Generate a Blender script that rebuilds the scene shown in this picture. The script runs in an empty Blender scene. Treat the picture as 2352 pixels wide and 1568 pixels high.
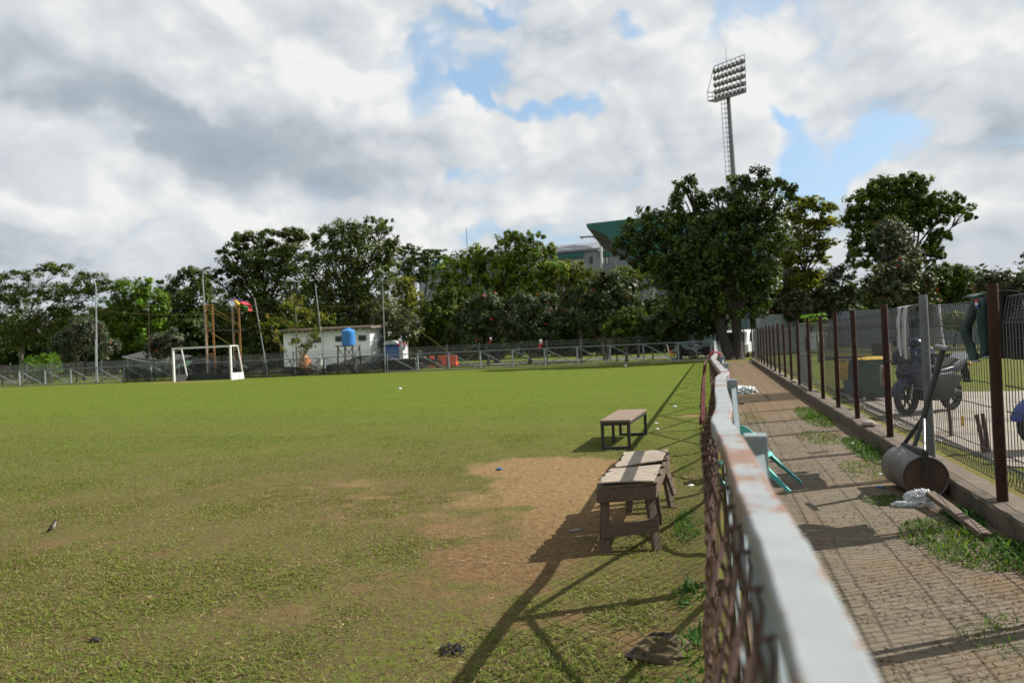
import bpy, math, random
import numpy as np
from mathutils import Vector, Matrix, Quaternion

# ------------------------------------------------------------------ camera
S = bpy.context.scene
COL = S.collection
CAMH = 1.5
YAW, PITCH, ROLL = 0.2877503901, 0.0053621075, 0.0439716383
fw = Vector((-math.sin(YAW)*math.cos(PITCH), math.cos(YAW)*math.cos(PITCH), math.sin(PITCH)))
rt = Vector((math.cos(YAW), math.sin(YAW), 0))
up = rt.cross(fw)
RR = math.cos(ROLL)*rt - math.sin(ROLL)*up
UU = math.sin(ROLL)*rt + math.cos(ROLL)*up
CAM0 = Vector((0, 0, CAMH))
cd = bpy.data.cameras.new('camera')
cam = bpy.data.objects.new('camera', cd)
COL.objects.link(cam)
M3 = Matrix((RR, UU, -fw)).transposed()
cam.matrix_world = Matrix.Translation(CAM0) @ M3.to_4x4()
cd.sensor_width = 36.0
cd.sensor_fit = 'HORIZONTAL'
cd.lens = 24.0
cd.clip_start = 0.05
cd.clip_end = 3000
cd.dof.use_dof = True
cd.dof.focus_distance = 5.8
cd.dof.aperture_fstop = 2.4
S.camera = cam
FPX = 1568.0


def ray(u, v):
    return fw*FPX + RR*(u-1176.0) - UU*(v-784.0)


def G(u, v, z=0.0):
    d = ray(u, v)
    return CAM0 + d*((z-CAMH)/d.z)


def P(u, v, y):
    d = ray(u, v)
    return CAM0 + d*(y/d.y)


def PX(u, v, x):
    d = ray(u, v)
    return CAM0 + d*(x/d.x)


# ------------------------------------------------------------------ sun, world, exposure
SUN_EL = math.radians(42.0)
SUN_AZ = math.radians(59.5)      # clockwise from +Y
sd = Vector((math.sin(SUN_AZ)*math.cos(SUN_EL), math.cos(SUN_AZ)*math.cos(SUN_EL), math.sin(SUN_EL)))
ld = bpy.data.lights.new('sun', 'SUN')
ld.energy = 5.0
ld.angle = math.radians(0.45)
ld.color = (1.0, 0.945, 0.86)
sun = bpy.data.objects.new('sun', ld)
COL.objects.link(sun)
sun.location = (30, 20, 40)
sun.rotation_euler = sd.to_track_quat('Z', 'Y').to_euler()

S.view_settings.view_transform = 'Standard'
S.view_settings.look = 'None'
S.view_settings.gamma = 1.0
S.view_settings.use_curve_mapping = False
S.view_settings.exposure = 0.80

W = bpy.data.worlds.new('World')
S.world = W
W.use_nodes = True
nt = W.node_tree
for n in list(nt.nodes):
    nt.nodes.remove(n)


class NB:
    """small node-building helper"""
    def __init__(self, nt):
        self.nt = nt

    def n(self, t, **kw):
        nd = self.nt.nodes.new(t)
        for k, v in kw.items():
            if k.startswith('i_'):
                nd.inputs[k[2:]].default_value = v
            else:
                setattr(nd, k, v)
        return nd

    def l(self, a, b):
        self.nt.links.new(a, b)

    def math(self, op, a, b=None, c=None, clamp=False):
        nd = self.nt.nodes.new('ShaderNodeMath')
        nd.operation = op
        nd.use_clamp = clamp
        for i, x in enumerate((a, b, c)):
            if x is None:
                continue
            if isinstance(x, (int, float)):
                nd.inputs[i].default_value = x
            else:
                self.nt.links.new(x, nd.inputs[i])
        return nd.outputs[0]

    def mixc(self, f, a, b, mode='MIX'):
        nd = self.nt.nodes.new('ShaderNodeMix')
        nd.data_type = 'RGBA'
        nd.blend_type = mode
        for s, x in ((nd.inputs[0], f), (nd.inputs[6], a), (nd.inputs[7], b)):
            if isinstance(x, (int, float)):
                s.default_value = x
            elif isinstance(x, tuple):
                s.default_value = (*x[:3], 1)
            else:
                self.nt.links.new(x, s)
        return nd.outputs[2]

    def ramp(self, f, stops, interp='LINEAR'):
        nd = self.nt.nodes.new('ShaderNodeValToRGB')
        cr = nd.color_ramp
        cr.interpolation = interp
        while len(cr.elements) > 1:
            cr.elements.remove(cr.elements[-1])
        for i, (p, c) in enumerate(stops):
            e = cr.elements[0] if i == 0 else cr.elements.new(p)
            e.position = p
            e.color = (*c, 1) if isinstance(c, tuple) else (c, c, c, 1)
        self.nt.links.new(f, nd.inputs[0])
        return nd.outputs[0]

    def sstep(self, f, a, b):
        nd = self.nt.nodes.new('ShaderNodeMapRange')
        nd.interpolation_type = 'SMOOTHSTEP'
        self.nt.links.new(f, nd.inputs[0])
        nd.inputs[1].default_value = a
        nd.inputs[2].default_value = b
        return nd.outputs[0]


def build_world():
    b = NB(nt)
    out = b.n('ShaderNodeOutputWorld')
    bg = b.n('ShaderNodeBackground')
    bg.inputs['Strength'].default_value = 0.1
    b.l(bg.outputs[0], out.inputs[0])
    sky = b.n('ShaderNodeTexSky')
    sky.sky_type = 'NISHITA'
    sky.sun_disc = False
    sky.sun_elevation = SUN_EL
    sky.sun_rotation = SUN_AZ
    sky.air_density = 1.0
    sky.dust_density = 1.5
    tc = b.n('ShaderNodeTexCoord')
    nrm = b.n('ShaderNodeVectorMath', operation='NORMALIZE')
    b.l(tc.outputs['Generated'], nrm.inputs[0])
    sep = b.n('ShaderNodeSeparateXYZ')
    b.l(nrm.outputs[0], sep.inputs[0])
    az = b.math('ARCTAN2', sep.outputs[0], sep.outputs[1])
    el = b.math('ARCSINE', sep.outputs[2])
    # cloud-deck coordinates: stretch towards the horizon
    cmb = b.n('ShaderNodeCombineXYZ')
    b.l(az, cmb.inputs[0])
    b.l(el, cmb.inputs[1])
    base = cmb.outputs[0]

    def noise(scale, detail, rough, off, sx=1.0, sy=1.6, dist=0.0):
        mp = b.n('ShaderNodeMapping')
        mp.inputs['Location'].default_value = off
        mp.inputs['Scale'].default_value = (sx, sy, 1)
        b.l(base, mp.inputs[0])
        nz = b.n('ShaderNodeTexNoise', noise_dimensions='2D')
        nz.inputs['Scale'].default_value = scale
        nz.inputs['Detail'].default_value = detail
        nz.inputs['Roughness'].default_value = rough
        nz.inputs['Distortion'].default_value = dist
        b.l(mp.outputs[0], nz.inputs['Vector'])
        return nz.outputs[0]
    # domain warp so every edge billows
    wz = b.n('ShaderNodeTexNoise', noise_dimensions='2D')
    wz.inputs['Scale'].default_value = 5.0
    wz.inputs['Detail'].default_value = 4.0
    wz.inputs['Roughness'].default_value = 0.62
    b.l(base, wz.inputs['Vector'])
    wsub = b.n('ShaderNodeVectorMath', operation='SUBTRACT')
    b.l(wz.outputs['Color'], wsub.inputs[0])
    wsub.inputs[1].default_value = (0.5, 0.5, 0.5)
    wsc = b.n('ShaderNodeVectorMath', operation='SCALE')
    b.l(wsub.outputs[0], wsc.inputs[0])
    wsc.inputs['Scale'].default_value = 0.16
    wad = b.n('ShaderNodeVectorMath', operation='ADD')
    b.l(base, wad.inputs[0])
    b.l(wsc.outputs[0], wad.inputs[1])
    warped = wad.outputs[0]

    def azel(u, v):
        d = ray(u, v).normalized()
        return math.atan2(d.x, d.y), math.asin(d.z)

    def blob(u, v, ru, rv, rot=0.0):
        a, e = azel(u, v)
        k = 1.0/FPX
        mp = b.n('ShaderNodeMapping')
        mp.vector_type = 'TEXTURE'
        mp.inputs['Location'].default_value = (a, e, 0)
        mp.inputs['Rotation'].default_value = (0, 0, math.radians(rot))
        mp.inputs['Scale'].default_value = (ru*k, rv*k, 1)
        b.l(warped, mp.inputs[0])
        g = b.n('ShaderNodeTexGradient', gradient_type='SPHERICAL')
        b.l(mp.outputs[0], g.inputs[0])
        return b.sstep(g.outputs[1], 0.0, 1.0)

    def total(lst):
        acc = None
        for (u, v, ru, rv, rot, w) in lst:
            t = b.math('MULTIPLY', blob(u, v, ru, rv, rot), w)
            acc = t if acc is None else b.math('ADD', acc, t)
        return acc
    holes = total([
        (1120, 6, 100, 28, -8, .8), (1440, 28, 130, 75, -20, 1.1), (1085, 195, 105, 38, -48, .95),
        (1230, 250, 170, 46, -6, .9), (1360, 245, 110, 60, 20, .9), (1560, 262, 130, 36, -8, .7),
        (1745, 268, 105, 48, -25, 1.0), (1830, 375, 115, 66, -35, .95), (1985, 370, 110, 50, 0, .75),
        (1110, 425, 150, 60, 10, .7), (30, 490, 190, 70, 0, .6), (2100, 30, 210, 60, 0, .45),
        (2160, 120, 90, 70, 0, .5), (1990, 330, 200, 40, -10, .45), (1225, 400, 90, 40, 0, .4), (1120, 545, 260, 45, 0, .45),
        (1280, 345, 90, 40, 0, .3), (2250, 600, 300, 45, 0, .4)])
    dark = total([
        (150, 215, 420, 75, -9, .62), (470, 300, 420, 110, -10, .95), (560, 360, 380, 95, -4, .70),
        (760, 395, 330, 90, 0, .42), (40, 95, 260, 110, 0, .55), (950, 330, 300, 60, -12, .35),
        (330, 250, 380, 60, -12, .45), (1490, 230, 130, 150, 0, .36), (2320, 350, 160, 190, 0, .45), (2260, 590, 330, 80, 0, .5),
        (860, 470, 300, 50, 0, .32), (100, 610, 420, 70, 0, .35), (1720, 160, 150, 60, -20, .25),
        (2050, 170, 250, 60, 0, .22), (60, 400, 190, 110, 0, .30), (700, 60, 300, 60, 0, .15), (1560, 460, 260, 60, 0, .2)])
    bright = total([
        (450, 190, 200, 80, -12, .55), (840, 175, 260, 150, 0, .5), (230, 370, 130, 90, -40, .55),
        (390, 480, 260, 75, -10, .5), (1020, 270, 210, 110, -20, .4), (1745, 350, 110, 100, 0, .6),
        (1330, 340, 330, 110, -8, .4), (1900, 180, 480, 170, 0, .3), (1230, 500, 330, 55, 0, .35),
        (620, 40, 120, 60, 0, .3), (960, 90, 260, 70, -15, .35), (1650, 240, 120, 110, 0, .35), (1650, 100, 200, 80, 0, .3),
        (1740, 420, 200, 60, 0, .35), (30, 480, 150, 40, 0, .25)])
    dark = b.math('SUBTRACT', 1.0, b.math('EXPONENT', b.math('MULTIPLY', dark, -1.15)))
    n3 = noise(2.0, 5, 0.5, (7.7, 2.2, 0), 1, 2.4, .3)

    def field(dx, dy):
        mp = b.n('ShaderNodeMapping')
        mp.inputs['Location'].default_value = (dx, dy*1.5, 0)
        mp.inputs['Scale'].default_value = (1, 1.5, 1)
        b.l(base, mp.inputs[0])
        wn = b.n('ShaderNodeTexNoise', noise_dimensions='2D')
        wn.inputs['Scale'].default_value = 6.0
        wn.inputs['Detail'].default_value = 4.0
        wn.inputs['Roughness'].default_value = 0.55
        b.l(mp.outputs[0], wn.inputs['Vector'])
        sc = b.n('ShaderNodeVectorMath', operation='MULTIPLY_ADD')
        b.l(wn.outputs['Color'], sc.inputs[0])
        sc.inputs[1].default_value = (.16, .16, .16)
        b.l(mp.outputs[0], sc.inputs[2])
        vo = b.n('ShaderNodeTexVoronoi', feature='SMOOTH_F1', voronoi_dimensions='2D')
        vo.inputs['Scale'].default_value = 4.2
        vo.inputs['Detail'].default_value = 2.0
        vo.inputs['Roughness'].default_value = 0.52
        vo.inputs['Lacunarity'].default_value = 2.3
        vo.inputs['Smoothness'].default_value = 0.55
        b.l(sc.outputs[0], vo.inputs['Vector'])
        nn = b.n('ShaderNodeTexNoise', noise_dimensions='2D')
        nn.inputs['Scale'].default_value = 4.0
        nn.inputs['Detail'].default_value = 7.0
        nn.inputs['Roughness'].default_value = 0.54
        nn.inputs['Distortion'].default_value = 0.2
        b.l(mp.outputs[0], nn.inputs['Vector'])
        bil = b.math('SUBTRACT', 0.85, vo.outputs['Distance'])
        return b.math('ADD', b.math('MULTIPLY', bil, .72), b.math('MULTIPLY', nn.outputs[0], .50))
    F0 = field(0, 0)
    F1 = field(.022, .026)
    relief = b.math('SUBTRACT', F0, F1)
    cov = b.math('ADD', b.math('MULTIPLY', b.math('SUBTRACT', F0, 0.40), 1.15), 0.60)
    cov = b.math('ADD', cov, b.math('MULTIPLY', dark, 0.45))
    cov = b.math('SUBTRACT', cov, b.math('MULTIPLY', holes, 0.56))
    covs = b.sstep(cov, -0.02, 0.42)
    calm = b.math('SUBTRACT', 1.0, b.math('MULTIPLY', dark, .95), clamp=True)
    sh = b.math('ADD', 0.71, b.math('MULTIPLY', b.math('MULTIPLY', relief, calm), 0.88))
    sh = b.math('ADD', sh, b.math('MULTIPLY', b.math('SUBTRACT', F0, 0.44), .25))
    sh = b.math('ADD', sh, b.math('MULTIPLY', b.math('SUBTRACT', n3, 0.5), 0.40))
    sh = b.math('ADD', sh, b.math('MULTIPLY', bright, 0.42))
    sh = b.math('SUBTRACT', sh, b.math('MULTIPLY', dark, 0.46))
    sh = b.math('ADD', sh, b.math('MULTIPLY', b.math('SUBTRACT', F0, .44), b.math('MULTIPLY', dark, .30)))
    ccol = b.ramp(sh, [(0.0, (.32, .385, .45)), (0.30, (.41, .465, .515)), (0.52, (.56, .60, .635)),
                       (0.78, (.675, .70, .715)), (1.0, (.81, .82, .805))])
    cscale = b.n('ShaderNodeVectorMath', operation='SCALE')
    b.l(ccol, cscale.inputs[0])
    cscale.inputs['Scale'].default_value = 6.3
    skys = b.n('ShaderNodeVectorMath', operation='SCALE')
    b.l(sky.outputs[0], skys.inputs[0])
    skys.inputs['Scale'].default_value = 1.0
    # thin veil over the blue
    blue = b.mixc(0.62, skys.outputs[0], (2.35, 3.6, 4.9))
    col = b.mixc(covs, blue, cscale.outputs[0])
    b.l(col, bg.inputs['Color'])


build_world()
# ------------------------------------------------------------------ helpers
rnd = random.Random(7)
RNG = np.random.default_rng(11)


def tag(o, label=None, cat=None, group=None, kind=None):
    if label:
        o['label'] = label
    if cat:
        o['category'] = cat
    if group:
        o['group'] = group
    if kind:
        o['kind'] = kind
    return o


def empty(name, loc, label=None, cat=None, group=None):
    o = bpy.data.objects.new(name, None)
    o.empty_display_size = 0.2
    COL.objects.link(o)
    o.location = loc
    return tag(o, label, cat, group)


def wloc(o):
    v = Vector(o.location)
    while o.parent:
        o = o.parent
        v += Vector(o.location)
    return v


def link(name, me, m=None, parent=None, loc=None):
    o = bpy.data.objects.new(name, me)
    COL.objects.link(o)
    if m is not None:
        for mm in (m if isinstance(m, (list, tuple)) else [m]):
            me.materials.append(mm)
    if parent:
        o.parent = parent
    if loc is not None:
        o.location = loc
    return o


class MB:
    """collects shapes (world coordinates) and links them as one mesh object"""
    def __init__(self):
        self.v = []
        self.f = []
        self.mi = []
        self.cur = 0

    def add(self, vs, fs):
        o = len(self.v)
        self.v += [tuple(x) for x in vs]
        for f in fs:
            self.f.append(tuple(i+o for i in f))
            self.mi.append(self.cur)
        return self

    def hexa(self, a, b):
        """a: 4 bottom points, b: 4 top points"""
        return self.add(list(a)+list(b), [(3, 2, 1, 0), (4, 5, 6, 7), (0, 1, 5, 4), (1, 2, 6, 5), (2, 3, 7, 6), (3, 0, 4, 7)])

    def box(self, c, s, rz=0.0):
        x, y, z = s[0]/2, s[1]/2, s[2]/2
        ca, sa = math.cos(rz), math.sin(rz)
        pts = []
        for dz in (-z, z):
            for dx, dy in ((-x, -y), (x, -y), (x, y), (-x, y)):
                pts.append((c[0]+dx*ca-dy*sa, c[1]+dx*sa+dy*ca, c[2]+dz))
        return self.hexa(pts[:4], pts[4:])

    def bar(self, p0, p1, w, h=None, upv=(0, 0, 1)):
        h = w if h is None else h
        p0, p1 = Vector(p0), Vector(p1)
        d = (p1-p0).normalized()
        u = Vector(upv)
        if abs(d.dot(u)) > 0.98:
            u = Vector((0, 1, 0))
        s = d.cross(u).normalized()
        t = s.cross(d).normalized()
        q = [(-1, -1), (1, -1), (1, 1), (-1, 1)]
        a = [p0+s*(i*w/2)+t*(j*h/2) for i, j in q]
        b = [p1+s*(i*w/2)+t*(j*h/2) for i, j in q]
        return self.hexa(a, b)

    def tube(self, pts, r, n=6, cap=True):
        pts = [Vector(p) for p in pts]
        m = len(pts)
        rs = r if isinstance(r, (list, tuple)) else [r]*m
        vs = []
        prev = None
        for i in range(m):
            d = (pts[min(i+1, m-1)]-pts[max(i-1, 0)])
            if d.length < 1e-9:
                d = Vector((0, 0, 1))
            d.normalize()
            if prev is None:
                a = Vector((0, 0, 1)) if abs(d.z) < 0.9 else Vector((1, 0, 0))
                s = d.cross(a).normalized()
            else:
                s = prev-d*prev.dot(d)
                if s.length < 1e-6:
                    s = d.orthogonal()
                s.normalize()
            prev = s
            t = d.cross(s)
            for k in range(n):
                an = 2*math.pi*k/n
                vs.append(pts[i]+(s*math.cos(an)+t*math.sin(an))*rs[i])
        fs = []
        for i in range(m-1):
            for k in range(n):
                a, b2 = i*n+k, i*n+(k+1) % n
                fs.append((a, b2, b2+n, a+n))
        if cap:
            fs.append(tuple(range(n-1, -1, -1)))
            fs.append(tuple(range((m-1)*n, m*n)))
        return self.add(vs, fs)

    def lathe(self, c, prof, n=20, axis=(0, 0, 1), cap=True):
        ax = Vector(axis).normalized()
        a = Vector((0, 0, 1)) if abs(ax.z) < 0.9 else Vector((1, 0, 0))
        s = ax.cross(a).normalized()
        t = ax.cross(s)
        c = Vector(c)
        vs = []
        for r, h in prof:
            for k in range(n):
                an = 2*math.pi*k/n
                vs.append(c+ax*h+(s*math.cos(an)+t*math.sin(an))*r)
        fs = []
        for i in range(len(prof)-1):
            for k in range(n):
                p, q = i*n+k, i*n+(k+1) % n
                fs.append((p, q, q+n, p+n))
        if cap:
            fs.append(tuple(range(n-1, -1, -1)))
            fs.append(tuple(range((len(prof)-1)*n, len(prof)*n)))
        return self.add(vs, fs)

    def prism(self, poly, a, b):
        """poly: list of points, extruded by vectors a..b"""
        a, b = Vector(a), Vector(b)
        n = len(poly)
        vs = [Vector(p)+a for p in poly]+[Vector(p)+b for p in poly]
        fs = [tuple(range(n-1, -1, -1)), tuple(range(n, 2*n))]
        for i in range(n):
            j = (i+1) % n
            fs.append((i, j, n+j, n+i))
        return self.add(vs, fs)

    def grid(self, pts, w, h, th=None):
        """pts: w*h points row by row; optional thickness along z-ish normal vector th"""
        fs = []
        for j in range(h-1):
            for i in range(w-1):
                a = j*w+i
                fs.append((a, a+1, a+1+w, a+w))
        if th is None:
            return self.add(pts, fs)
        th = Vector(th)
        n = w*h
        vs = [Vector(p) for p in pts]+[Vector(p)+th for p in pts]
        f2 = [tuple(reversed(f)) for f in fs]+[tuple(i+n for i in f) for f in fs]
        ring = [i for i in range(w)]+[j*w+w-1 for j in range(1, h)]+[(h-1)*w+i for i in range(w-2, -1, -1)]+[j*w for j in range(h-2, 0, -1)]
        for i in range(len(ring)):
            a, b = ring[i], ring[(i+1) % len(ring)]
            f2.append((a, b, b+n, a+n))
        return self.add(vs, f2)

    def build(self, name, m, parent=None, smooth=False, loc=None, bevel=0.0, auto=None):
        base = wloc(parent) if parent else (Vector(loc) if loc is not None else Vector((0, 0, 0)))
        me = bpy.data.meshes.new(name)
        me.from_pydata([(x[0]-base.x, x[1]-base.y, x[2]-base.z) for x in self.v], [], self.f)
        if any(self.mi):
            me.polygons.foreach_set('material_index', self.mi)
        if smooth:
            me.polygons.foreach_set('use_smooth', [True]*len(me.polygons))
        me.update()
        o = link(name, me, m, parent, None if parent else base)
        if auto:
            try:
                me.set_sharp_from_angle(angle=math.radians(auto))
            except Exception:
                pass
        if bevel:
            md = o.modifiers.new('bevel', 'BEVEL')
            md.width = bevel
            md.segments = 2
            md.limit_method = 'ANGLE'
            md.angle_limit = math.radians(40)
        return o


def np_mesh(name, verts, faces, tint=None, m=None, parent=None, loc=(0, 0, 0), smooth=False):
    """fast mesh: faces is an (n,k) array of equal-sided faces"""
    me = bpy.data.meshes.new(name)
    nv = len(verts)
    nf, k = faces.shape
    me.vertices.add(nv)
    me.vertices.foreach_set('co', np.ascontiguousarray(verts, dtype=np.float32).ravel())
    me.loops.add(nf*k)
    me.loops.foreach_set('vertex_index', np.ascontiguousarray(faces, dtype=np.int32).ravel())
    me.polygons.add(nf)
    me.polygons.foreach_set('loop_start', np.arange(0, nf*k, k, dtype=np.int32))
    if smooth:
        me.polygons.foreach_set('use_smooth', np.ones(nf, dtype=bool))
    me.update(calc_edges=True)
    if tint is not None:
        at = me.attributes.new('tint', 'FLOAT_COLOR', 'POINT')
        c = np.ones((nv, 4), dtype=np.float32)
        c[:, :3] = tint
        at.data.foreach_set('color', c.ravel())
    return link(name, me, m, parent, loc)


def copy_tree(o, parent=None):
    c = o.copy()
    COL.objects.link(c)
    c.parent = parent
    for ch in list(o.children):
        copy_tree(ch, c)
    return c


# ------------------------------------------------------------------ materials
MAT = {}



def pmat(name, c1, c2=None, scale=8.0, rough=0.6, bump=0.0, metal=0.0, spec=0.5, detail=6, c3=None, c3scale=None,
         c3cut=(0.55, 0.7), stretch=(1, 1, 1), bscale=None, nrough=0.6):
    m = bpy.data.materials.new(name)
    m.use_nodes = True
    b = NB(m.node_tree)
    pr = m.node_tree.nodes['Principled BSDF']
    pr.inputs['Roughness'].default_value = rough
    pr.inputs['Metallic'].default_value = metal
    pr.inputs['Specular IOR Level'].default_value = spec
    c2 = c2 or tuple(x*0.75 for x in c1)
    tc = b.n('ShaderNodeTexCoord')
    mp = b.n('ShaderNodeMapping')
    mp.inputs['Scale'].default_value = stretch
    b.l(tc.outputs['Object'], mp.inputs[0])
    nz = b.n('ShaderNodeTexNoise')
    nz.inputs['Scale'].default_value = scale
    nz.inputs['Detail'].default_value = detail
    nz.inputs['Roughness'].default_value = nrough
    b.l(mp.outputs[0], nz.inputs['Vector'])
    col = b.ramp(nz.outputs[0], [(0.32, c1), (0.68, c2)])
    if c3:
        n3 = b.n('ShaderNodeTexNoise')
        n3.inputs['Scale'].default_value = c3scale or scale*0.6
        n3.inputs['Detail'].default_value = 9
        n3.inputs['Roughness'].default_value = 0.68
        mp3 = b.n('ShaderNodeMapping')
        mp3.inputs['Scale'].default_value = stretch
        mp3.inputs['Location'].default_value = (3.3, 1.7, 5.1)
        b.l(tc.outputs['Object'], mp3.inputs[0])
        b.l(mp3.outputs[0], n3.inputs['Vector'])
        f = b.sstep(n3.outputs[0], *c3cut)
        col = b.mixc(f, col, c3)
    b.l(col, pr.inputs['Base Color'])
    if bump:
        bn = b.n('ShaderNodeBump')
        bn.inputs['Strength'].default_value = bump
        bn.inputs['Distance'].default_value = 0.01
        nb = nz
        if bscale:
            nb = b.n('ShaderNodeTexNoise')
            nb.inputs['Scale'].default_value = bscale
            nb.inputs['Detail'].default_value = 5
            b.l(mp.outputs[0], nb.inputs['Vector'])
        b.l(nb.outputs[0], bn.inputs['Height'])
        b.l(bn.outputs[0], pr.inputs['Normal'])
    MAT[name] = m
    return m


def leafmat(name, rough=0.5, trans=0.25, spec=0.4):
    m = bpy.data.materials.new(name)
    m.use_nodes = True
    b = NB(m.node_tree)
    pr = m.node_tree.nodes['Principled BSDF']
    out = m.node_tree.nodes['Material Output']
    at = b.n('ShaderNodeAttribute', attribute_name='tint')
    pr.inputs['Roughness'].default_value = rough
    pr.inputs['Specular IOR Level'].default_value = spec
    b.l(at.outputs['Color'], pr.inputs['Base Color'])
    tr = b.n('ShaderNodeBsdfTranslucent')
    tcol = b.mixc(1.0, at.outputs['Color'], (1.25, 1.35, 0.55), 'MULTIPLY')
    b.l(tcol, tr.inputs['Color'])
    mx = b.n('ShaderNodeMixShader')
    mx.inputs[0].default_value = trans
    b.l(pr.outputs[0], mx.inputs[1])
    b.l(tr.outputs[0], mx.inputs[2])
    b.l(mx.outputs[0], out.inputs[0])
    MAT[name] = m
    return m


leafmat('leaf', 0.60, 0.32, 0.20)
leafmat('leaf_gloss', 0.48, 0.26, 0.28)
leafmat('grass_blade', 0.6, 0.40, 0.10)
leafmat('leaf_feather', 0.6, 0.52, 0.15)
leafmat('straw', 0.8, 0.05, 0.2)
pmat('bark', (.020, .016, .012), (.036, .030, .023), 6, .9, .6, c3=(.05, .046, .037), c3scale=3, stretch=(1, 1, .3))
pmat('bark_pale', (.16, .145, .12), (.10, .09, .07), 6, .9, .5, stretch=(1, 1, .3))
pmat('rail_paint', (.295, .335, .36), (.25, .295, .315), 5, .45, .12, c3=(.27, .15, .09), c3scale=24, c3cut=(.575, .66), stretch=(1, .7, 1), spec=.5, bscale=60)
pmat('post_paint', (.22, .265, .275), (.17, .21, .22), 7, .5, .1, c3=(.16, .075, .045), c3scale=9, c3cut=(.64, .72))
pmat('far_paint', (.20, .235, .24), (.14, .175, .18), 3, .55, c3=(.14, .09, .06), c3scale=4, c3cut=(.62, .72))
pmat('rust_wire', (.050, .026, .018), (.10, .052, .036), 40, .75, .3, metal=.2, c3=(.17, .10, .075), c3scale=30, c3cut=(.60, .72))
pmat('maroon_post', (.026, .010, .007), (.044, .018, .012), 5, .7, .15, spec=.2, c3=(.16, .075, .042), c3scale=7, c3cut=(.56, .70), stretch=(1, 1, .5))
pmat('grey_post', (.115, .125, .125), (.085, .092, .092), 5, .5, .1, c3=(.13, .075, .05), c3scale=6, c3cut=(.62, .72))
pmat('galv_wire', (.065, .067, .066), (.042, .045, .045), 20, .45, metal=.35, c3=(.12, .08, .06), c3scale=8, c3cut=(.64, .75))
pmat('kerb_concrete', (.115, .088, .062), (.075, .056, .040), 5, .92, .8, c3=(.045, .040, .022), c3scale=3, c3cut=(.5, .66), bscale=40)
pmat('old_wood', (.125, .088, .058), (.066, .044, .029), 7, .85, .5, stretch=(.6, 7, 7), c3=(.045, .032, .024), c3scale=5, c3cut=(.56, .7))
pmat('old_wood_y', (.135, .098, .066), (.074, .052, .035), 7, .85, .5, stretch=(9, .7, 9), c3=(.05, .036, .027), c3scale=5, c3cut=(.56, .7))
pmat('old_wood_z', (.125, .088, .058), (.066, .044, .029), 7, .85, .5, stretch=(8, 8, .7), c3=(.045, .032, .024), c3scale=5, c3cut=(.56, .7))
pmat('ply_top', (.27, .23, .18), (.20, .165, .125), 6, .8, .35, stretch=(2.5, .8, 2), c3=(.09, .065, .048), c3scale=9, c3cut=(.60, .72), bscale=50)
pmat('bench_top', (.19, .14, .10), (.135, .095, .065), 9, .8, .3, stretch=(5, .7, 3), c3=(.085, .06, .042), c3scale=6, c3cut=(.56, .7))
pmat('black_metal', (.014, .014, .015), (.025, .023, .022), 9, .5, .1, c3=(.05, .032, .022), c3scale=8, c3cut=(.62, .74))
pmat('white_paint', (.70, .71, .70), (.60, .61, .60), 3, .55, c3=(.40, .37, .32), c3scale=2.5, c3cut=(.58, .72))
pmat('white_wall', (.86, .89, .90), (.81, .84, .85), 1.2, .8, .1, c3=(.45, .46, .44), c3scale=.8, c3cut=(.58, .75), stretch=(1, 1, .6))
pmat('dark_board', (.018, .02, .022), (.03, .03, .03), 3, .8)
pmat('roof_sheet', (.20, .155, .115), (.13, .10, .078), 2.5, .7, .3, c3=(.09, .065, .05), c3scale=1.6, stretch=(1, 3, 1))
pmat('dark_glass', (.012, .014, .016), (.02, .022, .024), 2, .15)
pmat('tank_blue', (.05, .23, .60), (.045, .20, .52), 3, .4)
pmat('tank_orange', (.36, .15, .04), (.28, .11, .03), 3, .5)
pmat('scaffold_orange', (.40, .19, .055), (.28, .13, .045), 6, .6, c3=(.14, .08, .045), c3scale=5, c3cut=(.52, .68))
pmat('pole_grey', (.26, .28, .29), (.20, .215, .23), 2, .5)
pmat('pole_dark', (.10, .11, .11), (.07, .075, .075), 3, .6)
pmat('cloth_red', (.62, .05, .075), (.50, .04, .06), 2, .85)
pmat('cloth_yellow', (.50, .36, .03), (.40, .28, .03), 2, .85)
pmat('cloth_green', (.02, .22, .05), (.02, .17, .04), 2, .85)
pmat('cloth_blue', (.06, .10, .38), (.05, .08, .30), 2, .85)
pmat('cloth_white', (.62, .62, .62), (.55, .55, .56), 4, .9, .2)
pmat('cloth_grey', (.33, .33, .34), (.27, .27, .28), 6, .95, .3)
pmat('cloth_green_dark', (.004, .030, .023), (.003, .020, .016), 6, .7, .3)
pmat('cloth_olive', (.085, .064, .026), (.05, .038, .016), 8, .95, .4, c3=(.010, .009, .009), c3scale=7, c3cut=(.50, .58))
pmat('cloth_black', (.009, .009, .010), (.016, .016, .017), 12, .9, .4)
pmat('cloth_maroon', (.10, .010, .014), (.06, .008, .010), 7, .9, .3)
pmat('strap_pink', (.52, .07, .12), (.45, .06, .10), 5, .8)
pmat('chair_teal', (.07, .36, .33), (.06, .32, .29), 3, .35, spec=.5)
pmat('drum_steel', (.12, .115, .105), (.085, .080, .072), 5, .5, .3, c3=(.07, .045, .032), c3scale=4, c3cut=(.5, .68))
pmat('drum_end', (.075, .042, .026), (.048, .030, .020), 6, .85, .4)
pmat('bin_blue', (.02, .075, .19), (.018, .06, .15), 3, .45)
pmat('bin_green', (.012, .07, .045), (.01, .055, .036), 3, .5, c3=(.10, .12, .10), c3scale=12, c3cut=(.66, .74))
pmat('bin_yellow', (.58, .36, .025), (.48, .29, .02), 3, .45)
pmat('rubber', (.010, .010, .010), (.016, .016, .016), 20, .85)
pmat('moto_dark', (.010, .017, .042), (.013, .022, .050), 4, .38, spec=.35)
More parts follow.
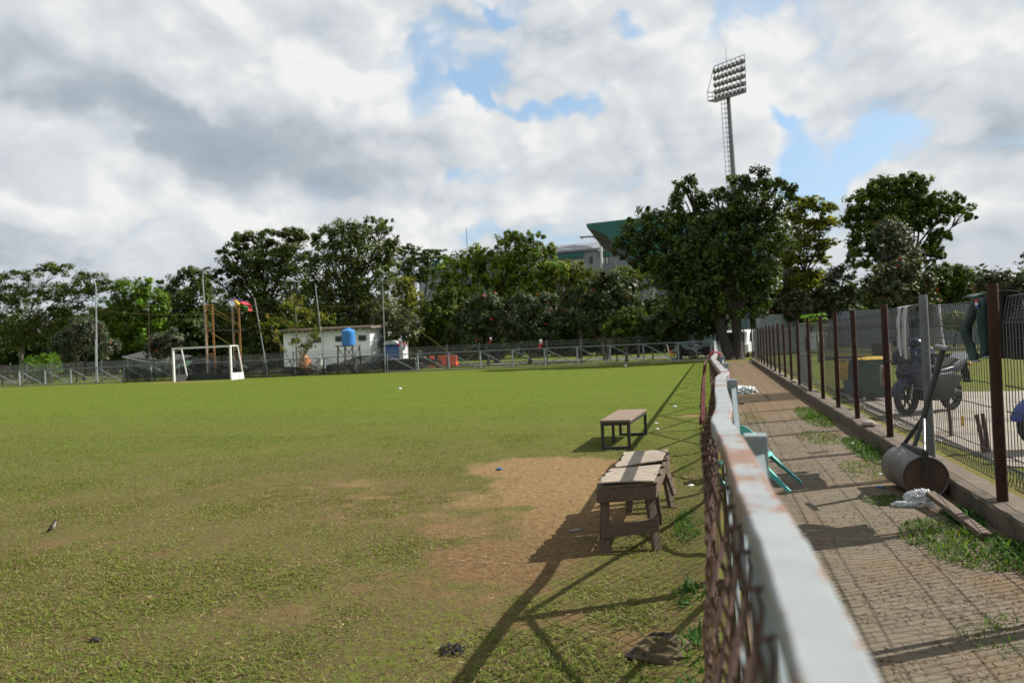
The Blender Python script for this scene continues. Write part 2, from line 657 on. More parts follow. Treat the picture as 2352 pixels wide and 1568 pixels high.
pmat('moto_black', (.007, .007, .008), (.011, .011, .012), 5, .6, spec=.25)
pmat('moto_silver', (.24, .25, .26), (.19, .20, .21), 4, .28, metal=.6)
pmat('moto_white', (.70, .70, .70), (.62, .62, .62), 4, .3)
pmat('moto_blue', (.01, .05, .30), (.01, .04, .24), 4, .25, spec=.6)
pmat('chrome', (.60, .60, .61), (.5, .5, .5), 4, .18, metal=1.0)
pmat('hoarding_grey', (.22, .255, .28), (.18, .21, .235), 1.0, .6, c3=(.11, .13, .14), c3scale=.7, c3cut=(.55, .75))
pmat('hoarding_blue', (.15, .22, .28), (.12, .18, .23), 1.5, .6)
pmat('gate_grey', (.17, .175, .175), (.12, .125, .125), 3, .6, c3=(.10, .07, .05), c3scale=4, c3cut=(.6, .72))
pmat('stadium_grey', (.27, .28, .315), (.24, .25, .285), .3, .7)
pmat('stadium_roof', (.19, .20, .225), (.17, .18, .205), .4, .6)
pmat('stadium_green', (.011, .125, .10), (.010, .108, .087), .4, .55)
pmat('soffit_grey', (.16, .16, .165), (.13, .13, .135), .5, .7)
pmat('tower_steel', (.16, .17, .17), (.12, .13, .13), .6, .45, metal=.3)
pmat('lamp_dark', (.03, .032, .032), (.02, .022, .022), 3, .5)
pmat('lamp_glass', (.62, .64, .64), (.55, .57, .57), 2, .15)
pmat('barrier_orange', (.68, .10, .035), (.58, .08, .03), 2, .5)
pmat('barrier_pink', (.52, .24, .20), (.44, .2, .17), 2, .6)
pmat('kiosk_blue', (.02, .085, .30), (.018, .07, .25), 2, .5)
pmat('arch_grey', (.40, .42, .43), (.33, .35, .36), 2, .6)
pmat('car_grey', (.17, .19, .20), (.14, .155, .165), 2, .3)
pmat('van_white', (.66, .68, .69), (.60, .62, .63), 2, .3)
pmat('low_wall', (.045, .047, .045), (.03, .031, .03), 2, .9, .3)
pmat('coping', (.40, .39, .35), (.32, .31, .28), 3, .8)
pmat('kerb_black', (.02, .022, .026), (.03, .032, .034), 3, .8)
pmat('kerb_pale', (.30, .27, .22), (.24, .21, .17), 3, .85)
pmat('rope_yellow', (.22, .18, .03), (.17, .14, .028), 10, .8)
pmat('litter_white', (.62, .63, .62), (.5, .51, .5), 20, .5)
pmat('litter_blue', (.03, .09, .28), (.03, .08, .24), 9, .4)
pmat('litter_red', (.35, .03, .03), (.28, .025, .03), 9, .6)
pmat('dry_leaf', (.15, .09, .05), (.10, .06, .03), 20, .85)
pmat('stake_brown', (.055, .026, .018), (.085, .045, .032), 8, .8, .3, stretch=(1, 1, .4))
pmat('sole_pink', (.62, .30, .36), (.55, .25, .30), 6, .6)
pmat('sole_grey', (.22, .22, .19), (.15, .14, .10), 12, .8)
pmat('hose_white', (.45, .46, .44), (.38, .38, .36), 8, .5)
pmat('hose_teal', (.06, .14, .13), (.05, .11, .10), 8, .5)
pmat('bag_white', (.52, .56, .55), (.42, .47, .46), 6, .28, .3)
pmat('papaya_stem', (.16, .15, .06), (.12, .10, .05), 6, .8)
pmat('box_green', (.03, .10, .06), (.025, .08, .05), 3, .6)
pmat('door_dark', (.05, .06, .075), (.04, .05, .06), 2, .5)


def net_mat():
    m = bpy.data.materials.new('dark_net')
    m.use_nodes = True
    b = NB(m.node_tree)
    pr = m.node_tree.nodes['Principled BSDF']
    out = m.node_tree.nodes['Material Output']
    pr.inputs['Base Color'].default_value = (.012, .014, .014, 1)
    pr.inputs['Roughness'].default_value = .9
    tc = b.n('ShaderNodeTexCoord')
    nz = b.n('ShaderNodeTexNoise')
    nz.inputs['Scale'].default_value = 1.3
    nz.inputs['Detail'].default_value = 5
    b.l(tc.outputs['Object'], nz.inputs['Vector'])
    f = b.n('ShaderNodeMapRange')
    b.l(nz.outputs[0], f.inputs[0])
    f.inputs[1].default_value = .35
    f.inputs[2].default_value = .65
    f.inputs[3].default_value = .45
    f.inputs[4].default_value = .88
    tr = b.n('ShaderNodeBsdfTransparent')
    mx = b.n('ShaderNodeMixShader')
    b.l(f.outputs[0], mx.inputs[0])
    b.l(tr.outputs[0], mx.inputs[1])
    b.l(pr.outputs[0], mx.inputs[2])
    b.l(mx.outputs[0], out.inputs[0])
    return m


MAT['dark_net'] = net_mat()


def plastic_mat():
    m = bpy.data.materials.new('clear_plastic')
    m.use_nodes = True
    b = NB(m.node_tree)
    pr = m.node_tree.nodes['Principled BSDF']
    out = m.node_tree.nodes['Material Output']
    pr.inputs['Base Color'].default_value = (.62, .64, .68, 1)
    pr.inputs['Roughness'].default_value = .16
    pr.inputs['Specular IOR Level'].default_value = .8
    tr = b.n('ShaderNodeBsdfTransparent')
    mx = b.n('ShaderNodeMixShader')
    mx.inputs[0].default_value = .40
    b.l(tr.outputs[0], mx.inputs[1])
    b.l(pr.outputs[0], mx.inputs[2])
    b.l(mx.outputs[0], out.inputs[0])
    return m


MAT['clear_plastic'] = plastic_mat()


def rail_mat():
    """sun-chalked grey paint; rust breaks out in flecks, densest near the two top edges"""
    m = bpy.data.materials.new('worn_rail_paint')
    m.use_nodes = True
    b = NB(m.node_tree)
    pr = m.node_tree.nodes['Principled BSDF']
    tc = b.n('ShaderNodeTexCoord')
    at = b.n('ShaderNodeAttribute', attribute_name='tint')
    sp = b.n('ShaderNodeSeparateColor')
    b.l(at.outputs['Color'], sp.inputs[0])

    def nz(sc, det, ro, st, loc=(0, 0, 0)):
        mp = b.n('ShaderNodeMapping')
        mp.inputs['Scale'].default_value = st
        mp.inputs['Location'].default_value = loc
        b.l(tc.outputs['Object'], mp.inputs[0])
        n = b.n('ShaderNodeTexNoise')
        n.inputs['Scale'].default_value = sc
        n.inputs['Detail'].default_value = det
        n.inputs['Roughness'].default_value = ro
        b.l(mp.outputs[0], n.inputs['Vector'])
        return n.outputs[0]
    base = b.ramp(nz(9, 6, .6, (1, 1, 1)), [(.3, (.185, .208, .215)), (.7, (.25, .272, .28))])
    flecks = nz(42, 7, .7, (.45, 1.5, 1))
    big = nz(3.3, 4, .55, (1, 1, 1), (4, 2, 1))
    fine = nz(120, 3, .6, (.35, 1.6, 1))
    f = b.math('ADD', b.math('MULTIPLY', flecks, .55), b.math('MULTIPLY', big, .55))
    f = b.math('ADD', f, b.math('MULTIPLY', sp.outputs[0], .060))
    rust = b.sstep(f, .612, .640)
    halo = b.sstep(f, .592, .665)
    dark = b.sstep(b.math('ADD', b.math('MULTIPLY', fine, .6), b.math('MULTIPLY', big, .25)), .47, .54)
    col = b.mixc(b.math('MULTIPLY', halo, .55), base, (.30, .235, .19))
    col = b.mixc(b.math('MULTIPLY', rust, .85), col, (.175, .075, .036))
    col = b.mixc(b.math('MULTIPLY', dark, .45), col, (.10, .085, .075))
    b.l(col, pr.inputs['Base Color'])
    pr.inputs['Roughness'].default_value = .5
    bn = b.n('ShaderNodeBump')
    bn.inputs['Strength'].default_value = .35
    bn.inputs['Distance'].default_value = .004
    b.l(b.math('ADD', b.math('MULTIPLY', rust, -1.0), fine), bn.inputs['Height'])
    b.l(bn.outputs[0], pr.inputs['Normal'])
    MAT['rail_paint'] = m


rail_mat()
# ------------------------------------------------------------------ ground
_lat = np.random.default_rng(5).random((256, 256))


def vnoise(x, y):
    xi = np.floor(x).astype(int)
    yi = np.floor(y).astype(int)
    fx, fy = x-xi, y-yi
    fx, fy = fx*fx*(3-2*fx), fy*fy*(3-2*fy)
    g = lambda a, b: _lat[a % 256, b % 256]
    return (g(xi, yi)*(1-fx)+g(xi+1, yi)*fx)*(1-fy)+(g(xi, yi+1)*(1-fx)+g(xi+1, yi+1)*fx)*fy


def fbm(x, y, o=4):
    s, a, t = 0, 1.0, 0
    for k in range(o):
        s = s+a*vnoise(x*2**k+17.3*k, y*2**k+9.1*k)
        t += a
        a *= .55
    return s/t


def dirt(x, y):
    """how bare the soil is, 0..1, at a place on the field"""
    d = np.zeros_like(x)
    for cx, cy, rx, ry, w in ((-1.9, 8.1, 1.0, .7, 1.25), (-1.45, 7.1, .85, 1.0, 1.2), (-1.75, 5.9, 1.05, 1.0, .58), (-1.25, 5.8, .5, .9, .95),
                              (-1.45, 4.6, .6, .6, .70), (-1.75, 3.9, .8, .4, .34), (-2.9, 6.2, 1.2, .8, .20), (-.6, 7.6, .4, .7, .30),
                              (-4.3, 6.6, 1.6, .6, .16), (-2.4, 3.3, .8, .3, .12), (-1.0, 3.7, .6, .35, .30), (-.3, 3.6, .3, .9, .30),
                              (-5.6, 4.6, 1.6, .5, .08), (-33.5, 37.2, 4.0, 1.1, .95), (-38, 36.3, 9, .5, .5),
                              (-.45, 13.4, .35, .3, .8), (-7.5, 5.6, 1.5, .5, .10)):
        q = ((x-cx)/rx)**2+((y-cy)/ry)**2
        d = np.maximum(d, w*np.clip(1.25-q*.8, 0, 1))
    n = fbm(x*1.7, y*1.7, 5)
    n2 = fbm(x*6+40, y*6, 3)
    base = .12+.24*np.exp(-((x+3)/6)**2-((y-5)/5)**2)
    return np.clip(d*.95+base+(n-.5)*.62+(n2-.5)*.85-.06, 0, 1)


def wear(x, y):
    w = .52*np.exp(-((x+3.5)/6)**2-((y-5.5)/4.5)**2)+.08+.30*(fbm(x*.22+3, y*.22, 4)-.5)+.20*np.exp(-((x+16)/9)**2-((y-12)/6)**2)
    return np.clip(w, 0, 1)


def lines(a, pts):
    out = []
    for (p, q, n) in pts:
        out += list(np.linspace(p, q, n, endpoint=False))
    return np.array(out+[a])


def ground_mat():
    m = bpy.data.materials.new('turf')
    m.use_nodes = True
    b = NB(m.node_tree)
    pr = m.node_tree.nodes['Principled BSDF']
    pr.inputs['Roughness'].default_value = .9
    pr.inputs['Specular IOR Level'].default_value = .05
    tc = b.n('ShaderNodeTexCoord')
    at = b.n('ShaderNodeAttribute', attribute_name='tint')
    sp = b.n('ShaderNodeSeparateColor')
    b.l(at.outputs['Color'], sp.inputs[0])
    D, Wr, near = sp.outputs[0], sp.outputs[1], sp.outputs[2]

    def nz(sc, det, rough=.6, st=(1, 1, 1)):
        mp = b.n('ShaderNodeMapping')
        mp.inputs['Scale'].default_value = st
        b.l(tc.outputs['Object'], mp.inputs[0])
        n = b.n('ShaderNodeTexNoise')
        n.inputs['Scale'].default_value = sc
        n.inputs['Detail'].default_value = det
        n.inputs['Roughness'].default_value = rough
        b.l(mp.outputs[0], n.inputs['Vector'])
        return n.outputs[0]
    fine = nz(26, 6, .75)
    mid = nz(3.1, 6, .65)
    big = nz(.30, 7, .62)
    g1 = b.ramp(fine, [(.30, (.042, .057, .008)), (.47, (.080, .106, .013)), (.60, (.104, .128, .019)), (.74, (.142, .154, .036))])
    g2 = b.ramp(fine, [(.30, (.050, .040, .016)), (.5, (.098, .086, .026)), (.72, (.150, .125, .052))])
    wf = b.math('ADD', Wr, b.math('MULTIPLY', b.math('SUBTRACT', mid, .5), .9))
    wf = b.math('ADD', wf, b.math('MULTIPLY', b.math('SUBTRACT', big, .5), .7))
    wf = b.sstep(wf, .12, .95)
    streak = nz(1.6, 7, .68, (.55, 1.0, 1))
    lush = b.sstep(nz(.55, 5, .6, (.6, 1.2, 1)), .35, .65)
    gc = b.mixc(wf, g1, g2)
    gc = b.mixc(b.math('MULTIPLY', b.sstep(streak, .52, .72), .45), gc, (.135, .115, .036))
    gc = b.mixc(b.math('MULTIPLY', b.sstep(streak, .48, .30), .50), gc, (.050, .082, .010))
    gc = b.mixc(b.math('MULTIPLY', lush, .22), gc, (.088, .150, .012))
    soil0 = b.ramp(nz(15, 8, .72), [(.28, (.105, .066, .031)), (.5, (.188, .125, .060)), (.75, (.270, .192, .100))])
    sy = b.n('ShaderNodeSeparateXYZ')
    b.l(tc.outputs['Object'], sy.inputs[0])
    damp = b.math('ADD', b.math('MULTIPLY', b.math('SUBTRACT', nz(.9, 6, .6), .5), .5), b.sstep(sy.outputs[1], 6.9, 4.2), clamp=True)
    soil = b.mixc(b.math('MULTIPLY', damp, .75), soil0, b.mixc(1.0, soil0, (.60, .55, .54), 'MULTIPLY'))
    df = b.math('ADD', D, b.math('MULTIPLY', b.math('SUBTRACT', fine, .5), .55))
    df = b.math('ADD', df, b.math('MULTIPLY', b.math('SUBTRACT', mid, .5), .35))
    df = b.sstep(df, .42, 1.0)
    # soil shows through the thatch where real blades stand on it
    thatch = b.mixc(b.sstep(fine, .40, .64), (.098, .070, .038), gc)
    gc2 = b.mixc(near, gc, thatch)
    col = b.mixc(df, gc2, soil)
    b.l(col, pr.inputs['Base Color'])
    bn = b.n('ShaderNodeBump')
    bn.inputs['Strength'].default_value = .7
    bn.inputs['Distance'].default_value = .03
    b.l(fine, bn.inputs['Height'])
    b.l(bn.outputs[0], pr.inputs['Normal'])
    return m


def farY_(x):
    return 44.4+.097*x


def make_ground():
    xs = lines(420, [(-900, -120, 12), (-120, -40, 20), (-40, -10, 40), (-10, 0.4, 130), (.4, 20, 20), (20, 420, 14)])
    ys = lines(1100, [(-250, -20, 8), (-20, 2, 20), (2, 14, 130), (14, 48, 70), (48, 120, 16), (120, 1100, 14)])
    X, Y = np.meshgrid(xs, ys)
    nearf = np.clip((17-Y)/11, 0, 1)*(X < .2)
    Z = (fbm(X*1.3, Y*1.3, 3)-.5)*.03*((X < -.3) & (Y < 14) & (X > -9))
    # the small bank that has built up against the rail fence
    Z = Z+.05*np.exp(-((X+.08)/.16)**2)*((Y > 1) & (Y < 12))*(.5+fbm(X*2, Y*2, 2))*(X < .06)
    V = np.stack([X, Y, Z], -1).reshape(-1, 3)
    nx, ny = len(xs), len(ys)
    i = np.arange(nx*ny).reshape(ny, nx)
    F = np.stack([i[:-1, :-1], i[:-1, 1:], i[1:, 1:], i[1:, :-1]], -1).reshape(-1, 4)
    T = np.stack([np.where(X < .2, dirt(X, Y), np.where((X < 3.0) & (Y < 14), .72, .22))+.30*(Y > farY_(X)+1.5)*(X < 1), np.where(X < .2, wear(X, Y), .55), nearf], -1).reshape(-1, 3)  # soil share raised beyond the far fence, painting in shade under the trees
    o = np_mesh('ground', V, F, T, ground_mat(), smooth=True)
    tag(o, kind='structure')


make_ground()


def path_mat():
    m = bpy.data.materials.new('paver_path')
    m.use_nodes = True
    b = NB(m.node_tree)
    pr = m.node_tree.nodes['Principled BSDF']
    pr.inputs['Roughness'].default_value = .9
    pr.inputs['Specular IOR Level'].default_value = .2
    tc = b.n('ShaderNodeTexCoord')
    wn = b.n('ShaderNodeTexNoise')
    wn.inputs['Scale'].default_value = 2.2
    wn.inputs['Detail'].default_value = 3
    b.l(tc.outputs['Object'], wn.inputs['Vector'])
    ws = b.n('ShaderNodeVectorMath', operation='SCALE')
    b.l(wn.outputs['Color'], ws.inputs[0])
    ws.inputs['Scale'].default_value = .035
    wa = b.n('ShaderNodeVectorMath', operation='ADD')
    b.l(tc.outputs['Object'], wa.inputs[0])
    b.l(ws.outputs[0], wa.inputs[1])
    mp = b.n('ShaderNodeMapping')
    mp.inputs['Rotation'].default_value = (0, 0, math.radians(-4))
    b.l(wa.outputs[0], mp.inputs[0])
    br = b.n('ShaderNodeTexBrick')
    br.inputs['Scale'].default_value = 1.0
    br.inputs['Brick Width'].default_value = .21
    br.inputs['Row Height'].default_value = .105
    br.inputs['Mortar Size'].default_value = .006
    br.inputs['Mortar Smooth'].default_value = .4
    br.inputs['Color1'].default_value = (.142, .119, .086, 1)
    br.inputs['Color2'].default_value = (.112, .096, .070, 1)
    br.inputs['Mortar'].default_value = (.084, .062, .038, 1)
    b.l(mp.outputs[0], br.inputs['Vector'])

    def nz(sc, det, rough=.62, loc=(0, 0, 0)):
        n = b.n('ShaderNodeTexNoise')
        n.inputs['Scale'].default_value = sc
        n.inputs['Detail'].default_value = det
        n.inputs['Roughness'].default_value = rough
        q = b.n('ShaderNodeMapping')
        q.inputs['Location'].default_value = loc
        b.l(tc.outputs['Object'], q.inputs[0])
        b.l(q.outputs[0], n.inputs['Vector'])
        return n.outputs[0]
    fine = nz(34, 6, .75)
    patch = nz(1.5, 8, .66, (2.2, 5, 0))
    stain = nz(5, 7, .7, (8, 1, 0))
    soil = b.ramp(fine, [(.3, (.066, .043, .024)), (.52, (.126, .086, .048)), (.75, (.19, .138, .082))])
    sx = b.n('ShaderNodeSeparateXYZ')
    b.l(tc.outputs['Object'], sx.inputs[0])
    far = b.sstep(sx.outputs[1], 11.0, 17.0)
    rim = b.sstep(sx.outputs[0], 1.25, 1.85)
    f = b.math('ADD', patch, b.math('MULTIPLY', b.math('SUBTRACT', fine, .5), .55))
    f = b.math('ADD', f, b.math('MULTIPLY', far, .42))
    f = b.math('ADD', f, b.math('MULTIPLY', rim, .10))
    f = b.sstep(f, .48, .72)
    paver = b.mixc(b.math('MULTIPLY', b.sstep(stain, .45, .7), .55), br.outputs['Color'], (.085, .062, .043))
    paver = b.mixc(b.math('MULTIPLY', b.math('SUBTRACT', fine, .5), 1.0), paver, (.20, .158, .115))
    col = b.mixc(f, paver, soil)
    b.l(col, pr.inputs['Base Color'])
    h = b.math('ADD', b.math('MULTIPLY', br.outputs['Fac'], -.25), b.math('MULTIPLY', fine, .8))
    bn = b.n('ShaderNodeBump')
    bn.inputs['Strength'].default_value = .6
    bn.inputs['Distance'].default_value = .012
    b.l(h, bn.inputs['Height'])
    b.l(bn.outputs[0], pr.inputs['Normal'])
    return m


def sheet(name, pts, m, z):
    mb = MB()
    mb.add([(p[0], p[1], z) for p in pts], [tuple(range(len(pts)))])
    o = mb.build(name, m)
    return tag(o, kind='structure')


sheet('path', [(.10, -6), (1.90, -6), (1.90, 41.5), (.10, 41.5)], path_mat(), .012)
pmat('yard_concrete', (.235, .205, .165), (.185, .16, .13), 2.2, .9, .4, c3=(.13, .10, .075), c3scale=1.1, c3cut=(.52, .7), bscale=30)
sheet('concrete_yard', [(2.9, 8.3), (4.6, 7.6), (16, 6.5), (18, 17.3), (6.0, 17.5), (3.6, 17.8), (2.75, 16.5), (2.6, 12)], MAT['yard_concrete'], .012)
pmat('asphalt', (.085, .085, .085), (.065, .065, .066), 4, .92, .4, c3=(.10, .095, .085), c3scale=2)
sheet('road', [(-75, 50.6), (-3, 55.6), (-3, 60.5), (-75, 56)], MAT['asphalt'], .012)
pmat('pale_path', (.21, .19, .155), (.16, .145, .12), 3, .9)
sheet('pavement', [(-24, 51.0), (0, 53.0), (0, 54.4), (-24, 52.6)], MAT['pale_path'], .02)

# ------------------------------------------------------------------ grass blades
GREENS = np.array([(.075, .125, .020), (.095, .140, .022), (.060, .110, .018), (.115, .150, .028), (.05, .095, .02)])
STRAWS = np.array([(.215, .165, .085), (.165, .12, .058), (.27, .22, .12), (.12, .080, .04)])


def blades(name, xy, zz, length, width, tilt, cols, m, seed, bend=.5):
    r = np.random.default_rng(seed)
    n = len(xy)
    a = r.random(n)*2*np.pi
    L = length*(.55+.9*r.random(n))
    Wd = width*(.6+.8*r.random(n))
    t = tilt[0]+(tilt[1]-tilt[0])*r.random(n)
    dirh = np.stack([np.cos(a), np.sin(a), np.zeros(n)], -1)
    side = np.stack([-np.sin(a), np.cos(a), np.zeros(n)], -1)
    # roll the blade about its own axis a little so its face catches light
    side[:, 2] = (r.random(n)-.5)*1.2
    side /= np.linalg.norm(side, axis=1)[:, None]
    b0 = np.stack([xy[:, 0], xy[:, 1], zz], -1)
    d1 = dirh*np.sin(t)[:, None]+np.array([0, 0, 1])*np.cos(t)[:, None]
    t2 = np.clip(t+bend*r.random(n), 0, 1.75)
    d2 = dirh*np.sin(t2)[:, None]+np.array([0, 0, 1])*np.cos(t2)[:, None]
    mid = b0+d1*(L*.5)[:, None]
    tip = mid+d2*(L*.5)[:, None]
    tip[:, 2] = np.maximum(tip[:, 2], zz+.004)
    V = np.stack([b0-side*(Wd*.35)[:, None], b0+side*(Wd*.35)[:, None], mid+side*(Wd*.5)[:, None], tip, mid-side*(Wd*.5)[:, None]], 1)
    i = np.arange(n)[:, None]*5
    # two faces per blade, the tip as a quad with the mid edge
    F = np.concatenate([i+np.array([[0, 1, 2, 4]]), ], 1)
    T = np.concatenate([i+np.array([[4, 2, 3]])], 1)
    me = bpy.data.meshes.new(name)
    me.vertices.add(n*5)
    me.vertices.foreach_set('co', V.astype(np.float32).ravel())
    lv = np.concatenate([F, T], 1).astype(np.int32)          # 7 loops per blade
    me.loops.add(n*7)
    me.loops.foreach_set('vertex_index', lv.ravel())
    me.polygons.add(n*2)
    st = (np.arange(n)[:, None]*7+np.array([[0, 4]])).astype(np.int32)
    me.polygons.foreach_set('loop_start', st.ravel())
    me.update(calc_edges=True)
    at = me.attributes.new('tint', 'FLOAT_COLOR', 'POINT')
    c = np.ones((n, 5, 4), dtype=np.float32)
    c[:, :, :3] = cols[:, None, :]
    at.data.foreach_set('color', c.ravel())
    return link(name, me, m)


def field_grass():
    r = np.random.default_rng(3)
    XY, LEN = [], []
    for (y0, y1, dens, ln) in ((1.6, 4.2, 9500, .034), (4.2, 7, 5600, .036), (7, 11, 2300, .038), (11, 16, 620, .042), (16, 24, 200, .050), (24, 42, 75, .062)):
        x0 = -1.42*y1-.8
        n = int(dens*(y1-y0)*(-x0))
        x = x0*r.random(n)
        y = y0+(y1-y0)*r.random(n)
        k = (x > -1.42*y-.9)
        x, y = x[k], y[k]
        d = dirt(x, y)
        w = wear(x, y)
        cl = .5*fbm(x*21, y*21, 2)+.5*fbm(x*5, y*5, 3)
        p = np.clip((.74-d)*2.0, 0, 1)*np.clip(1.15-.4*w, .3, 1)*np.clip((cl-.22)*3.2, .12, 1)
        keep = r.random(len(x)) < p
        x, y = x[keep], y[keep]
        XY.append(np.stack([x, y, np.full(len(x), ln)], -1))
    A = np.concatenate(XY)
    x, y = A[:, 0], A[:, 1]
    n = len(x)
    w = wear(x, y)
    st = r.random(n) < (.12+.42*w)
    gi = r.integers(0, len(GREENS), n)
    si = r.integers(0, len(STRAWS), n)
    tone = fbm(x*.9+5, y*.9, 3)[:, None]
    g = GREENS[gi]*(1.12+.55*tone)
    yel = np.clip(w*1.3-.1, 0, .75)[:, None]
    g = g*(1-yel)+np.array([.175, .18, .040])*yel*(.8+.4*tone)
    c = np.where(st[:, None], STRAWS[si], g)*(.82+.32*r.random((n, 1)))
    o = blades('grass', A[:, :2], np.zeros(n)-.004, A[:, 2], A[:, 2]*.16, (.70, 1.45), c, MAT['grass_blade'], 4)
    tag(o, 'short patchy field grass, green mixed with straw', 'grass', kind='stuff')
    # dry straw and leaf crumbs lying on the bare soil
    n = 30000
    y = 2.0+11*r.random(n)**1.5
    x = -(1.42*y+.6)*r.random(n)
    d = dirt(x, y)
    k = r.random(n) < np.clip(.12+d*.8, 0, 1)
    x, y = x[k], y[k]
    n = len(x)
    c = STRAWS[r.integers(0, 4, n)]*(.45+.9*r.random((n, 1)))
    o = blades('dry_straw', np.stack([x, y], -1), np.full(n, .004), np.full(n, .034), np.full(n, .0045), (1.45, 1.56), c, MAT['straw'], 8, 0)
    tag(o, 'scattered dry straw and leaf crumbs on the bare soil', 'straw', kind='stuff')
    # crumbs on the path
    n = 15000
    y = 2.4+11*r.random(n)**1.4
    x = .14+1.72*r.random(n)
    k = r.random(n) < np.clip((fbm(x*2.2+9, y*2.2, 4)-.40)*5, .05, 1)
    x, y = x[k], y[k]
    n = len(x)
    c = np.array([(.12, .065, .035), (.08, .045, .026), (.20, .14, .08), (.05, .032, .02)])[r.integers(0, 4, n)]*(.6+.7*r.random((n, 1)))
    o = blades('leaf_crumbs', np.stack([x, y], -1), np.full(n, .016), np.full(n, .026), np.full(n, .0055), (1.40, 1.56), c, MAT['straw'], 9, 0)
    tag(o, 'brown leaf crumbs and soil bits strewn over the pavers', 'leaf litter', kind='stuff')


field_grass()


def weed(name, cx, cy, rx, ry, n, ln, wd, seed, label, group, cols, tilt=(.25, 1.2), z=0.0):
    r = np.random.default_rng(seed)
    a = r.random(n)*2*np.pi
    q = np.sqrt(r.random(n))
    n = int(n*.8)
    a, q = a[:n], q[:n]
    x = cx+rx*q*np.cos(a)
    y = cy+ry*q*np.sin(a)
    k = fbm(x*7+seed, y*7, 3) > .34
    x, y = x[k], y[k]
    x = np.clip(x, -50, 1.87) if cx > .1 else x
    n = len(x)
    C = np.array(cols)[r.integers(0, len(cols), n)]*(.65+.7*r.random((n, 1)))
    edge = 1.0-.45*(((x-cx)/rx)**2+((y-cy)/ry)**2)
    o = blades(name, np.stack([x-cx, y-cy], -1), np.full(n, z), ln*edge*.9, np.full(n, wd*.62), tilt, C, MAT['grass_blade'], seed, .9)
    o.location = (cx, cy, 0)
    return tag(o, label, 'weeds', group, 'stuff' if n < 440 or ln < .095 else None)


WG = [(.05, .115, .016), (.066, .135, .018), (.036, .088, .014), (.085, .14, .022)]
WD = [(.03, .085, .02), (.045, .11, .025), (.06, .13, .03)]
WY = [(.10, .15, .03), (.13, .16, .04), (.08, .13, .025), (.16, .14, .06)]
wg = 'weeds growing along the foot of the concrete wall'
weed('weed_patch', 1.55, 5.35, .34, .62, 1900, .085, .014, 21, 'bright green weeds around the loose timber plank', wg, WG+WY[:2], z=.010)
weed('weed_patch', 1.82, 4.75, .14, .7, 700, .13, .022, 22, 'tall weeds against the wall at the right edge of the photo', wg, WG+WD, z=.010)
weed('weed_patch', 1.78, 6.05, .11, .30, 420, .10, .034, 23, 'dark broad leaved weeds between the wall and the plank', wg, WD, z=.010)
weed('weed_patch', 1.40, 6.55, .22, .20, 500, .06, .012, 24, 'low weeds under the clear plastic bag', wg, WG, z=.010)
weed('weed_patch', 1.45, 8.0, .22, .55, 700, .06, .012, 25, 'thin weeds behind the garden roller', wg, WY, z=.010)
weed('weed_patch', 1.72, 9.3, .18, 1.1, 1300, .09, .018, 26, 'dark green weed strip along the wall beyond the roller', wg, WG+WD, z=.010)
weed('weed_patch', 1.35, 10.4, .30, .7, 900, .07, .012, 27, 'yellow green grass tuft spreading onto the pavers', wg, WY, z=.010)
weed('weed_patch', 1.60, 13.0, .24, 1.6, 1300, .10, .02, 28, 'bright green weeds beside the far part of the wall', wg, WG, z=.010)
weed('weed_patch', .55, 12.6, .25, 1.0, 500, .06, .012, 29, 'thin grass on the path beside the white plastic sheet', 'grass tufts on the path', WY, z=.010)
weed('weed_patch', 1.45, 3.75, .42, .32, 420, .07, .010, 30, 'sparse grass growing through the nearest pavers', 'grass tufts on the path', WY+WG[:2], z=.010)
rg = 'weeds along the field side of the rail fence'
for i, (x, y, rx, ry, n, ln, wd, lab) in enumerate((
        (-.16, 4.05, .13, .22, 260, .11, .026, 'broad leaved weed against the rusty mesh, level with the near bench legs'),
        (-.13, 3.35, .09, .18, 170, .12, .026, 'broad leaved weed against the rusty mesh beside the olive cloth'),
        (-.20, 5.6, .18, .6, 900, .09, .012, 'dark green grass between the rusty mesh and the wooden bench'),
        (-.25, 7.6, .22, .9, 900, .06, .010, 'green grass below the rusty mesh behind the wooden bench'),
        (-.22, 10.3, .22, 1.2, 900, .06, .010, 'green grass below the mesh level with the black legged bench'),
        (-.12, 2.75, .08, .3, 200, .14, .030, 'dark weed with wide leaves at the bottom edge of the photo'))):
    weed('weed_clump', x, y, rx, ry, n, ln, wd, 40+i, lab, rg, WD+WG[:2])
# ------------------------------------------------------------------ near rail fence
RAIL = [(-1.2, .055), (.30, .055), (.52, .077), (.65, .075), (.91, .068), (1.1, .056), (1.35, .046), (1.56, .040), (1.8, .028), (2.04, .014),
        (2.14, .006), (2.25, .010), (2.44, .021), (2.75, .024), (3.2, .020), (3.9, .020), (4.4, .025), (4.62, .040), (4.80, .062), (5.02, .062),
        (5.4, .050), (6.1, .030), (6.9, .010), (7.6, -.010), (8.25, -.024), (9.2, -.010), (10.2, .012), (12, .02), (20, .02), (30, .02), (41.6, .02)]


def rail_x(y):
    return float(np.interp(y, [a for a, _ in RAIL], [b for _, b in RAIL]))


HF = 1.25
RW = .029


def mesh_top(y):
    return float(np.interp(y, [.5, .93, 1.15, 1.35, 1.6, 2.1, 2.35, 2.7, 4.4, 5.0, 5.6, 6.9, 8.2, 9.5], [.043, .041, .026, .016, -.026, -.042, -.044, -.026, -.012, .02, .012, -.03, -.062, -.03]))


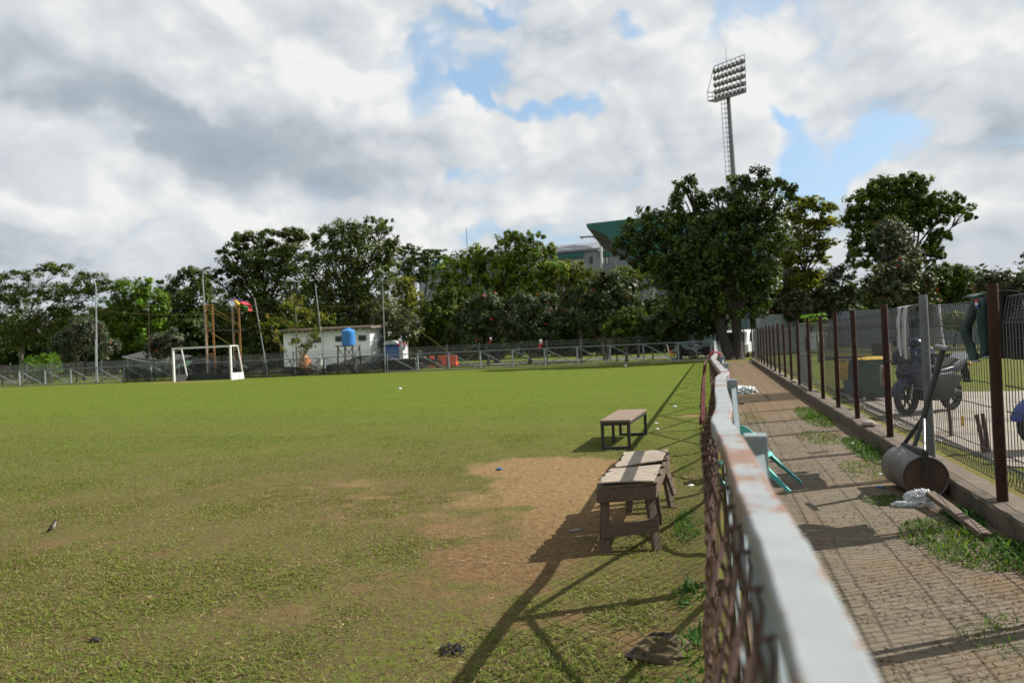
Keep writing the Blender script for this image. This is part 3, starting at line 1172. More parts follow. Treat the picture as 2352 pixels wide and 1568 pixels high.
def rail_fence():
    root = empty('rail_fence', (.06, 1.9, 0), 'bent grey painted rail fence hung with rusty chain link beside the path', 'fence')
    ys = sorted(set([a for a, _ in RAIL]+list(np.linspace(.2, 11, 140))))
    # smooth the rail line
    raw = np.array([rail_x(y) for y in ys])
    sm = raw.copy()
    for _ in range(3):
        sm[1:-1] = .25*sm[:-2]+.5*sm[1:-1]+.25*sm[2:]
    mb = MB()
    prof = [(-RW, HF-.040), (-RW, HF-.004), (-RW+.004, HF), (-RW*.5, HF), (RW*.5, HF), (RW-.004, HF), (RW, HF-.004), (RW, HF-.040)]
    vs, fs = [], []
    for y, x in zip(ys, sm):
        for px, pz in prof:
            vs.append((x+px, y, pz))
    k = len(prof)
    for i in range(len(ys)-1):
        for j in range(k):
            a, b = i*k+j, i*k+(j+1) % k
            fs.append((a, b, b+k, a+k))
    fs.append(tuple(range(k-1, -1, -1)))
    fs.append(tuple(range((len(ys)-1)*k, len(ys)*k)))
    mb.add(vs, fs)
    o = mb.build('top_rail', MAT['rail_paint'], root)
    at = o.data.attributes.new('tint', 'FLOAT_COLOR', 'POINT')
    e = [1, 1, 1, .0, .0, 1, 1, 1]
    at.data.foreach_set('color', np.array([[w, w, w, 1] for _ in ys for w in e], dtype=np.float32).ravel())
    global rail_s
    rail_s = lambda y: float(np.interp(y, ys, sm))
    posts = [-.55, 1.90, 4.28, 6.8, 9.3, 11.7, 14.1, 16.6, 19, 21.4, 23.8, 26.2, 28.6, 31, 33.4, 35.8, 38.2, 40.6]
    for i, y in enumerate(posts):
        m = MB()
        x = .092 if y < 11 else .082
        m.box((x, y, (HF-.012)/2), (.058, .058, HF-.012))
        m.build('post', MAT['post_paint'], root, bevel=.003)
    for i in range(len(posts)-1):
        a, b2 = posts[i], posts[i+1]
        m = MB()
        m.bar((.098, a+.03, .08), (.098, b2-.03, HF-.07), .026, .026)
        m.build('brace', MAT['post_paint'], root)
        m = MB()
        m.bar((.055, a+.03, HF-.07), (.055, b2-.03, .08), .026, .026)
        m.build('brace', MAT['post_paint'], root)
    m = MB()
    m.bar((.06, -1.2, .05), (.06, 41.5, .05), .03, .03)
    m.build('bottom_rail', MAT['post_paint'], root)
    # chain link: zig-zag wires, each woven with the next
    r = np.random.default_rng(6)

    def chain(y0, y1, pitch, zst, rad, n, name):
        mb = MB()
        vs, fs = [], []
        ny = int((y1-y0)/pitch)
        for i in range(ny):
            yc = y0+i*pitch
            zs = np.arange(.03, HF-.03, zst)
            off = -RW-.030
            pts = []
            ph = r.random()*6
            for j, zz in enumerate(zs):
                s = 1 if ((j+i) % 2) else -1
                yy = yc+s*pitch*.52
                bulge = .012*math.sin(yy*2.1+zz*4)+.010*math.sin(yy*5.3+zz*9+ph*.2)
                t = zz/1.22
                pts.append(((-.064)*(1-t)+min(mesh_top(yc), rail_s(yc)-RW-.006)*t+bulge*(1-t)+(.005 if s > 0 else -.005), yy+.006*math.sin(zz*23+i), zz))
            # knuckled top
            lx, ly, lz = pts[-1]
            pts.append((lx-.005, ly, lz+.018))
            pts.append((lx+.016, ly+.004, lz+.022))
            pts.append((lx+.020, ly+.004, lz+.008))
            mb.tube(pts, rad, n)
        return mb.build(name, MAT['rust_wire'], root)
    chain(.2, 4.3, .066, .058, .0034, 6, 'chain_link_mesh')
    chain(4.3, 11.7, .066, .058, .0027, 4, 'chain_link_mesh')
    chain(11.7, 41, .12, .1, .0035, 3, 'chain_link_mesh')
    # dried creeper stems caught in the mesh
    m = MB()
    for i in range(26):
        y = .5+r.random()*5.5
        pts = []
        zz = .05
        yy = y
        while zz < .5+.7*r.random():
            pts.append((rail_x(yy)-RW-.045+.02*(r.random()-.5), yy, zz))
            zz += .09
            yy += (r.random()-.45)*.09
        if len(pts) > 2:
            m.tube(pts, .0035, 4)
    m.build('dry_creeper', MAT['dry_leaf'], root)
    return root


rail_fence()

# pink strap over the rail, thin pink string, maroon cloth on the mesh
m = MB()
y = 9.75
x = rail_s(y)
arc = []
for i in range(13):
    a = math.pi*i/12
    arc.append((x-.085*math.cos(a), y, HF-.05+.085*math.sin(a)))
m.tube(arc, .013, 6)
tag(m.build('strap', MAT['strap_pink'], loc=(x, y, HF), smooth=True), 'thick pink strap looped over the far end of the grey rail', 'strap')
m = MB()
y = 4.93
x = rail_s(y)
m.tube([(x-RW-.004, y, HF-.05), (x-RW-.004, y, HF+.003), (x+RW+.004, y+.05, HF+.003), (x+RW+.004, y+.05, HF-.05)], .0035, 5)
tag(m.build('string', MAT['strap_pink'], loc=(x, y, HF)), 'thin pink string wound across the bent grey rail', 'string')


def hung(name, x0, x1, ys, ztop, zlow, m, label, cat, seed, amp=.02, nx=14, nz=16, low=None, thick=.006):
    """cloth hanging in a vertical sheet along Y from ys[0] to ys[1]"""
    r = random.Random(seed)
    ph = [r.random()*6 for _ in range(4)]
    pts = []
    for j in range(nz):
        t = j/(nz-1)
        for i in range(nx):
            s = i/(nx-1)
            y = ys[0]+(ys[1]-ys[0])*s
            zl = zlow if low is None else low(s)
            z = ztop+(zl-ztop)*t
            x = x0+(x1-x0)*t+amp*(.3+t)*(math.sin(s*11+ph[0]+t*2)+.6*math.sin(s*23+ph[1]-t*3))
            pts.append((x, y+.015*math.sin(t*7+ph[2]), z))
    mb = MB()
    mb.grid(pts, nx, nz, (thick, 0, 0))
    o = mb.build(name, MAT[m], loc=(x0, ys[0], ztop), smooth=True)
    return tag(o, label, cat)


hung('cloth', rail_s(8.6)-.10, rail_s(8.6)-.17, (8.0, 9.1), 1.20, .45, 'cloth_maroon', 'dark red cloth hanging on the field side of the chain link', 'cloth', 5, .02,
     low=lambda s: .45+.25*abs(s-.4))

# ------------------------------------------------------------------ concrete wall and wire fence on the right
WZ = .175
FX = 2.06


def low_wall():
    mb = MB()
    r = random.Random(4)
    ys = list(np.linspace(-3, 16, 130))+list(np.linspace(16.3, 41, 50))
    prof = []
    vs = []
    for y in ys:
        e = .018*(r.random()-.5)
        f = .012*(r.random()-.5)
        vs += [(1.90, y, 0), (1.895+f, y, WZ-.02), (1.91+e, y, WZ+f*.4), (2.0, y, WZ+.006*(r.random()-.5)), (2.17+e, y, WZ), (2.19, y, 0)]
    k = 6
    fs = []
    for i in range(len(ys)-1):
        for j in range(k-1):
            a = i*k+j
            fs.append((a, a+k, a+k+1, a+1))
    fs.append(tuple(range(k)))
    fs.append(tuple(range(len(vs)-1, len(vs)-k-1, -1)))
    mb.add(vs, fs)
    o = mb.build('concrete_kerb_wall', MAT['kerb_concrete'])
    tag(o, 'low crumbling concrete wall under the wire fence, brown with soil', 'wall')


low_wall()
ZT = 1.70
ZB = .27


def wire_panel(y0, y1, root, pitch, wr, n=4):
    mb = MB()
    y = y0+.05
    top = [(FX+.055, ZB+.10), (FX+.03, ZB), (FX, ZB+.06), (FX, ZB+.17), (FX, ZT-.20), (FX+.035, ZT), (FX+.085, ZT-.10), (FX+.004, ZT-.20)]
    bot = [(FX, ZB+.17), (FX+.055, ZB+.10)]
    r = random.Random(int(y0*10))
    while y < y1-.02:
        w = .008*(r.random()-.5)
        mb.tube([(x+w*(.5 if i in (3, 4) else .2), y+w*(1 if 0 < i < 6 else 0), z) for i, (x, z) in enumerate(top)], wr, n, False)
        mb.tube([(x, y, z) for x, z in bot], wr, n, False)
        y += pitch
    for z, x in ((ZT, FX+.035), (ZT-.20, FX-.004), (ZT-.307, FX-.004), (ZT-.66, FX-.004), (ZT-.85, FX-.004), (ZT-1.19, FX-.004), (ZT-1.27, FX-.004), (ZB, FX+.03)):
        mb.tube([(x, y0+.04, z), (x+.004, (y0+y1)/2, z-.004), (x, y1-.03, z)], wr*1.45, n, False)
    return mb.build('wire_panel', MAT['galv_wire'], root)


def wire_fence():
    root = empty('wire_fence', (FX, 6, WZ), 'galvanised wire mesh fence with rusty maroon posts standing on the low concrete wall', 'fence')
    posts = [(2.45, 'maroon_post'), (4.2, 'grey_post'), (5.93, 'maroon_post'), (7.67, 'grey_post'), (9.32, 'maroon_post'), (11.3, 'maroon_post'),
             (12.95, 'maroon_post'), (14.67, 'maroon_post'), (16.6, 'maroon_post')]
    y = 18.6
    while y < 41:
        posts.append((y, 'maroon_post' if rnd.random() < .7 else 'grey_post'))
        y += 1.72+.2*rnd.random()
    for i, (y, mt) in enumerate(posts):
        mb = MB()
        ht = 1.80+(.02 if i % 3 == 0 else 0)
        rr = .038 if y < 10 else .036
        lean = .012*math.sin(y*3.1)
        mb.tube([(FX-.045, y, WZ-.01), (FX-.045+lean*.5, y, 1.0), (FX-.045+lean, y-.01, ht-.012), (FX-.045+lean, y-.01, ht)], [rr, rr, rr, rr*.93], 14)
        o = mb.build('post', MAT[mt], root, smooth=True, auto=40)
        if y < 17:                     # slimmer return tube clamped beside each post
            mb = MB()
            mb.tube([(FX-.02, y+.095, WZ-.01), (FX-.02, y+.095, ZT-.13)], .019, 8)
            mb.box((FX-.02, y+.07, 1.05), (.03, .07, .035))
            mb.build('side_tube', MAT['grey_post' if i % 2 else 'maroon_post'], root, smooth=False)
    for i in range(len(posts)-1):
        a, b = posts[i][0], posts[i+1][0]
        if 16 < a < 18:
            continue
        near = a < 13
        wire_panel(a, b, root, .055 if a < 7 else (.06 if near else .085), (.0034 if a < 5 else (.0030 if near else .0028)), 4 if near else 3)
    # the closed gate leaf of flat bars
    g = empty('metal_gate', (FX, 17.6, WZ), 'grey painted metal gate with a latch plate set in the wire fence', 'gate')
    mb = MB()
    for yy in (16.72, 18.46):
        mb.box((FX, yy, WZ+.8), (.04, .05, 1.52))
    for zz in (WZ+.06, WZ+.8, WZ+1.53):
        mb.box((FX, 17.59, zz), (.035, 1.70, .045))
    mb.build('gate_frame', MAT['gate_grey'], g)
    mb = MB()
    for k in range(13):
        mb.box((FX+.01, 16.84+k*.125, WZ+.8), (.012, .085, 1.44))
    mb.build('flat_bars', MAT['gate_grey'], g)
    mb = MB()
    mb.box((FX-.03, 16.95, WZ+1.12), (.03, .26, .20))
    mb.box((FX-.055, 16.9, WZ+1.05), (.03, .04, .30))
    mb.build('latch', MAT['pole_dark'], g)


wire_fence()
# stones and rubble along the wall top and at its far foot
sg = 'stones left on the low concrete wall'
for i, (y, s, lab) in enumerate(((19.5, .10, 'pale stone on the wall beside the far side of the gate'), (23, .09, 'pale stone on the wall between two far posts'),
                                 (26, .08, 'small grey stone far along the wall'), (10.35, .11, 'flat concrete chunk on the wall behind the fourth post'))):
    mb = MB()
    mb.lathe((1.98, y, WZ+.001), [(s*.6, 0), (s, s*.25), (s*.8, s*.6), (s*.3, s*.75)], 7)
    o = mb.build('stone', MAT['kerb_pale'], loc=(1.98, y, WZ), bevel=.01)
    tag(o, lab, 'stone', sg)
# ------------------------------------------------------------------ near objects
from mathutils import noise as mnoise


def zz(ox, oy, s):
    """returns a converter from a crop of the photo to picture coordinates"""
    return lambda x, y: ((ox+x/s)*2352/4096, (oy+y/s)*2352/4096)


def wooden_bench():
    z = .48
    nl, nr, fr, fl = Vector((-.835, 4.80, z)), Vector((-.456, 4.97, z)), Vector((-.450, 6.36, z)), Vector((-.806, 6.10, z))
    root = empty('wooden_bench', (-.64, 5.5, 0), 'weathered timber bench with two warped plywood sheets on top and splayed board legs', 'bench')

    def q(a, b, s):
        return a+(b-a)*s

    def sheet_top(s0, s1, name, dz, seed):
        r = random.Random(seed)
        nx, ny = 9, 13
        pts = []
        for j in range(ny):
            s = s0+(s1-s0)*j/(ny-1)
            a, b = q(nl, fl, s), q(nr, fr, s)
            for i in range(nx):
                t = i/(nx-1)
                p = a+(b-a)*t
                if i == 0:
                    p = p+(b-a).normalized()*(.022*(r.random()-.4)+(.02 if j % 4 == 1 else 0))
                if j in (0, ny-1):
                    p = p+(fl-nl).normalized()*.012*(r.random()-.5)
                warp = .012*math.sin(t*2.6+seed)*math.sin(s*5+seed)+dz
                pts.append((p.x, p.y, p.z+warp))
        mb = MB()
        mb.grid(pts, nx, ny, (0, 0, .011))
        return mb.build(name, MAT['ply_top'], root)
    sheet_top(-.012, .44, 'top_sheet', .004, 1)
    sheet_top(.52, 1.02, 'top_sheet', .006, 2)
    mb = MB()
    ins = .02
    dn = Vector((0, 0, 1))
    # slats below the sheets
    for s in (.03, .27, .49, .73, .97):
        a, b = q(nl, fl, s), q(nr, fr, s)
        mb.bar(a+dn*-.012, b+dn*-.012, .10, .018)
    mb.build('slats', MAT['old_wood'], root)
    # apron boards
    for a, b, m in ((nl, nr, 'old_wood'), (nr, fr, 'old_wood_y'), (fl, fr, 'old_wood'), (nl, fl, 'old_wood_y')):
        mb = MB()
        d = (b-a).normalized()
        mb.bar(a-d*.004+dn*-.072, b+d*.004+dn*-.076, .026, .098)
        mb.build('apron_board', MAT[m], root, bevel=.003)
    legs = ((Vector((-.80, 4.83, 0)), q(nl, fl, .03)+Vector((.035, .02, -.02)), .062),
            (Vector((-.455, 4.95, 0)), q(nr, fr, .03)+Vector((-.055, .02, -.02)), .062),
            (Vector((-.425, 6.20, 0)), q(nr, fr, .93)+Vector((-.05, 0, -.02)), .06),
            (Vector((-.775, 5.98, 0)), q(nl, fl, .93)+Vector((.045, 0, -.02)), .06))
    for a, b, w in legs:
        mb = MB()
        mb.bar(a, b, w, .042)
        mb.build('leg', MAT['old_wood_z'], root, bevel=.003)
    # sister boards nailed beside the legs
    for a, b in ((Vector((-.447, 5.10, .135)), q(nr, fr, .10)+Vector((-.012, 0, -.10))), (Vector((-.845, 4.99, .03)), q(nl, fl, .10)+Vector((.02, 0, -.10))),
                 (Vector((-.385, 6.06, .14)), q(nr, fr, .82)+Vector((-.012, 0, -.10)))):
        mb = MB()
        mb.bar(a, b, .055, .03)
        mb.build('sister_board', MAT['old_wood_z'], root, bevel=.003)
    mb = MB()
    mb.bar((-.815, 4.80, .155), (-.435, 4.925, .185), .026, .095)
    mb.build('stretcher', MAT['old_wood'], root, bevel=.003)
    mb = MB()
    mb.bar((-.79, 6.02, .24), (-.415, 6.24, .25), .024, .085)
    mb.build('stretcher', MAT['old_wood'], root, bevel=.003)


wooden_bench()


def metal_bench():
    z = .41
    c = [Vector((-1.56, 9.36, z)), Vector((-1.15, 9.41, z)), Vector((-1.06, 10.85, z)), Vector((-1.50, 10.80, z))]
    root = empty('metal_bench', (-1.32, 10.1, 0), 'plank bench on a black square tube steel frame standing on the grass edge', 'bench')
    mb = MB()
    mb.hexa([p+Vector((0, 0, -.032)) for p in c], c)
    mb.build('seat_plank', MAT['bench_top'], root, bevel=.004)
    t = .042

    def loop(a, b, name):
        m = MB()
        for p in (a, b):
            m.bar((p.x, p.y, 0), (p.x, p.y, z-.033), t, t, (0, 1, 0))
        d = (b-a).normalized()*t/2
        m.bar((a.x+d.x, a.y+d.y, t/2), (b.x-d.x, b.y-d.y, t/2), t, t)
        m.bar((a.x+d.x, a.y+d.y, z-.033-t/2), (b.x-d.x, b.y-d.y, z-.033-t/2), t, t)
        m.build(name, MAT['black_metal'], root)
    i = .028
    loop(c[0]+Vector((i, i, 0)), c[1]+Vector((-i, i, 0)), 'leg_frame')
    loop(c[3]+Vector((i, -i, 0)), c[2]+Vector((-i, -i, 0)), 'leg_frame')
    m = MB()
    for a, b in ((c[0], c[3]), (c[1], c[2])):
        sx = i if a is c[0] else -i
        m.bar((a.x+sx, a.y+.06, z-.054), (b.x+sx, b.y-.06, z-.054), t*.9, t*.95)
    m.build('side_rail', MAT['black_metal'], root)
    m = MB()
    m.bar((-1.475, 10.0, 0), (-1.475, 10.0, z-.075), .036, .036, (0, 1, 0))
    m.build('leg', MAT['black_metal'], root)


metal_bench()


def chair():
    """monobloc chair; local frame: x right, y towards the viewer side (front), z up; pivot at the right-hand feet"""
    root = empty('plastic_chair', (0, 0, 0), 'turquoise plastic chair tipped sideways against the grey rail fence', 'chair')
    w, d, sh = .44, .42, .41
    # seat
    mb = MB()
    pts = []
    for j in range(7):
        for i in range(7):
            s, t = i/6-.5, j/6-.5
            pts.append((.22+s*w, -t*d, sh-.02*(1-4*s*s)*(1-4*t*t)-.008))
    mb.grid(pts, 7, 7, (0, 0, .008))
    mb.build('seat', MAT['chair_teal'], root, smooth=True, auto=40)
    mb = MB()
    for a, b in (((.44, .21), (0, .21)), ((.44, -.21), (0, -.21)), ((0, -.21), (0, .21)), ((.44, -.21), (.44, .21))):
        mb.bar((a[0], a[1], sh-.02), (b[0], b[1], sh-.02), .012, .045)
    mb.build('seat_rim', MAT['chair_teal'], root)
    # legs: angled profile tapering to the foot
    for sx, sy in ((0, .2), (0, -.2), (.44, .2), (.44, -.2)):
        ox = -.03 if sx == 0 else .03
        oy = .02 if sy > 0 else -.02
        mb = MB()
        ix = 1 if sx == 0 else -1
        iy = -1 if sy > 0 else 1
        top, bot = sh-.01, 0
        for (ax, ay) in ((.055, .008), (.008, .055)):
            a = [(sx, sy, top), (sx+ix*ax, sy, top), (sx+ix*ax, sy+iy*ay, top), (sx, sy+iy*ay, top)]
            k = .55
            b = [(sx+ox, sy+oy, bot), (sx+ox+ix*ax*k, sy+oy, bot), (sx+ox+ix*ax*k, sy+oy+iy*ay*k, bot), (sx+ox, sy+oy+iy*ay*k, bot)]
            mb.hexa(b, a)
        mb.build('leg', MAT['chair_teal'], root, bevel=.002)
    # back: an arch with an open middle and one splat
    mb = MB()
    n = 22

    def arch(rx, z1, k):
        a = math.pi*k/(n-1)
        return .22+rx*math.cos(a), z1, a
    outer, inner = [], []
    for k in range(n):
        a = math.pi*k/(n-1)
        c, s = math.cos(a), math.sin(a)
        xo = .22+.22*(abs(c)**.55)*(1 if c > 0 else -1)
        zo = sh+.02+.40*(s**.5)
        xi = .22+.155*(abs(c)**.6)*(1 if c > 0 else -1)
        zi = sh+.02+.31*(s**.55)
        outer.append((xo, zo))
        inner.append((xi, zi))
    ins = []
    for (xo, zo), (xi, zi) in zip(outer, inner):
        lean = lambda z: -.20-.12*(z-sh)
        ins += [(xo, lean(zo), zo), (xi, lean(zi)-.008, zi)]
    mb.grid(ins, 2, n, (0, -.014, 0))
    for sx in (-.05, .05):
        mb.bar((.22+sx, -.205, sh), (.22+sx, -.245, sh+.33), .045, .012, (0, 1, 0))
    mb.build('backrest', MAT['chair_teal'], root, smooth=True, auto=50)
    # arms
    for sx in (0, .44):
        mb = MB()
        mb.tube([(sx, -.22, sh+.22), (sx, -.05, sh+.215), (sx, .12, sh+.20), (sx, .18, sh+.13), (sx, .19, sh)], [.020, .022, .022, .018, .018], 8)
        mb.build('armrest', MAT['chair_teal'], root, smooth=True, auto=50)
    # stand it: right feet on the ground, leaning left
    front, rear = Vector((.60, 6.78, 0)), Vector((.74, 7.15, 0))
    dirv = (front-rear).normalized()
    yaw = math.atan2(dirv.y, dirv.x)-math.pi/2
    root.rotation_euler = (Matrix.Rotation(yaw, 3, 'Z') @ Matrix.Rotation(math.radians(42), 3, 'Y')).to_euler()
    mid = (front+rear)/2
    root.location = (mid.x, mid.y, .012+.012)


chair()


def roller():
    a, b = Vector((1.70, 6.66, .199)), Vector((1.66, 7.26, .199))
    ax = (b-a).normalized()
    L = (b-a).length
    root = empty('garden_roller', (1.65, 7.04, .012), 'rusty steel drum lawn roller with a long black T handle leaning on the fence', 'roller')
    mb = MB()
    mb.lathe(a, [(.180, 0), (.187, .004), (.187, L-.004), (.180, L)], 48, ax, cap=False)
    mb.lathe(a, [(.180, 0), (.171, .016)], 48, ax, cap=False)
    mb.build('drum', MAT['drum_steel'], root, smooth=True, auto=35)
    mb = MB()
    mb.lathe(a+ax*.014, [(.172, 0), (.172, .01)], 48, ax)
    mb.lathe(a-ax*.02, [(.04, 0), (.04, .05)], 16, ax)
    mb.build('end_plate', MAT['drum_end'], root)
    mb = MB()
    mb.lathe(b-ax*.02, [(.179, 0), (.179, .01)], 48, ax)
    mb.build('end_plate', MAT['drum_end'], root)
    f = zz(3300, 1600, 2.24)
    near0 = a-ax*.035
    far0 = b+ax*.03
    cn = P(*f(893, 465), 6.62)
    cf = P(*f(706, 398), 7.29)
    ap = P(*f(886, 150), 7.03)
    mb = MB()
    mb.bar(near0, cn, .05, .022)
    mb.bar(far0, cf, .05, .022)
    mb.bar(cf, cn, .04, .04)
    mb.build('fork', MAT['black_metal'], root)
    mb = MB()
    mb.tube([cn, ap], .011, 10)
    mb.build('brace', MAT['moto_silver'], root, smooth=True, auto=50)
    for q in (cf, (cn+cf)/2):
        mb = MB()
        mb.tube([q, ap], .019, 10)
        mb.build('brace', MAT['black_metal'], root, smooth=True, auto=50)
    top = Vector((1.985, 7.03, 1.30))
    mb = MB()
    mb.tube([ap+(ap-top)*.06, top], .027, 12)
    mb.build('handle', MAT['black_metal'], root, smooth=True, auto=50)
    mb = MB()
    mb.tube([top+Vector((-.02, .13, .015)), top+Vector((0, -.13, -.005))], .022, 10)
    mb.build('grip', MAT['gate_grey'], root, smooth=True, auto=50)


roller()


def lump(name, c, size, m, label, cat, seed, freq=3.0, amp=.35, sub=4, group=None, rz=0, ridged=True, parent=None):
    import bmesh
    bm = bmesh.new()
    bmesh.ops.create_icosphere(bm, subdivisions=sub, radius=1)
    off = Vector((seed*3.7, seed*1.3, seed*2.1))
    ca, sa = math.cos(rz), math.sin(rz)
    zmin = 9
    for v in bm.verts:
        p = v.co.copy()
        n = mnoise.turbulence(p*freq+off, 4, False)-.6
        n2 = mnoise.noise(p*1.3+off)
        if ridged:
            n = -abs(mnoise.noise(p*freq+off))*1.4+.3+.5*mnoise.noise(p*freq*2.3+off)
        k = 1+amp*n+.25*n2
        q = Vector((p.x*k*size[0], p.y*k*size[1], max(p.z*k, -.35)*size[2]))
        v.co = Vector((q.x*ca-q.y*sa, q.x*sa+q.y*ca, q.z))
        zmin = min(zmin, v.co.z)
    for v in bm.verts:
        v.co.z -= zmin
    me = bpy.data.meshes.new(name)
    bm.to_mesh(me)
    bm.free()
    me.polygons.foreach_set('use_smooth', [True]*len(me.polygons))
    o = link(name, me, MAT[m], parent, c)
    return tag(o, label, cat, group)


lump('plastic_bag', (1.60, 6.44, .012), (.115, .08, .10), 'clear_plastic', 'clear plastic bag crumpled in front of the garden roller', 'bag', 3, 3.2, .45, 5)
lump('plastic_bag', (1.46, 6.38, .012), (.085, .05, .035), 'clear_plastic', 'flattened clear plastic wrap lying among weeds left of the puffed clear bag', 'bag', 5, 4, .5, 4)
lump('plastic_sheet', (.62, 18.4, .012), (.34, .30, .14), 'bag_white', 'shiny white plastic sheet dropped on the path behind the fence post', 'plastic sheet', 8, 2.6, .5, 5, rz=.3)
lump('plastic_bag', (.36, 17.9, .012), (.14, .2, .22), 'bag_white', 'upright white plastic sack next to the shiny sheet behind the fence post', 'bag', 9, 2.8, .4, 4)
lump('plastic_bag', tuple(G(1728, 832)), (.10, .10, .07), 'litter_white', 'tiny white bag at the far end of the path', 'bag', 10, 2.8, .4, 3)

mb = MB()
mb.bar((1.665, 6.42, .115), (1.735, 5.42, .045), .075, .042)
tag(mb.build('timber_plank', MAT['old_wood_y'], loc=(1.70, 5.95, .05), bevel=.004), 'loose timber plank lying on weeds beside the concrete wall', 'plank')


def crumpled(name, c, sx, sy, h, m, label, cat, seed, rz=0, nx=60, ny=44, fold=9.0):
    mb = MB()
    off = Vector((seed*2.3, seed*5.1, seed))
    ca, sa = math.cos(rz), math.sin(rz)
    pts = []
    for j in range(ny):
        for i in range(nx):
            s, t = i/(nx-1)*2-1, j/(ny-1)*2-1
            edge = 1+.16*mnoise.noise(Vector((s*2, t*2, seed)))
            x, y = s*sx*edge, t*sy*edge
            p = Vector((x*fold*.55, y*fold*1.5, 0))+off
            r = 1-abs(mnoise.noise(p))*2.0
            r2 = 1-abs(mnoise.noise(p*2.1))*1.6
            env = max(0, 1-(abs(s)**3.0))*max(0, 1-(abs(t)**3.0))
            z = .007+h*env*(.42+.40*r+.20*r2)
            pts.append((c[0]+x*ca-y*sa+.02*r*t, c[1]+x*sa+y*ca, max(.004, z)))
    mb.grid(pts, nx, ny)
    o = mb.build(name, MAT[m], loc=(c[0], c[1], 0), smooth=True)
    sd2 = o.modifiers.new('solid', 'SOLIDIFY')
    sd2.thickness = .004
    return tag(o, label, cat)


crumpled('cloth', (-.295, 3.33), .135, .135, .075, 'cloth_olive', 'crumpled olive and black cloth lying on the grass by the rusty mesh', 'cloth', 3, -.25, fold=13.0)


def black_clump():
    r = random.Random(5)
    mb = MB()
    c = (-1.31, 3.13)
    for i in range(16):
        a = r.random()*6.28
        pts = []
        x, y = c[0]+.02*math.cos(a), c[1]+.02*math.sin(a)
        for k in range(7):
            pts.append((x, y, .006+.024*math.sin(math.pi*k/6)*r.random()+.004))
            a += (r.random()-.5)*1.8
            x += .009*math.cos(a)
            y += .009*math.sin(a)
        mb.tube(pts, .004, 5)
    tag(mb.build('rag', MAT['cloth_black'], loc=(c[0], c[1], 0)), 'small tangled black rag on the bare soil near the bottom of the photo', 'rag')


black_clump()

# litter on the field and the path
lit = [
    ('litter_scrap', G(1147, 1078), .075, .05, .02, 'litter_blue', 'blue plastic lid lying on the bare soil', 'litter'),
    ('litter_scrap', G(*zz(2250, 1600, 2.24)(850, 262)), .06, .04, .02, 'litter_white', 'white paper scrap on the grass right of the black legged bench', 'litter'),
    ('litter_scrap', G(*zz(2250, 1600, 2.24)(1005, 58)), .11, .08, .02, 'litter_white', 'white plastic scrap farthest up the grass toward the rail fence', 'litter'),
    ('litter_scrap', G(*zz(2250, 1600, 2.24)(840, 208)), .10, .04, .015, 'litter_white', 'pale wrapper above the white paper scrap by the black legged bench', 'litter'),
    ('litter_scrap', G(*zz(2250, 1600, 2.24)(905, 152)), .09, .03, .015, 'dry_leaf', 'brown dry leaf on the grass between the two white scraps', 'leaf'),
    ('litter_scrap', G(*zz(2250, 1600, 2.24)(1150, 778)), .07, .05, .025, 'litter_white', 'pale blue white wrapper at the foot of the rusty mesh', 'litter'),
    ('litter_scrap', G(*zz(2250, 1600, 2.24)(1190, 912)), .05, .03, .02, 'litter_blue', 'blue wrapper under the weeds by the rusty mesh', 'litter'),
    ('litter_scrap', G(*zz(2250, 1600, 2.24)(1240, 955)), .07, .05, .03, 'litter_red', 'red wrapper at the foot of the rusty mesh', 'litter'),
    ('litter_scrap', G(*zz(2250, 1600, 2.24)(565, 1166)), .04, .025, .012, 'litter_white', 'small white scrap under the wooden bench', 'litter'),
    ('litter_scrap', G(*zz(2250, 1600, 2.24)(625, 1112)), .05, .035, .015, 'dry_leaf', 'brown leaf under the wooden bench', 'leaf'),
    ('litter_scrap', G(*zz(2250, 1600, 2.24)(122, 1168)), .10, .016, .012, 'cloth_grey', 'pale curled strip in the shadow left of the wooden bench', 'litter'),
    ('litter_scrap', G(*zz(2250, 1600, 2.24)(85, 905)), .085, .018, .014, 'dry_leaf', 'long dry leaf on the bare soil left of the wooden bench', 'leaf'),
    ('litter_scrap', G(919, 894), .10, .10, .06, 'litter_white', 'white scrap far out on the field', 'litter'),
    ('litter_scrap', G(1438, 841), .16, .16, .10, 'litter_white', 'white ball sized scrap near the corner flag', 'litter'),
    ('litter_scrap', G(219, 1472), .06, .03, .02, 'cloth_black', 'dark scrap on the grass at the lower left', 'litter'),
    ('litter_scrap', G(*zz(3300, 1600, 2.24)(240, 398)), .09, .05, .02, 'litter_white', 'white scrap on the pavers beside the weed strip', 'litter'),
    ('litter_scrap', G(*zz(3300, 1600, 2.24)(500, 676)), .05, .03, .012, 'litter_white', 'small white scrap on the pavers left of the roller', 'litter'),
    ('litter_scrap', G(*zz(3300, 1600, 2.24)(497, 797)), .06, .03, .02, 'litter_blue', 'blue scrap in the shadow of the roller', 'litter'),
    ('litter_scrap', G(*zz(2700, 1300, 2.24)(895, 1388)), .05, .03, .014, 'litter_blue', 'blue grey scrap on the pavers beside the chair legs', 'litter'),
    ('litter_scrap', G(*zz(2700, 1300, 2.24)(600, 712)), .12, .07, .035, 'cloth_black', 'dark rag on the path behind the chair', 'litter'),
    ('litter_scrap', G(*zz(2250, 1600, 2.24)(575, 457)), .16, .012, .006, 'bin_green', 'green drinking straw by the foot of the black legged bench', 'litter'),
]
for i, (nm, c, sx, sy, h, m, lab, cat) in enumerate(lit):
    z0 = .012 if c.x > .1 else 0
    lump(nm, (c.x, c.y, z0), (sx*.55, sy*.6, h*.8), m, lab, cat, 20+i, 2.4, .45, 3, rz=i*.7)


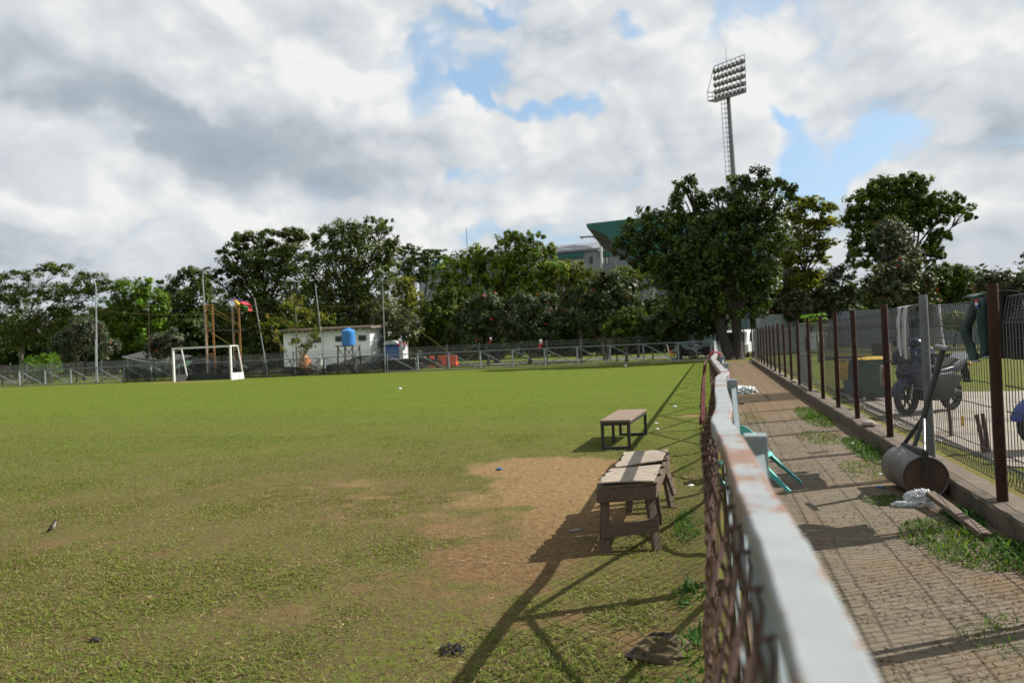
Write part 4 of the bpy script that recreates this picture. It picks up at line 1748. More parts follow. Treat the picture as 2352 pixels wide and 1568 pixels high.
def bird():
    c = Vector((-5.77, 4.70, 0))
    root = empty('sparrow', c, 'small dark capped brown bird standing upright on the grass at far left', 'bird')
    m = bpy.data.materials.new('bird_plumage')
    m.use_nodes = True
    b = NB(m.node_tree)
    pr = m.node_tree.nodes['Principled BSDF']
    pr.inputs['Roughness'].default_value = .8
    at = b.n('ShaderNodeAttribute', attribute_name='tint')
    b.l(at.outputs['Color'], pr.inputs['Base Color'])
    # one continuous body: rings along a curved spine from tail to beak
    spine = [((-.062, .006), .0015, .008), ((-.045, .012), .003, .010), ((-.028, .021), .006, .010), ((-.016, .032), .015, .014), ((-.004, .047), .0215, .019), ((.006, .062), .021, .019),
             ((.013, .075), .0165, .015), ((.018, .084), .0125, .012), ((.021, .092), .0140, .0135), ((.0255, .0985), .0125, .012), ((.031, .1005), .0075, .007),
             ((.036, .0995), .0035, .0032), ((.046, .098), .0005, .0005)]
    n = 14
    V, T = [], []
    for i, ((x, z), rz_, ry) in enumerate(spine):
        p, q = spine[max(i-1, 0)][0], spine[min(i+1, len(spine)-1)][0]
        d = Vector((q[0]-p[0], 0, q[1]-p[1])).normalized()
        nrm = Vector((-d.z, 0, d.x))
        for k in range(n):
            a = 2*math.pi*k/n
            up_ = math.cos(a)
            v = Vector((x, 0, z))+nrm*rz_*up_+Vector((0, 1, 0))*ry*math.sin(a)
            V.append((v.x, v.y, v.z))
            if i >= 11:
                col = (.02, .018, .016)
            elif i >= 8:
                col = (.012, .011, .012) if (up_ > -.55) else (.33, .31, .27)
            elif up_ < -.15 and i > 3:
                col = (.36, .33, .28)
            elif i <= 2:
                col = (.035, .025, .016)
            else:
                s = .7+.5*((k*7+i*3) % 5)/5
                col = (.075*s, .05*s, .028*s)
            T.append(col)
    F = []
    for i in range(len(spine)-1):
        for k in range(n):
            F.append((i*n+k, i*n+(k+1) % n, (i+1)*n+(k+1) % n, (i+1)*n+k))
    np_mesh('body', np.array(V), np.array(F), np.array(T), m, root, smooth=True)
    for s in (-1, 1):
        mb = MB()
        mb.tube([c+Vector((-.002, .009*s, .032)), c+Vector((.006, .010*s, .016)), c+Vector((.001, .010*s, .002))], .0016, 6)
        for dx, dy in ((.014, 0), (.011, .006), (.011, -.006), (-.009, 0)):
            mb.tube([c+Vector((.001, .010*s, .002)), c+Vector((dx, .010*s+dy, .0012))], .0011, 5)
        mb.build('leg', MAT['stake_brown'], root)
        mb = MB()
        mb.lathe(c+Vector((.026, .0095*s, .0985)), [(.0004, -.0015), (.0020, 0), (.0004, .0015)], 8, (0, 1, 0))
        mb.build('eye', MAT['dark_glass'], root)
        # folded wing
        mb = MB()
        pts = []
        for j in range(6):
            t = j/5
            for i in range(3):
                q = i-1
                x, z = .012-.055*t, .070-.055*t
                wdt = .012*(1-.75*t)
                pts.append((c.x+x-q*wdt*.5, c.y+s*(.020-.010*t*t+(.001 if i == 1 else 0)), z+q*wdt*.7))
        mb.grid(pts, 3, 6, (0, .0012*s, 0))
        mb.build('wing', MAT['stake_brown'], root, smooth=True)
    root.scale = (1.05, 1.05, 1.05)
    root.rotation_euler = (0, 0, math.radians(12))


bird()

# ------------------------------------------------------------------ laundry on the wire fence


def limb_cloth(mb, pts, wid, th, n=14, seed=0):
    """flattened tube: pts are 3D centres, wid half widths along the fence (Y), th half thickness"""
    vs = []
    m = len(pts)
    for i, p in enumerate(pts):
        for k in range(n):
            a = 2*math.pi*k/n
            wr = 1+.10*math.sin(a*3+i*.9+seed)+.06*math.sin(a*5-i*1.7)
            vs.append((p[0]+math.cos(a)*th*wr+.008*math.sin(i*1.3+seed), p[1]+math.sin(a)*wid[i]*wr, p[2]))
    fs = []
    for i in range(m-1):
        for k in range(n):
            fs.append((i*n+k, i*n+(k+1) % n, (i+1)*n+(k+1) % n, (i+1)*n+k))
    fs.append(tuple(range(n-1, -1, -1)))
    fs.append(tuple(range((m-1)*n, m*n)))
    mb.add(vs, fs)


def trousers():
    root = empty('trousers', (2.04, 8.2, ZT), 'pale grey sports trousers with white piping hung over the wire fence', 'trousers')
    for i, (ya, yb, zb, w) in enumerate(((8.47, 8.50, 1.19, .085), (8.22, 8.30, 1.165, .10))):
        m = MB()
        pts, wid = [], []
        for k in range(12):
            t = k/11
            pts.append((1.99-.015*math.sin(t*3), ya+(yb-ya)*t+.012*math.sin(t*6+i), ZT+.02+(zb-ZT-.02)*t))
            wid.append(w*(1-.18*t))
        limb_cloth(m, pts, wid, .022, seed=i)
        o = m.build('trouser_leg', MAT['cloth_grey'], root, smooth=True)
        m = MB()
        m.tube([(p[0]-.02, p[1]-wid[j]*.92, p[2]) for j, p in enumerate(pts)], .009, 5)
        m.build('piping', MAT['cloth_white'], o)
    m = MB()
    pts = []
    for j in range(9):
        t = j/8
        a = math.pi*t
        for i in range(7):
            s = i/6
            pts.append((2.095-.115*math.cos(a), 8.58-.52*s-.05*t, ZT+.018+.02*math.sin(a)))
    m.grid(pts, 7, 9, (0, 0, .006))
    m.build('fold', MAT['cloth_grey'], root, smooth=True)
    m = MB()
    pts = []
    for j in range(10):
        t = j/9
        for i in range(9):
            s = i/8
            pts.append((2.215+.012*math.sin(s*9+t*2), 8.53-(.62+.10*t)*s, ZT+.02-.42*t))
    m.grid(pts, 9, 10, (.006, 0, 0))
    w = m.build('waist', MAT['cloth_grey'], root, smooth=True)
    m = MB()
    m.tube([(2.205, 7.90-.10*t/6, ZT+.02-.42*t/6) for t in range(7)], .009, 5)
    m.build('piping', MAT['cloth_white'], w)


trousers()


def jacket():
    root = empty('jacket', (2.04, 6.25, ZT), 'dark green tracksuit jacket with pale cuffs hanging over the wire fence', 'jacket')
    f = zz(3300, 1100, 2.613)
    for i, (chain, w, cuffi) in enumerate((
            (((1600, 235), (1560, 330), (1530, 430), (1490, 520), (1475, 600), (1490, 690), (1520, 780), (1555, 860), (1572, 905)), (62, 70, 74, 76, 70, 62, 54, 44, 40), 0),
            (((1660, 232), (1650, 330), (1650, 430), (1652, 540), (1655, 640), (1662, 740), (1672, 820), (1678, 868)), (60, 62, 60, 50, 42, 34, 26, 22), 1))):
        pts = [PX(*f(x, y), 1.985) for x, y in chain]
        # convert crop half widths to metres along the fence at that depth
        wid = []
        for (x, y), p, ww in zip(chain, pts, w):
            q = PX(*f(x+ww, y), 1.985)
            wid.append(abs(q.y-p.y)*.62)
        m = MB()
        limb_cloth(m, pts[:-1]+[pts[-1]+(pts[-2]-pts[-1])*.5], wid, .03, seed=i*2)
        m.build('sleeve', MAT['cloth_green_dark'], root, smooth=True)
        m = MB()
        limb_cloth(m, [pts[-1]+(pts[-2]-pts[-1])*.5, pts[-1]], [wid[-1]*1.05, wid[-1]], .032, seed=i)
        m.build('cuff', MAT['cloth_grey'], root, smooth=True)
    # shoulders folded over the top, body behind the mesh
    m = MB()
    pts = []
    y0, y1 = 6.47, 5.98
    for j in range(11):
        t = j/10
        a = math.pi*t
        for i in range(9):
            s = i/8
            pts.append((2.09-.115*math.cos(a), y0+(y1-y0)*s, ZT+.016+.025*math.sin(a)+.006*math.sin(s*9)))
    m.grid(pts, 9, 11, (0, 0, .007))
    m.build('shoulder', MAT['cloth_green_dark'], root, smooth=True)
    m = MB()
    pts = []
    for j in range(12):
        t = j/11
        for i in range(12):
            s = i/11
            pts.append((2.215+.016*math.sin(s*12+t*3), y0+(y1-y0)*s, ZT+.02-.50*t))
    m.grid(pts, 12, 12, (.007, 0, 0))
    m.build('body', MAT['cloth_black'], root, smooth=True)
    m = MB()
    pts = []
    for j in range(6):
        t = j/5
        for i in range(6):
            s = i/5
            p = PX(*f(1590+48*s, 430+110*t), 2.02)
            pts.append((2.02+.01*math.sin(s*5+t*4), p.y, p.z))
    m.grid(pts, 6, 6, (.004, 0, 0))
    m.build('lining', MAT['cloth_white'], root, smooth=True)
    # small striped crest near the collar
    for k, mt in enumerate(('cloth_red', 'cloth_white', 'cloth_blue')):
        a = PX(*f(1572+4*k, 258+30*k), 1.945)
        b2 = PX(*f(1596+4*k, 284+30*k), 1.945)
        m = MB()
        m.box((1.942, (a.y+b2.y)/2, (a.z+b2.z)/2), (.006, abs(a.y-b2.y), abs(a.z-b2.z)))
        m.build('crest', MAT[mt], root)


jacket()


def slipper():
    c = Vector((2.02, 9.66, .90))
    root = empty('sandal', c, 'pink and grey sandal pushed through the wire fence, hanging heel down', 'sandal')
    out = []
    for k in range(20):
        a = 2*math.pi*k/20
        w = .045*(1 if math.sin(a) > 0 else .8)
        out.append((math.cos(a)*w*.9, math.sin(a)*.135))
    m = MB()
    m.prism([(c.x, c.y+x*.9, c.z+y) for x, y in out], (-.012, 0, 0), (.012, 0, 0))
    m.build('sole', MAT['sole_grey'], root, bevel=.004)
    m = MB()
    m.prism([(c.x, c.y+x*.98-.004, c.z+y*1.01) for x, y in out], (.013, -.006, 0), (.024, -.006, 0))
    m.build('footbed', MAT['sole_pink'], root)
    m = MB()
    m.tube([(c.x+.026, c.y-.038, c.z+.03), (c.x+.06, c.y, c.z+.07), (c.x+.026, c.y+.038, c.z+.03)], .008, 6)
    m.build('toe_strap', MAT['sole_pink'], root)


slipper()
# ------------------------------------------------------------------ yard behind the wire fence
f8 = zz(3300, 1600, 2.24)
f7 = zz(3300, 1100, 2.613)
sg = 'stakes driven in behind the wire fence'
for i, (b, t, lab) in enumerate((
        (f8(1425, 478), f8(1357, 128), 'brown stake leaning left, left one of the crossed pair near the jacket'),
        (f8(1462, 470), f8(1410, 118), 'brown stake leaning left, right one of the crossed pair near the jacket'),
        (f8(1128, 330), f8(1104, 25), 'brown stake behind the wire mesh beside the grey post'),
        (f8(918, 265), f7(1050, 1255), 'reddish stake in front of the parked motorbike'),
        (f7(690, 1440), f7(652, 1130), 'short rust red stake behind the post by the bins'))):
    g = G(*b)
    # top stands close to the same depth
    p = P(*t, g.y+.03)
    mb = MB()
    mb.tube([g, (g+p)/2+Vector((.006, 0, 0)), p], [.024, .025, .022], 8)
    tag(mb.build('stake', MAT['stake_brown'], loc=g, smooth=True, auto=50), lab, 'stake', sg)
f3 = zz(3350, 1400, 6.533)
g = G(*f3(1385, 1560))
p = P(*f3(1240, 690), g.y-.1)
mb = MB()
mb.tube([g, p], .012, 7)
o = mb.build('broom_stick', MAT['kerb_pale'], loc=g, smooth=True)
tag(o, 'pale wooden stick with a yellow wrapped end leaning behind the wire fence', 'stick')
mb = MB()
mb.tube([p+(g-p)*.17, p+(g-p)*-.01], .017, 7)
mb.build('wrapped_end', MAT['bin_yellow'], o)
g = G(*f8(1236, 236))
mb = MB()
mb.box((g.x, g.y, .085), (.035, .012, .15))
tag(mb.build('marker_tag', MAT['bin_yellow'], loc=g, bevel=.003), 'small yellow marker strip standing on the concrete yard', 'marker')


def hose(pts, m, lab):
    mb = MB()
    mb.tube(pts, .014, 7)
    tag(mb.build('hose', MAT[m], loc=pts[0], smooth=True), lab, 'hose')


hose([(2.35, 6.35, .10), (2.40, 6.2, .30), (2.42, 6.0, .26), (2.36, 5.75, .12), (2.34, 5.4, .05), (2.4, 4.9, .02)], 'hose_white', 'white hose curling behind the nearest fence post at right')
hose([(2.5, 6.5, .03), (2.46, 6.25, .26), (2.52, 5.95, .34), (2.58, 5.6, .20), (2.55, 5.2, .06), (2.6, 4.8, .02)], 'hose_teal', 'dark teal hose coiled behind the nearest fence post at right')


def bin_(loc, rz, m, lab, lid):
    root = empty('wheelie_bin', (0, 0, 0), lab, 'bin', 'wheelie bins behind the wire fence')
    mb = MB()
    a = [(-.19, -.20, .06), (.19, -.20, .06), (.19, .20, .06), (-.19, .20, .06)]
    b = [(-.24, -.25, .84), (.24, -.25, .84), (.24, .25, .84), (-.24, .25, .84)]
    mb.hexa(a, b)
    mb.build('body', MAT[m], root, bevel=.025)
    mb = MB()
    for s in ((0, -.255, .53, .03), (0, .255, .53, .03)):
        mb.box((s[0], s[1], .825), (s[2], s[3], .06))
    for s in (-.255, .255):
        mb.box((s, 0, .825), (.03, .478, .06))
    mb.build('rim', MAT[m], root, bevel=.008)
    mb = MB()
    if lid == 'shut':
        pts = []
        for j in range(7):
            for i in range(9):
                s, t = i/8*2-1, j/6*2-1
                pts.append((s*.275, t*.285, .862+.055*(1-abs(s)**4)*(1-abs(t)**3)))
        mb.grid(pts, 9, 7, (0, 0, .012))
    else:
        pts = []
        for j in range(7):
            for i in range(7):
                s, t = i/6*2-1, j/6
                pts.append((-.285-.05*(1-abs(s)**4)*math.sin(math.pi*t)-.05*t, s*.25, .87-.46*t))
        mb.grid(pts, 7, 7, (-.012, 0, 0))
    mb.build('lid', MAT['bin_yellow'], root, smooth=True, auto=40)
    for s in (-1, 1):
        mb = MB()
        mb.lathe((-.19, .24*s-.02, .10), [(.06, 0), (.1, .006), (.1, .04), (.06, .046)], 18, (0, 1, 0))
        mb.build('wheel', MAT['rubber'], root)
    mb = MB()
    mb.tube([(-.27, -.18, .80), (-.33, -.18, .83), (-.33, .18, .83), (-.27, .18, .80)], .012, 6)
    mb.build('handle', MAT[m], root)
    root.location = loc
    root.rotation_euler = (0, 0, rz)


g = G(2012, 921)
bin_((g.x+.02, g.y+.25, 0), math.radians(14), 'bin_green', 'green wheelie bin with its yellow lid closed', 'shut')
g2 = G(1977, 914)
bin_((g2.x-.02, g2.y+.25, 0), math.radians(18), 'bin_blue', 'blue wheelie bin with its yellow lid hanging open at the side', 'open')


def rprism(mb, poly, hw, inset=.03, k=.72):
    """side-profile body, rounded across: poly in (x,z)"""
    n = len(poly)
    cx = sum(p[0] for p in poly)/n
    cz = sum(p[1] for p in poly)/n

    def ring(y, s):
        out = []
        for x, z in poly:
            d = Vector((x-cx, z-cz))
            L = max(d.length, 1e-4)
            q = d*(1-s*inset/L*1.0)
            out.append((cx+q.x, y, cz+q.y))
        return out
    rings = [ring(-hw, 1.6), ring(-hw*.93, .7), ring(-hw*k, 0), ring(hw*k, 0), ring(hw*.93, .7), ring(hw, 1.6)]
    vs = [p for r in rings for p in r]
    fs = [tuple(range(n)), tuple(range(6*n-1, 5*n-1, -1))]
    for i in range(5):
        for j in range(n):
            q = (j+1) % n
            fs.append((i*n+j, (i+1)*n+j, (i+1)*n+q, i*n+q))
    mb.add(vs, fs)


def scooter(lab, loc, rz, body, tail, group='parked motor scooters'):
    root = empty('motor_scooter', (0, 0, 0), lab, 'motorbike', group)
    R = .29
    for nm, x in (('front_wheel', .62), ('rear_wheel', -.62)):
        w = empty(nm, (x, 0, R))
        w.parent = root
        mb = MB()
        prof = []
        for k in range(13):
            a = math.pi*(k/12)
            prof.append((R-.055+.055*math.sin(a), -.052*math.cos(a)))
        mb.lathe((x, 0, R), prof, 32, (0, 1, 0), cap=False)
        mb.build('tyre', MAT['rubber'], w, smooth=True)
        mb = MB()
        mb.lathe((x, 0, R), [(.236, -.045), (.19, -.04), (.19, .04), (.236, .045)], 32, (0, 1, 0), cap=False)
        for k in range(6):
            a = k*math.pi/3
            mb.bar((x+.03*math.cos(a), 0, R+.03*math.sin(a)), (x+.22*math.cos(a), 0, R+.22*math.sin(a)), .03, .02, (0, 1, 0))
        mb.lathe((x, -.05, R), [(.03, 0), (.045, .02), (.045, .08), (.03, .1)], 14, (0, 1, 0))
        mb.build('rim', MAT['moto_black'], w)
    mb = MB()
    rprism(mb, [(.47, .42), (.60, .58), (.66, .72), (.56, .93), (.44, 1.0), (.33, .95), (.36, .75), (.30, .50)], .19, .05)
    mb.build('front_cowl', MAT[body], root, smooth=True, auto=32)
    mb = MB()
    rprism(mb, [(.34, .46), (.40, .66), (.12, .64), (-.02, .72), (-.30, .60), (-.30, .34), (.20, .28)], .16, .04)
    mb.build('body', MAT['moto_black'], root, smooth=True, auto=32)
    mb = MB()
    rprism(mb, [(.34, .24), (.42, .46), (.36, .66), (.05, .68), (-.45, .70), (-.72, .62), (-.62, .44), (-.42, .34), (-.30, .20)], .185, .05)
    mb.build('side_fairing', MAT['moto_black'], root, smooth=True, auto=32)
    mb = MB()
    rprism(mb, [(.10, .62), (-.06, .73), (-.50, .80), (-.86, .93), (-1.02, 1.0), (-1.04, .93), (-.72, .68), (-.34, .50)], .15, .05)
    mb.build('tail_cowl', MAT[tail], root, smooth=True, auto=32)
    mb = MB()
    rprism(mb, [(-.50, .72), (-.50, .82), (-.86, .945), (-1.03, 1.012), (-1.05, .96), (-.8, .80)], .152, .03)
    mb.build('tail_panel', MAT['moto_silver'], root, smooth=True, auto=32)
    mb = MB()
    rprism(mb, [(.10, .70), (.02, .79), (-.20, .81), (-.42, .83), (-.66, .93), (-.74, .92), (-.5, .79), (-.1, .72)], .125, .03)
    mb.build('seat', MAT['moto_black'], root, smooth=True, auto=32)
    mb = MB()
    pts = []
    for j in range(12):
        a = math.radians(8+j*13)
        for i in range(5):
            s = i/4*2-1
            rr = R+.06-.05*s*s
            pts.append((.62+rr*math.cos(a), s*.095, R+rr*math.sin(a)))
    mb.grid(pts, 5, 12, (0, 0, .008))
    mb.build('front_fender', MAT[body], root, smooth=True, auto=50)
    mb = MB()
    for s in (-1, 1):
        mb.tube([(.62, .075*s, R), (.50, .075*s, .72)], .022, 8)
    mb.build('fork', MAT['moto_silver'], root, smooth=True, auto=50)
    mb = MB()
    mb.tube([(.30, -.36, 1.01), (.36, -.2, 1.03), (.40, 0, 1.02), (.36, .2, 1.03), (.30, .36, 1.01)], .014, 7)
    mb.build('handlebar', MAT['moto_black'], root, smooth=True, auto=50)
    for s in (-1, 1):
        mb = MB()
        mb.tube([(.30, .37*s, 1.01), (.335, .26*s, 1.025)], .02, 8)
        mb.build('grip', MAT['rubber'], root)
        mb = MB()
        mb.tube([(.36, .22*s, 1.03), (.37, .30*s, 1.20)], .007, 5)
        mb.lathe((.37, .31*s, 1.23), [(.01, -.014), (.055, -.01), (.06, .0), (.055, .01), (.01, .014)], 14, (1, 0, 0))
        mb.build('mirror', MAT['moto_black'], root)
    mb = MB()
    mb.lathe((.60, 0, .83), [(.02, .06), (.06, .045), (.085, .01), (.085, -.03)], 16, (.8, 0, .35))
    mb.build('headlight', MAT['dark_glass'], root, smooth=True)
    mb = MB()
    mb.box((-1.035, 0, .93), (.05, .18, .07))
    mb.build('tail_light', MAT['litter_red'], root, bevel=.012)
    mb = MB()
    mb.hexa([(-1.12, -.075, .46), (-1.12, .075, .46), (-1.105, .075, .46), (-1.105, -.075, .46)], [(-1.02, -.06, .88), (-1.02, .06, .88), (-1.0, .06, .88), (-1.0, -.06, .88)])
    mb.build('mudguard', MAT['moto_black'], root)
    for s in (-1, 1):
        mb = MB()
        mb.lathe((-1.0, .12*s, .80), [(.01, -.04), (.032, -.02), (.032, .02), (.01, .04)], 10, (1, 0, 0))
        mb.build('indicator', MAT['scaffold_orange'], root)
    mb = MB()
    mb.tube([(-.05, -.15, .22), (-.35, -.19, .24), (-.55, -.21, .31), (-.98, -.22, .46)], [.02, .028, .055, .058], 12)
    mb.build('exhaust', MAT['moto_silver'], root, smooth=True, auto=50)
    mb = MB()
    mb.box((-.30, 0, .32), (.48, .22, .20))
    mb.box((-.55, .12, .30), (.34, .06, .12))
    mb.build('engine', MAT['moto_black'], root, bevel=.03)
    mb = MB()
    for s in (-1, 1):
        mb.tube([(-.60, .11*s, .32), (-.42, .11*s, .66)], .022, 8)
    mb.build('shock_absorber', MAT['chrome'], root)
    root.location = loc
    root.rotation_euler = (0, 0, rz)
    return root


fw_, rw_ = Vector((3.10, 13.0, 0)), Vector((3.96, 13.80, 0))
mid = (fw_+rw_)/2
ang = math.atan2(fw_.y-rw_.y, fw_.x-rw_.x)
scooter('dark blue motor scooter with a silver tail parked behind the wire fence', (mid.x, mid.y, .012), ang, 'moto_dark', 'moto_dark')
scooter('black and blue motor scooter cut off by the right edge of the photo', (4.25, 9.55, .012), math.radians(192), 'moto_blue', 'moto_dark')


def helmet():
    d = Vector((math.cos(ang), math.sin(ang), 0))
    c = mid+d*.30+Vector((0, 0, 1.17))
    root = empty('helmet', c, 'dark blue crash helmet set on the handlebar of the scooter', 'helmet')
    mb = MB()
    n = 20
    prof = []
    for k in range(12):
        a = math.radians(-52+k*12.9)
        prof.append((max(.135*math.cos(a), .002), .135*math.sin(a)+.01))
    mb.lathe(c, prof, n, (0, 0, 1))
    mb.build('shell', MAT['moto_dark'], root, smooth=True)
    mb = MB()
    pts = []
    for j in range(6):
        e = math.radians(-28+j*10)
        for i in range(11):
            a = ang+math.radians(-70+i*14)
            pts.append((c.x+.140*math.cos(e)*math.cos(a), c.y+.140*math.cos(e)*math.sin(a), c.z+.01+.140*math.sin(e)))
    mb.grid(pts, 11, 6)
    mb.build('visor', MAT['dark_glass'], root, smooth=True)


helmet()
lump('bundle', tuple(mid+Vector((math.cos(ang), math.sin(ang), 0))*.36+Vector((0, 0, .86))), (.32, .23, .26), 'moto_dark', 'dark blue rain cover bundled over the front of the scooter', 'cover', 33, 2.6, .4, 4)

# lawn edging and the hoarding beyond
for i, (pts, m, lab) in enumerate((
        ([G(1895, 827), G(2130, 822), G(2420, 822)], 'kerb_black', 'dark low kerb along the near edge of the lawn'),
        ([G(1895, 811), G(2130, 806), G(2420, 804)], 'kerb_pale', 'pale low kerb along the far edge of the lawn'))):
    mb = MB()
    for a, b in zip(pts[:-1], pts[1:]):
        mb.bar(a+Vector((0, 0, .10)), b+Vector((0, 0, .10)), .16, .20)
    tag(mb.build('lawn_kerb', MAT[m], loc=pts[0]), lab, 'kerb', 'kerbs around the lawn')
c = G(2025, 825)
mb = MB()
mb.lathe((c.x, c.y, 0), [(.45, 0), (.42, .1), (.42, .75), (.36, .85)], 14)
tag(mb.build('tree_stump', MAT['bark'], loc=c, smooth=True, auto=50), 'dark cut stump standing on the lawn kerb', 'stump')


def hoarding(p0, p1, h, m, lab, name='metal_hoarding', step=.32):
    p0, p1 = Vector((p0[0], p0[1], 0)), Vector((p1[0], p1[1], 0))
    d = (p1-p0)
    L = d.length
    d.normalize()
    nrm = Vector((d.y, -d.x, 0))
    root = empty(name, (p0+p1)/2, lab, 'hoarding')
    mb = MB()
    n = int(L/step)
    pts = []
    for j in (0, 1):
        for i in range(n*4+1):
            k = i % 4
            off = (0, 0, .05, .05)[k]
            s = i/(n*4)*L
            pts.append(p0+d*s+nrm*off+Vector((0, 0, .05+j*(h-.05))))
    mb.grid(pts, n*4+1, 2, nrm*-.02)
    mb.build('corrugated_sheet', MAT[m], root)
    mb = MB()
    k = int(L/3)
    for i in range(k+1):
        q = p0+d*(L*i/k)+nrm*-.09
        mb.bar(q, q+Vector((0, 0, h-.1)), .08, .08)
    for zz_ in (.5, h-.4):
        mb.bar(p0+nrm*-.05+Vector((0, 0, zz_)), p1+nrm*-.05+Vector((0, 0, zz_)), .05, .08)
    mb.build('support_frame', MAT['pole_dark'], root)
    return root


hoarding((9.8, 63.0), (34, 48.0), 3.1, 'hoarding_grey', 'long blue grey corrugated hoarding behind the lawn at the right')
hoarding((2.9, 50.5), (9.8, 62.9), 2.9, 'hoarding_grey', 'blue grey corrugated hoarding between the big tree and the papaya plant')
hoarding((-3.2, 62.0), (3.0, 62.5), 4.6, 'hoarding_blue', 'tall blue corrugated hoarding behind the trunk of the largest tree')
# ------------------------------------------------------------------ far side of the field
def farY(x):
    return 44.4+.097*x


def far_fence():
    root = empty('field_fence', (-25, 42, 0), 'long grey painted fence with cross braces closing the far end of the field', 'fence')
    xs = [-.1, -2.2, -4.34, -6.43, -8.55, -10.66, -12.79, -14.97, -17.15, -19.31]
    x = -21.5
    while x > -66:
        xs.append(x)
        x -= 2.28
    HFp = 1.23
    for i, x in enumerate(xs):
        y = farY(x)
        mb = MB()
        mb.box((x, y, HFp/2), (.09, .09, HFp))
        mb.build('post', MAT['far_paint'], root)
    for i in range(len(xs)-1):
        a, b = Vector((xs[i+1], farY(xs[i+1]), 0)), Vector((xs[i], farY(xs[i]), 0))
        up_ = Vector((0, 0, 1))
        mb = MB()
        mb.bar(a+up_*(HFp-.05)+Vector((.06, -.045, 0)), b+up_*.06+Vector((-.06, -.045, 0)), .045, .055)
        mb.build('brace', MAT['far_paint'], root)
        mb = MB()
        mb.bar(a+up_*.06+Vector((.06, .045, 0)), b+up_*(HFp-.05)+Vector((-.06, .045, 0)), .035, .035)
        mb.build('brace', MAT['pole_dark'], root)
    mb = MB()
    a, b = Vector((xs[-1], farY(xs[-1]), HFp-.02)), Vector((xs[0], farY(xs[0]), HFp-.02))
    mb.bar(a, b, .055, .055)
    mb.build('top_rail', MAT['far_paint'], root)
    mb = MB()
    mb.bar(a-Vector((0, 0, HFp-.08)), b-Vector((0, 0, HFp-.08)), .10, .10)
    mb.build('base_kerb', MAT['kerb_pale'], root)
    # open chain link: a thin lattice
    mb = MB()
    d = b-a
    n = int(d.length/.45)
    for i in range(n):
        p = a+d*(i/n)
        q = a+d*min(1, (i+2.5)/n)
        mb.bar((p.x, p.y+.02, .08), (q.x, q.y+.02, HFp-.05), .008)
        mb.bar((q.x, q.y+.02, .08), (p.x, p.y+.02, HFp-.05), .008)
    mb.build('chain_link_mesh', MAT['rust_wire'], root)


far_fence()


def back_fence():
    root = empty('mesh_fence', (-25, 46, 0), 'taller grey wire mesh fence with rolled top running behind the braced field fence', 'fence')
    def by(x):
        return 47.2+.085*x
    h = 1.66
    xs = list(np.arange(.8, -68, -2.4))
    for i, x in enumerate(xs):
        mb = MB()
        mb.tube([(x, by(x), 0), (x, by(x), h+.12)], .045, 8)
        mb.build('post', MAT['pole_dark' if i % 3 else 'maroon_post'], root)
    for i in range(len(xs)-1):
        a, b = xs[i+1], xs[i]
        mb = MB()
        n = 20
        for k in range(1, n):
            x = a+(b-a)*k/n
            mb.bar((x, by(x), .12), (x, by(x), h-.02), .012, .012)
        for z in (h, h-.22, h-.5, .5, .14):
            mb.bar((a, by(a), z), (b, by(b), z), .016, .016)
        mb.build('wire_panel', MAT['gate_grey'], root)


back_fence()


def goal():
    fl, fr = Vector((-35.5, 38.2, 0)), Vector((-31.25, 38.7, 0))
    back = Vector((-.12, 1.15, 0))
    H = 2.33
    root = empty('hockey_goal', (fl+fr)/2, 'white hockey goal with dark backboards and no net at the far left', 'goal')
    up_ = Vector((0, 0, H))
    for p in (fl, fr):
        mb = MB()
        mb.bar(p, p+up_, .12, .10, (0, 1, 0))
        mb.build('goal_post', MAT['white_paint'], root)
    mb = MB()
    d = (fr-fl).normalized()
    mb.bar(fl+up_-Vector((0, 0, .055))+d*.06, fr+up_-Vector((0, 0, .055))-d*.06, .10, .11)
    mb.build('crossbar', MAT['white_paint'], root)
    for p in (fl, fr):
        mb = MB()
        t = p+up_*.985+back*.75
        mb.bar(p+up_*.985+back*.05, t, .06, .06)
        mb.bar(t, p+back*1.25, .06, .06)
        mb.build('back_stay', MAT['white_paint'], root)
    for i, p in enumerate((fl, fr)):
        mb = MB()
        q = p+back*1.2
        mb.hexa([p+back*.06+d*-.03, q+d*-.03, q+d*.03, p+back*.06+d*.03], [x+Vector((0, 0, .46)) for x in (p+back*.06+d*-.03, q+d*-.03, q+d*.03, p+back*.06+d*.03)])
        mb.build('side_board', MAT['dark_board' if i == 0 else 'white_paint'], root)
    mb = MB()
    a, b = fl+back*1.2+d*.04, fr+back*1.2-d*.04
    o = Vector((0, .05, 0))
    mb.hexa([a, b, b+o, a+o], [x+Vector((0, 0, .46)) for x in (a, b, b+o, a+o)])
    mb.build('backboard', MAT['dark_board'], root)


goal()


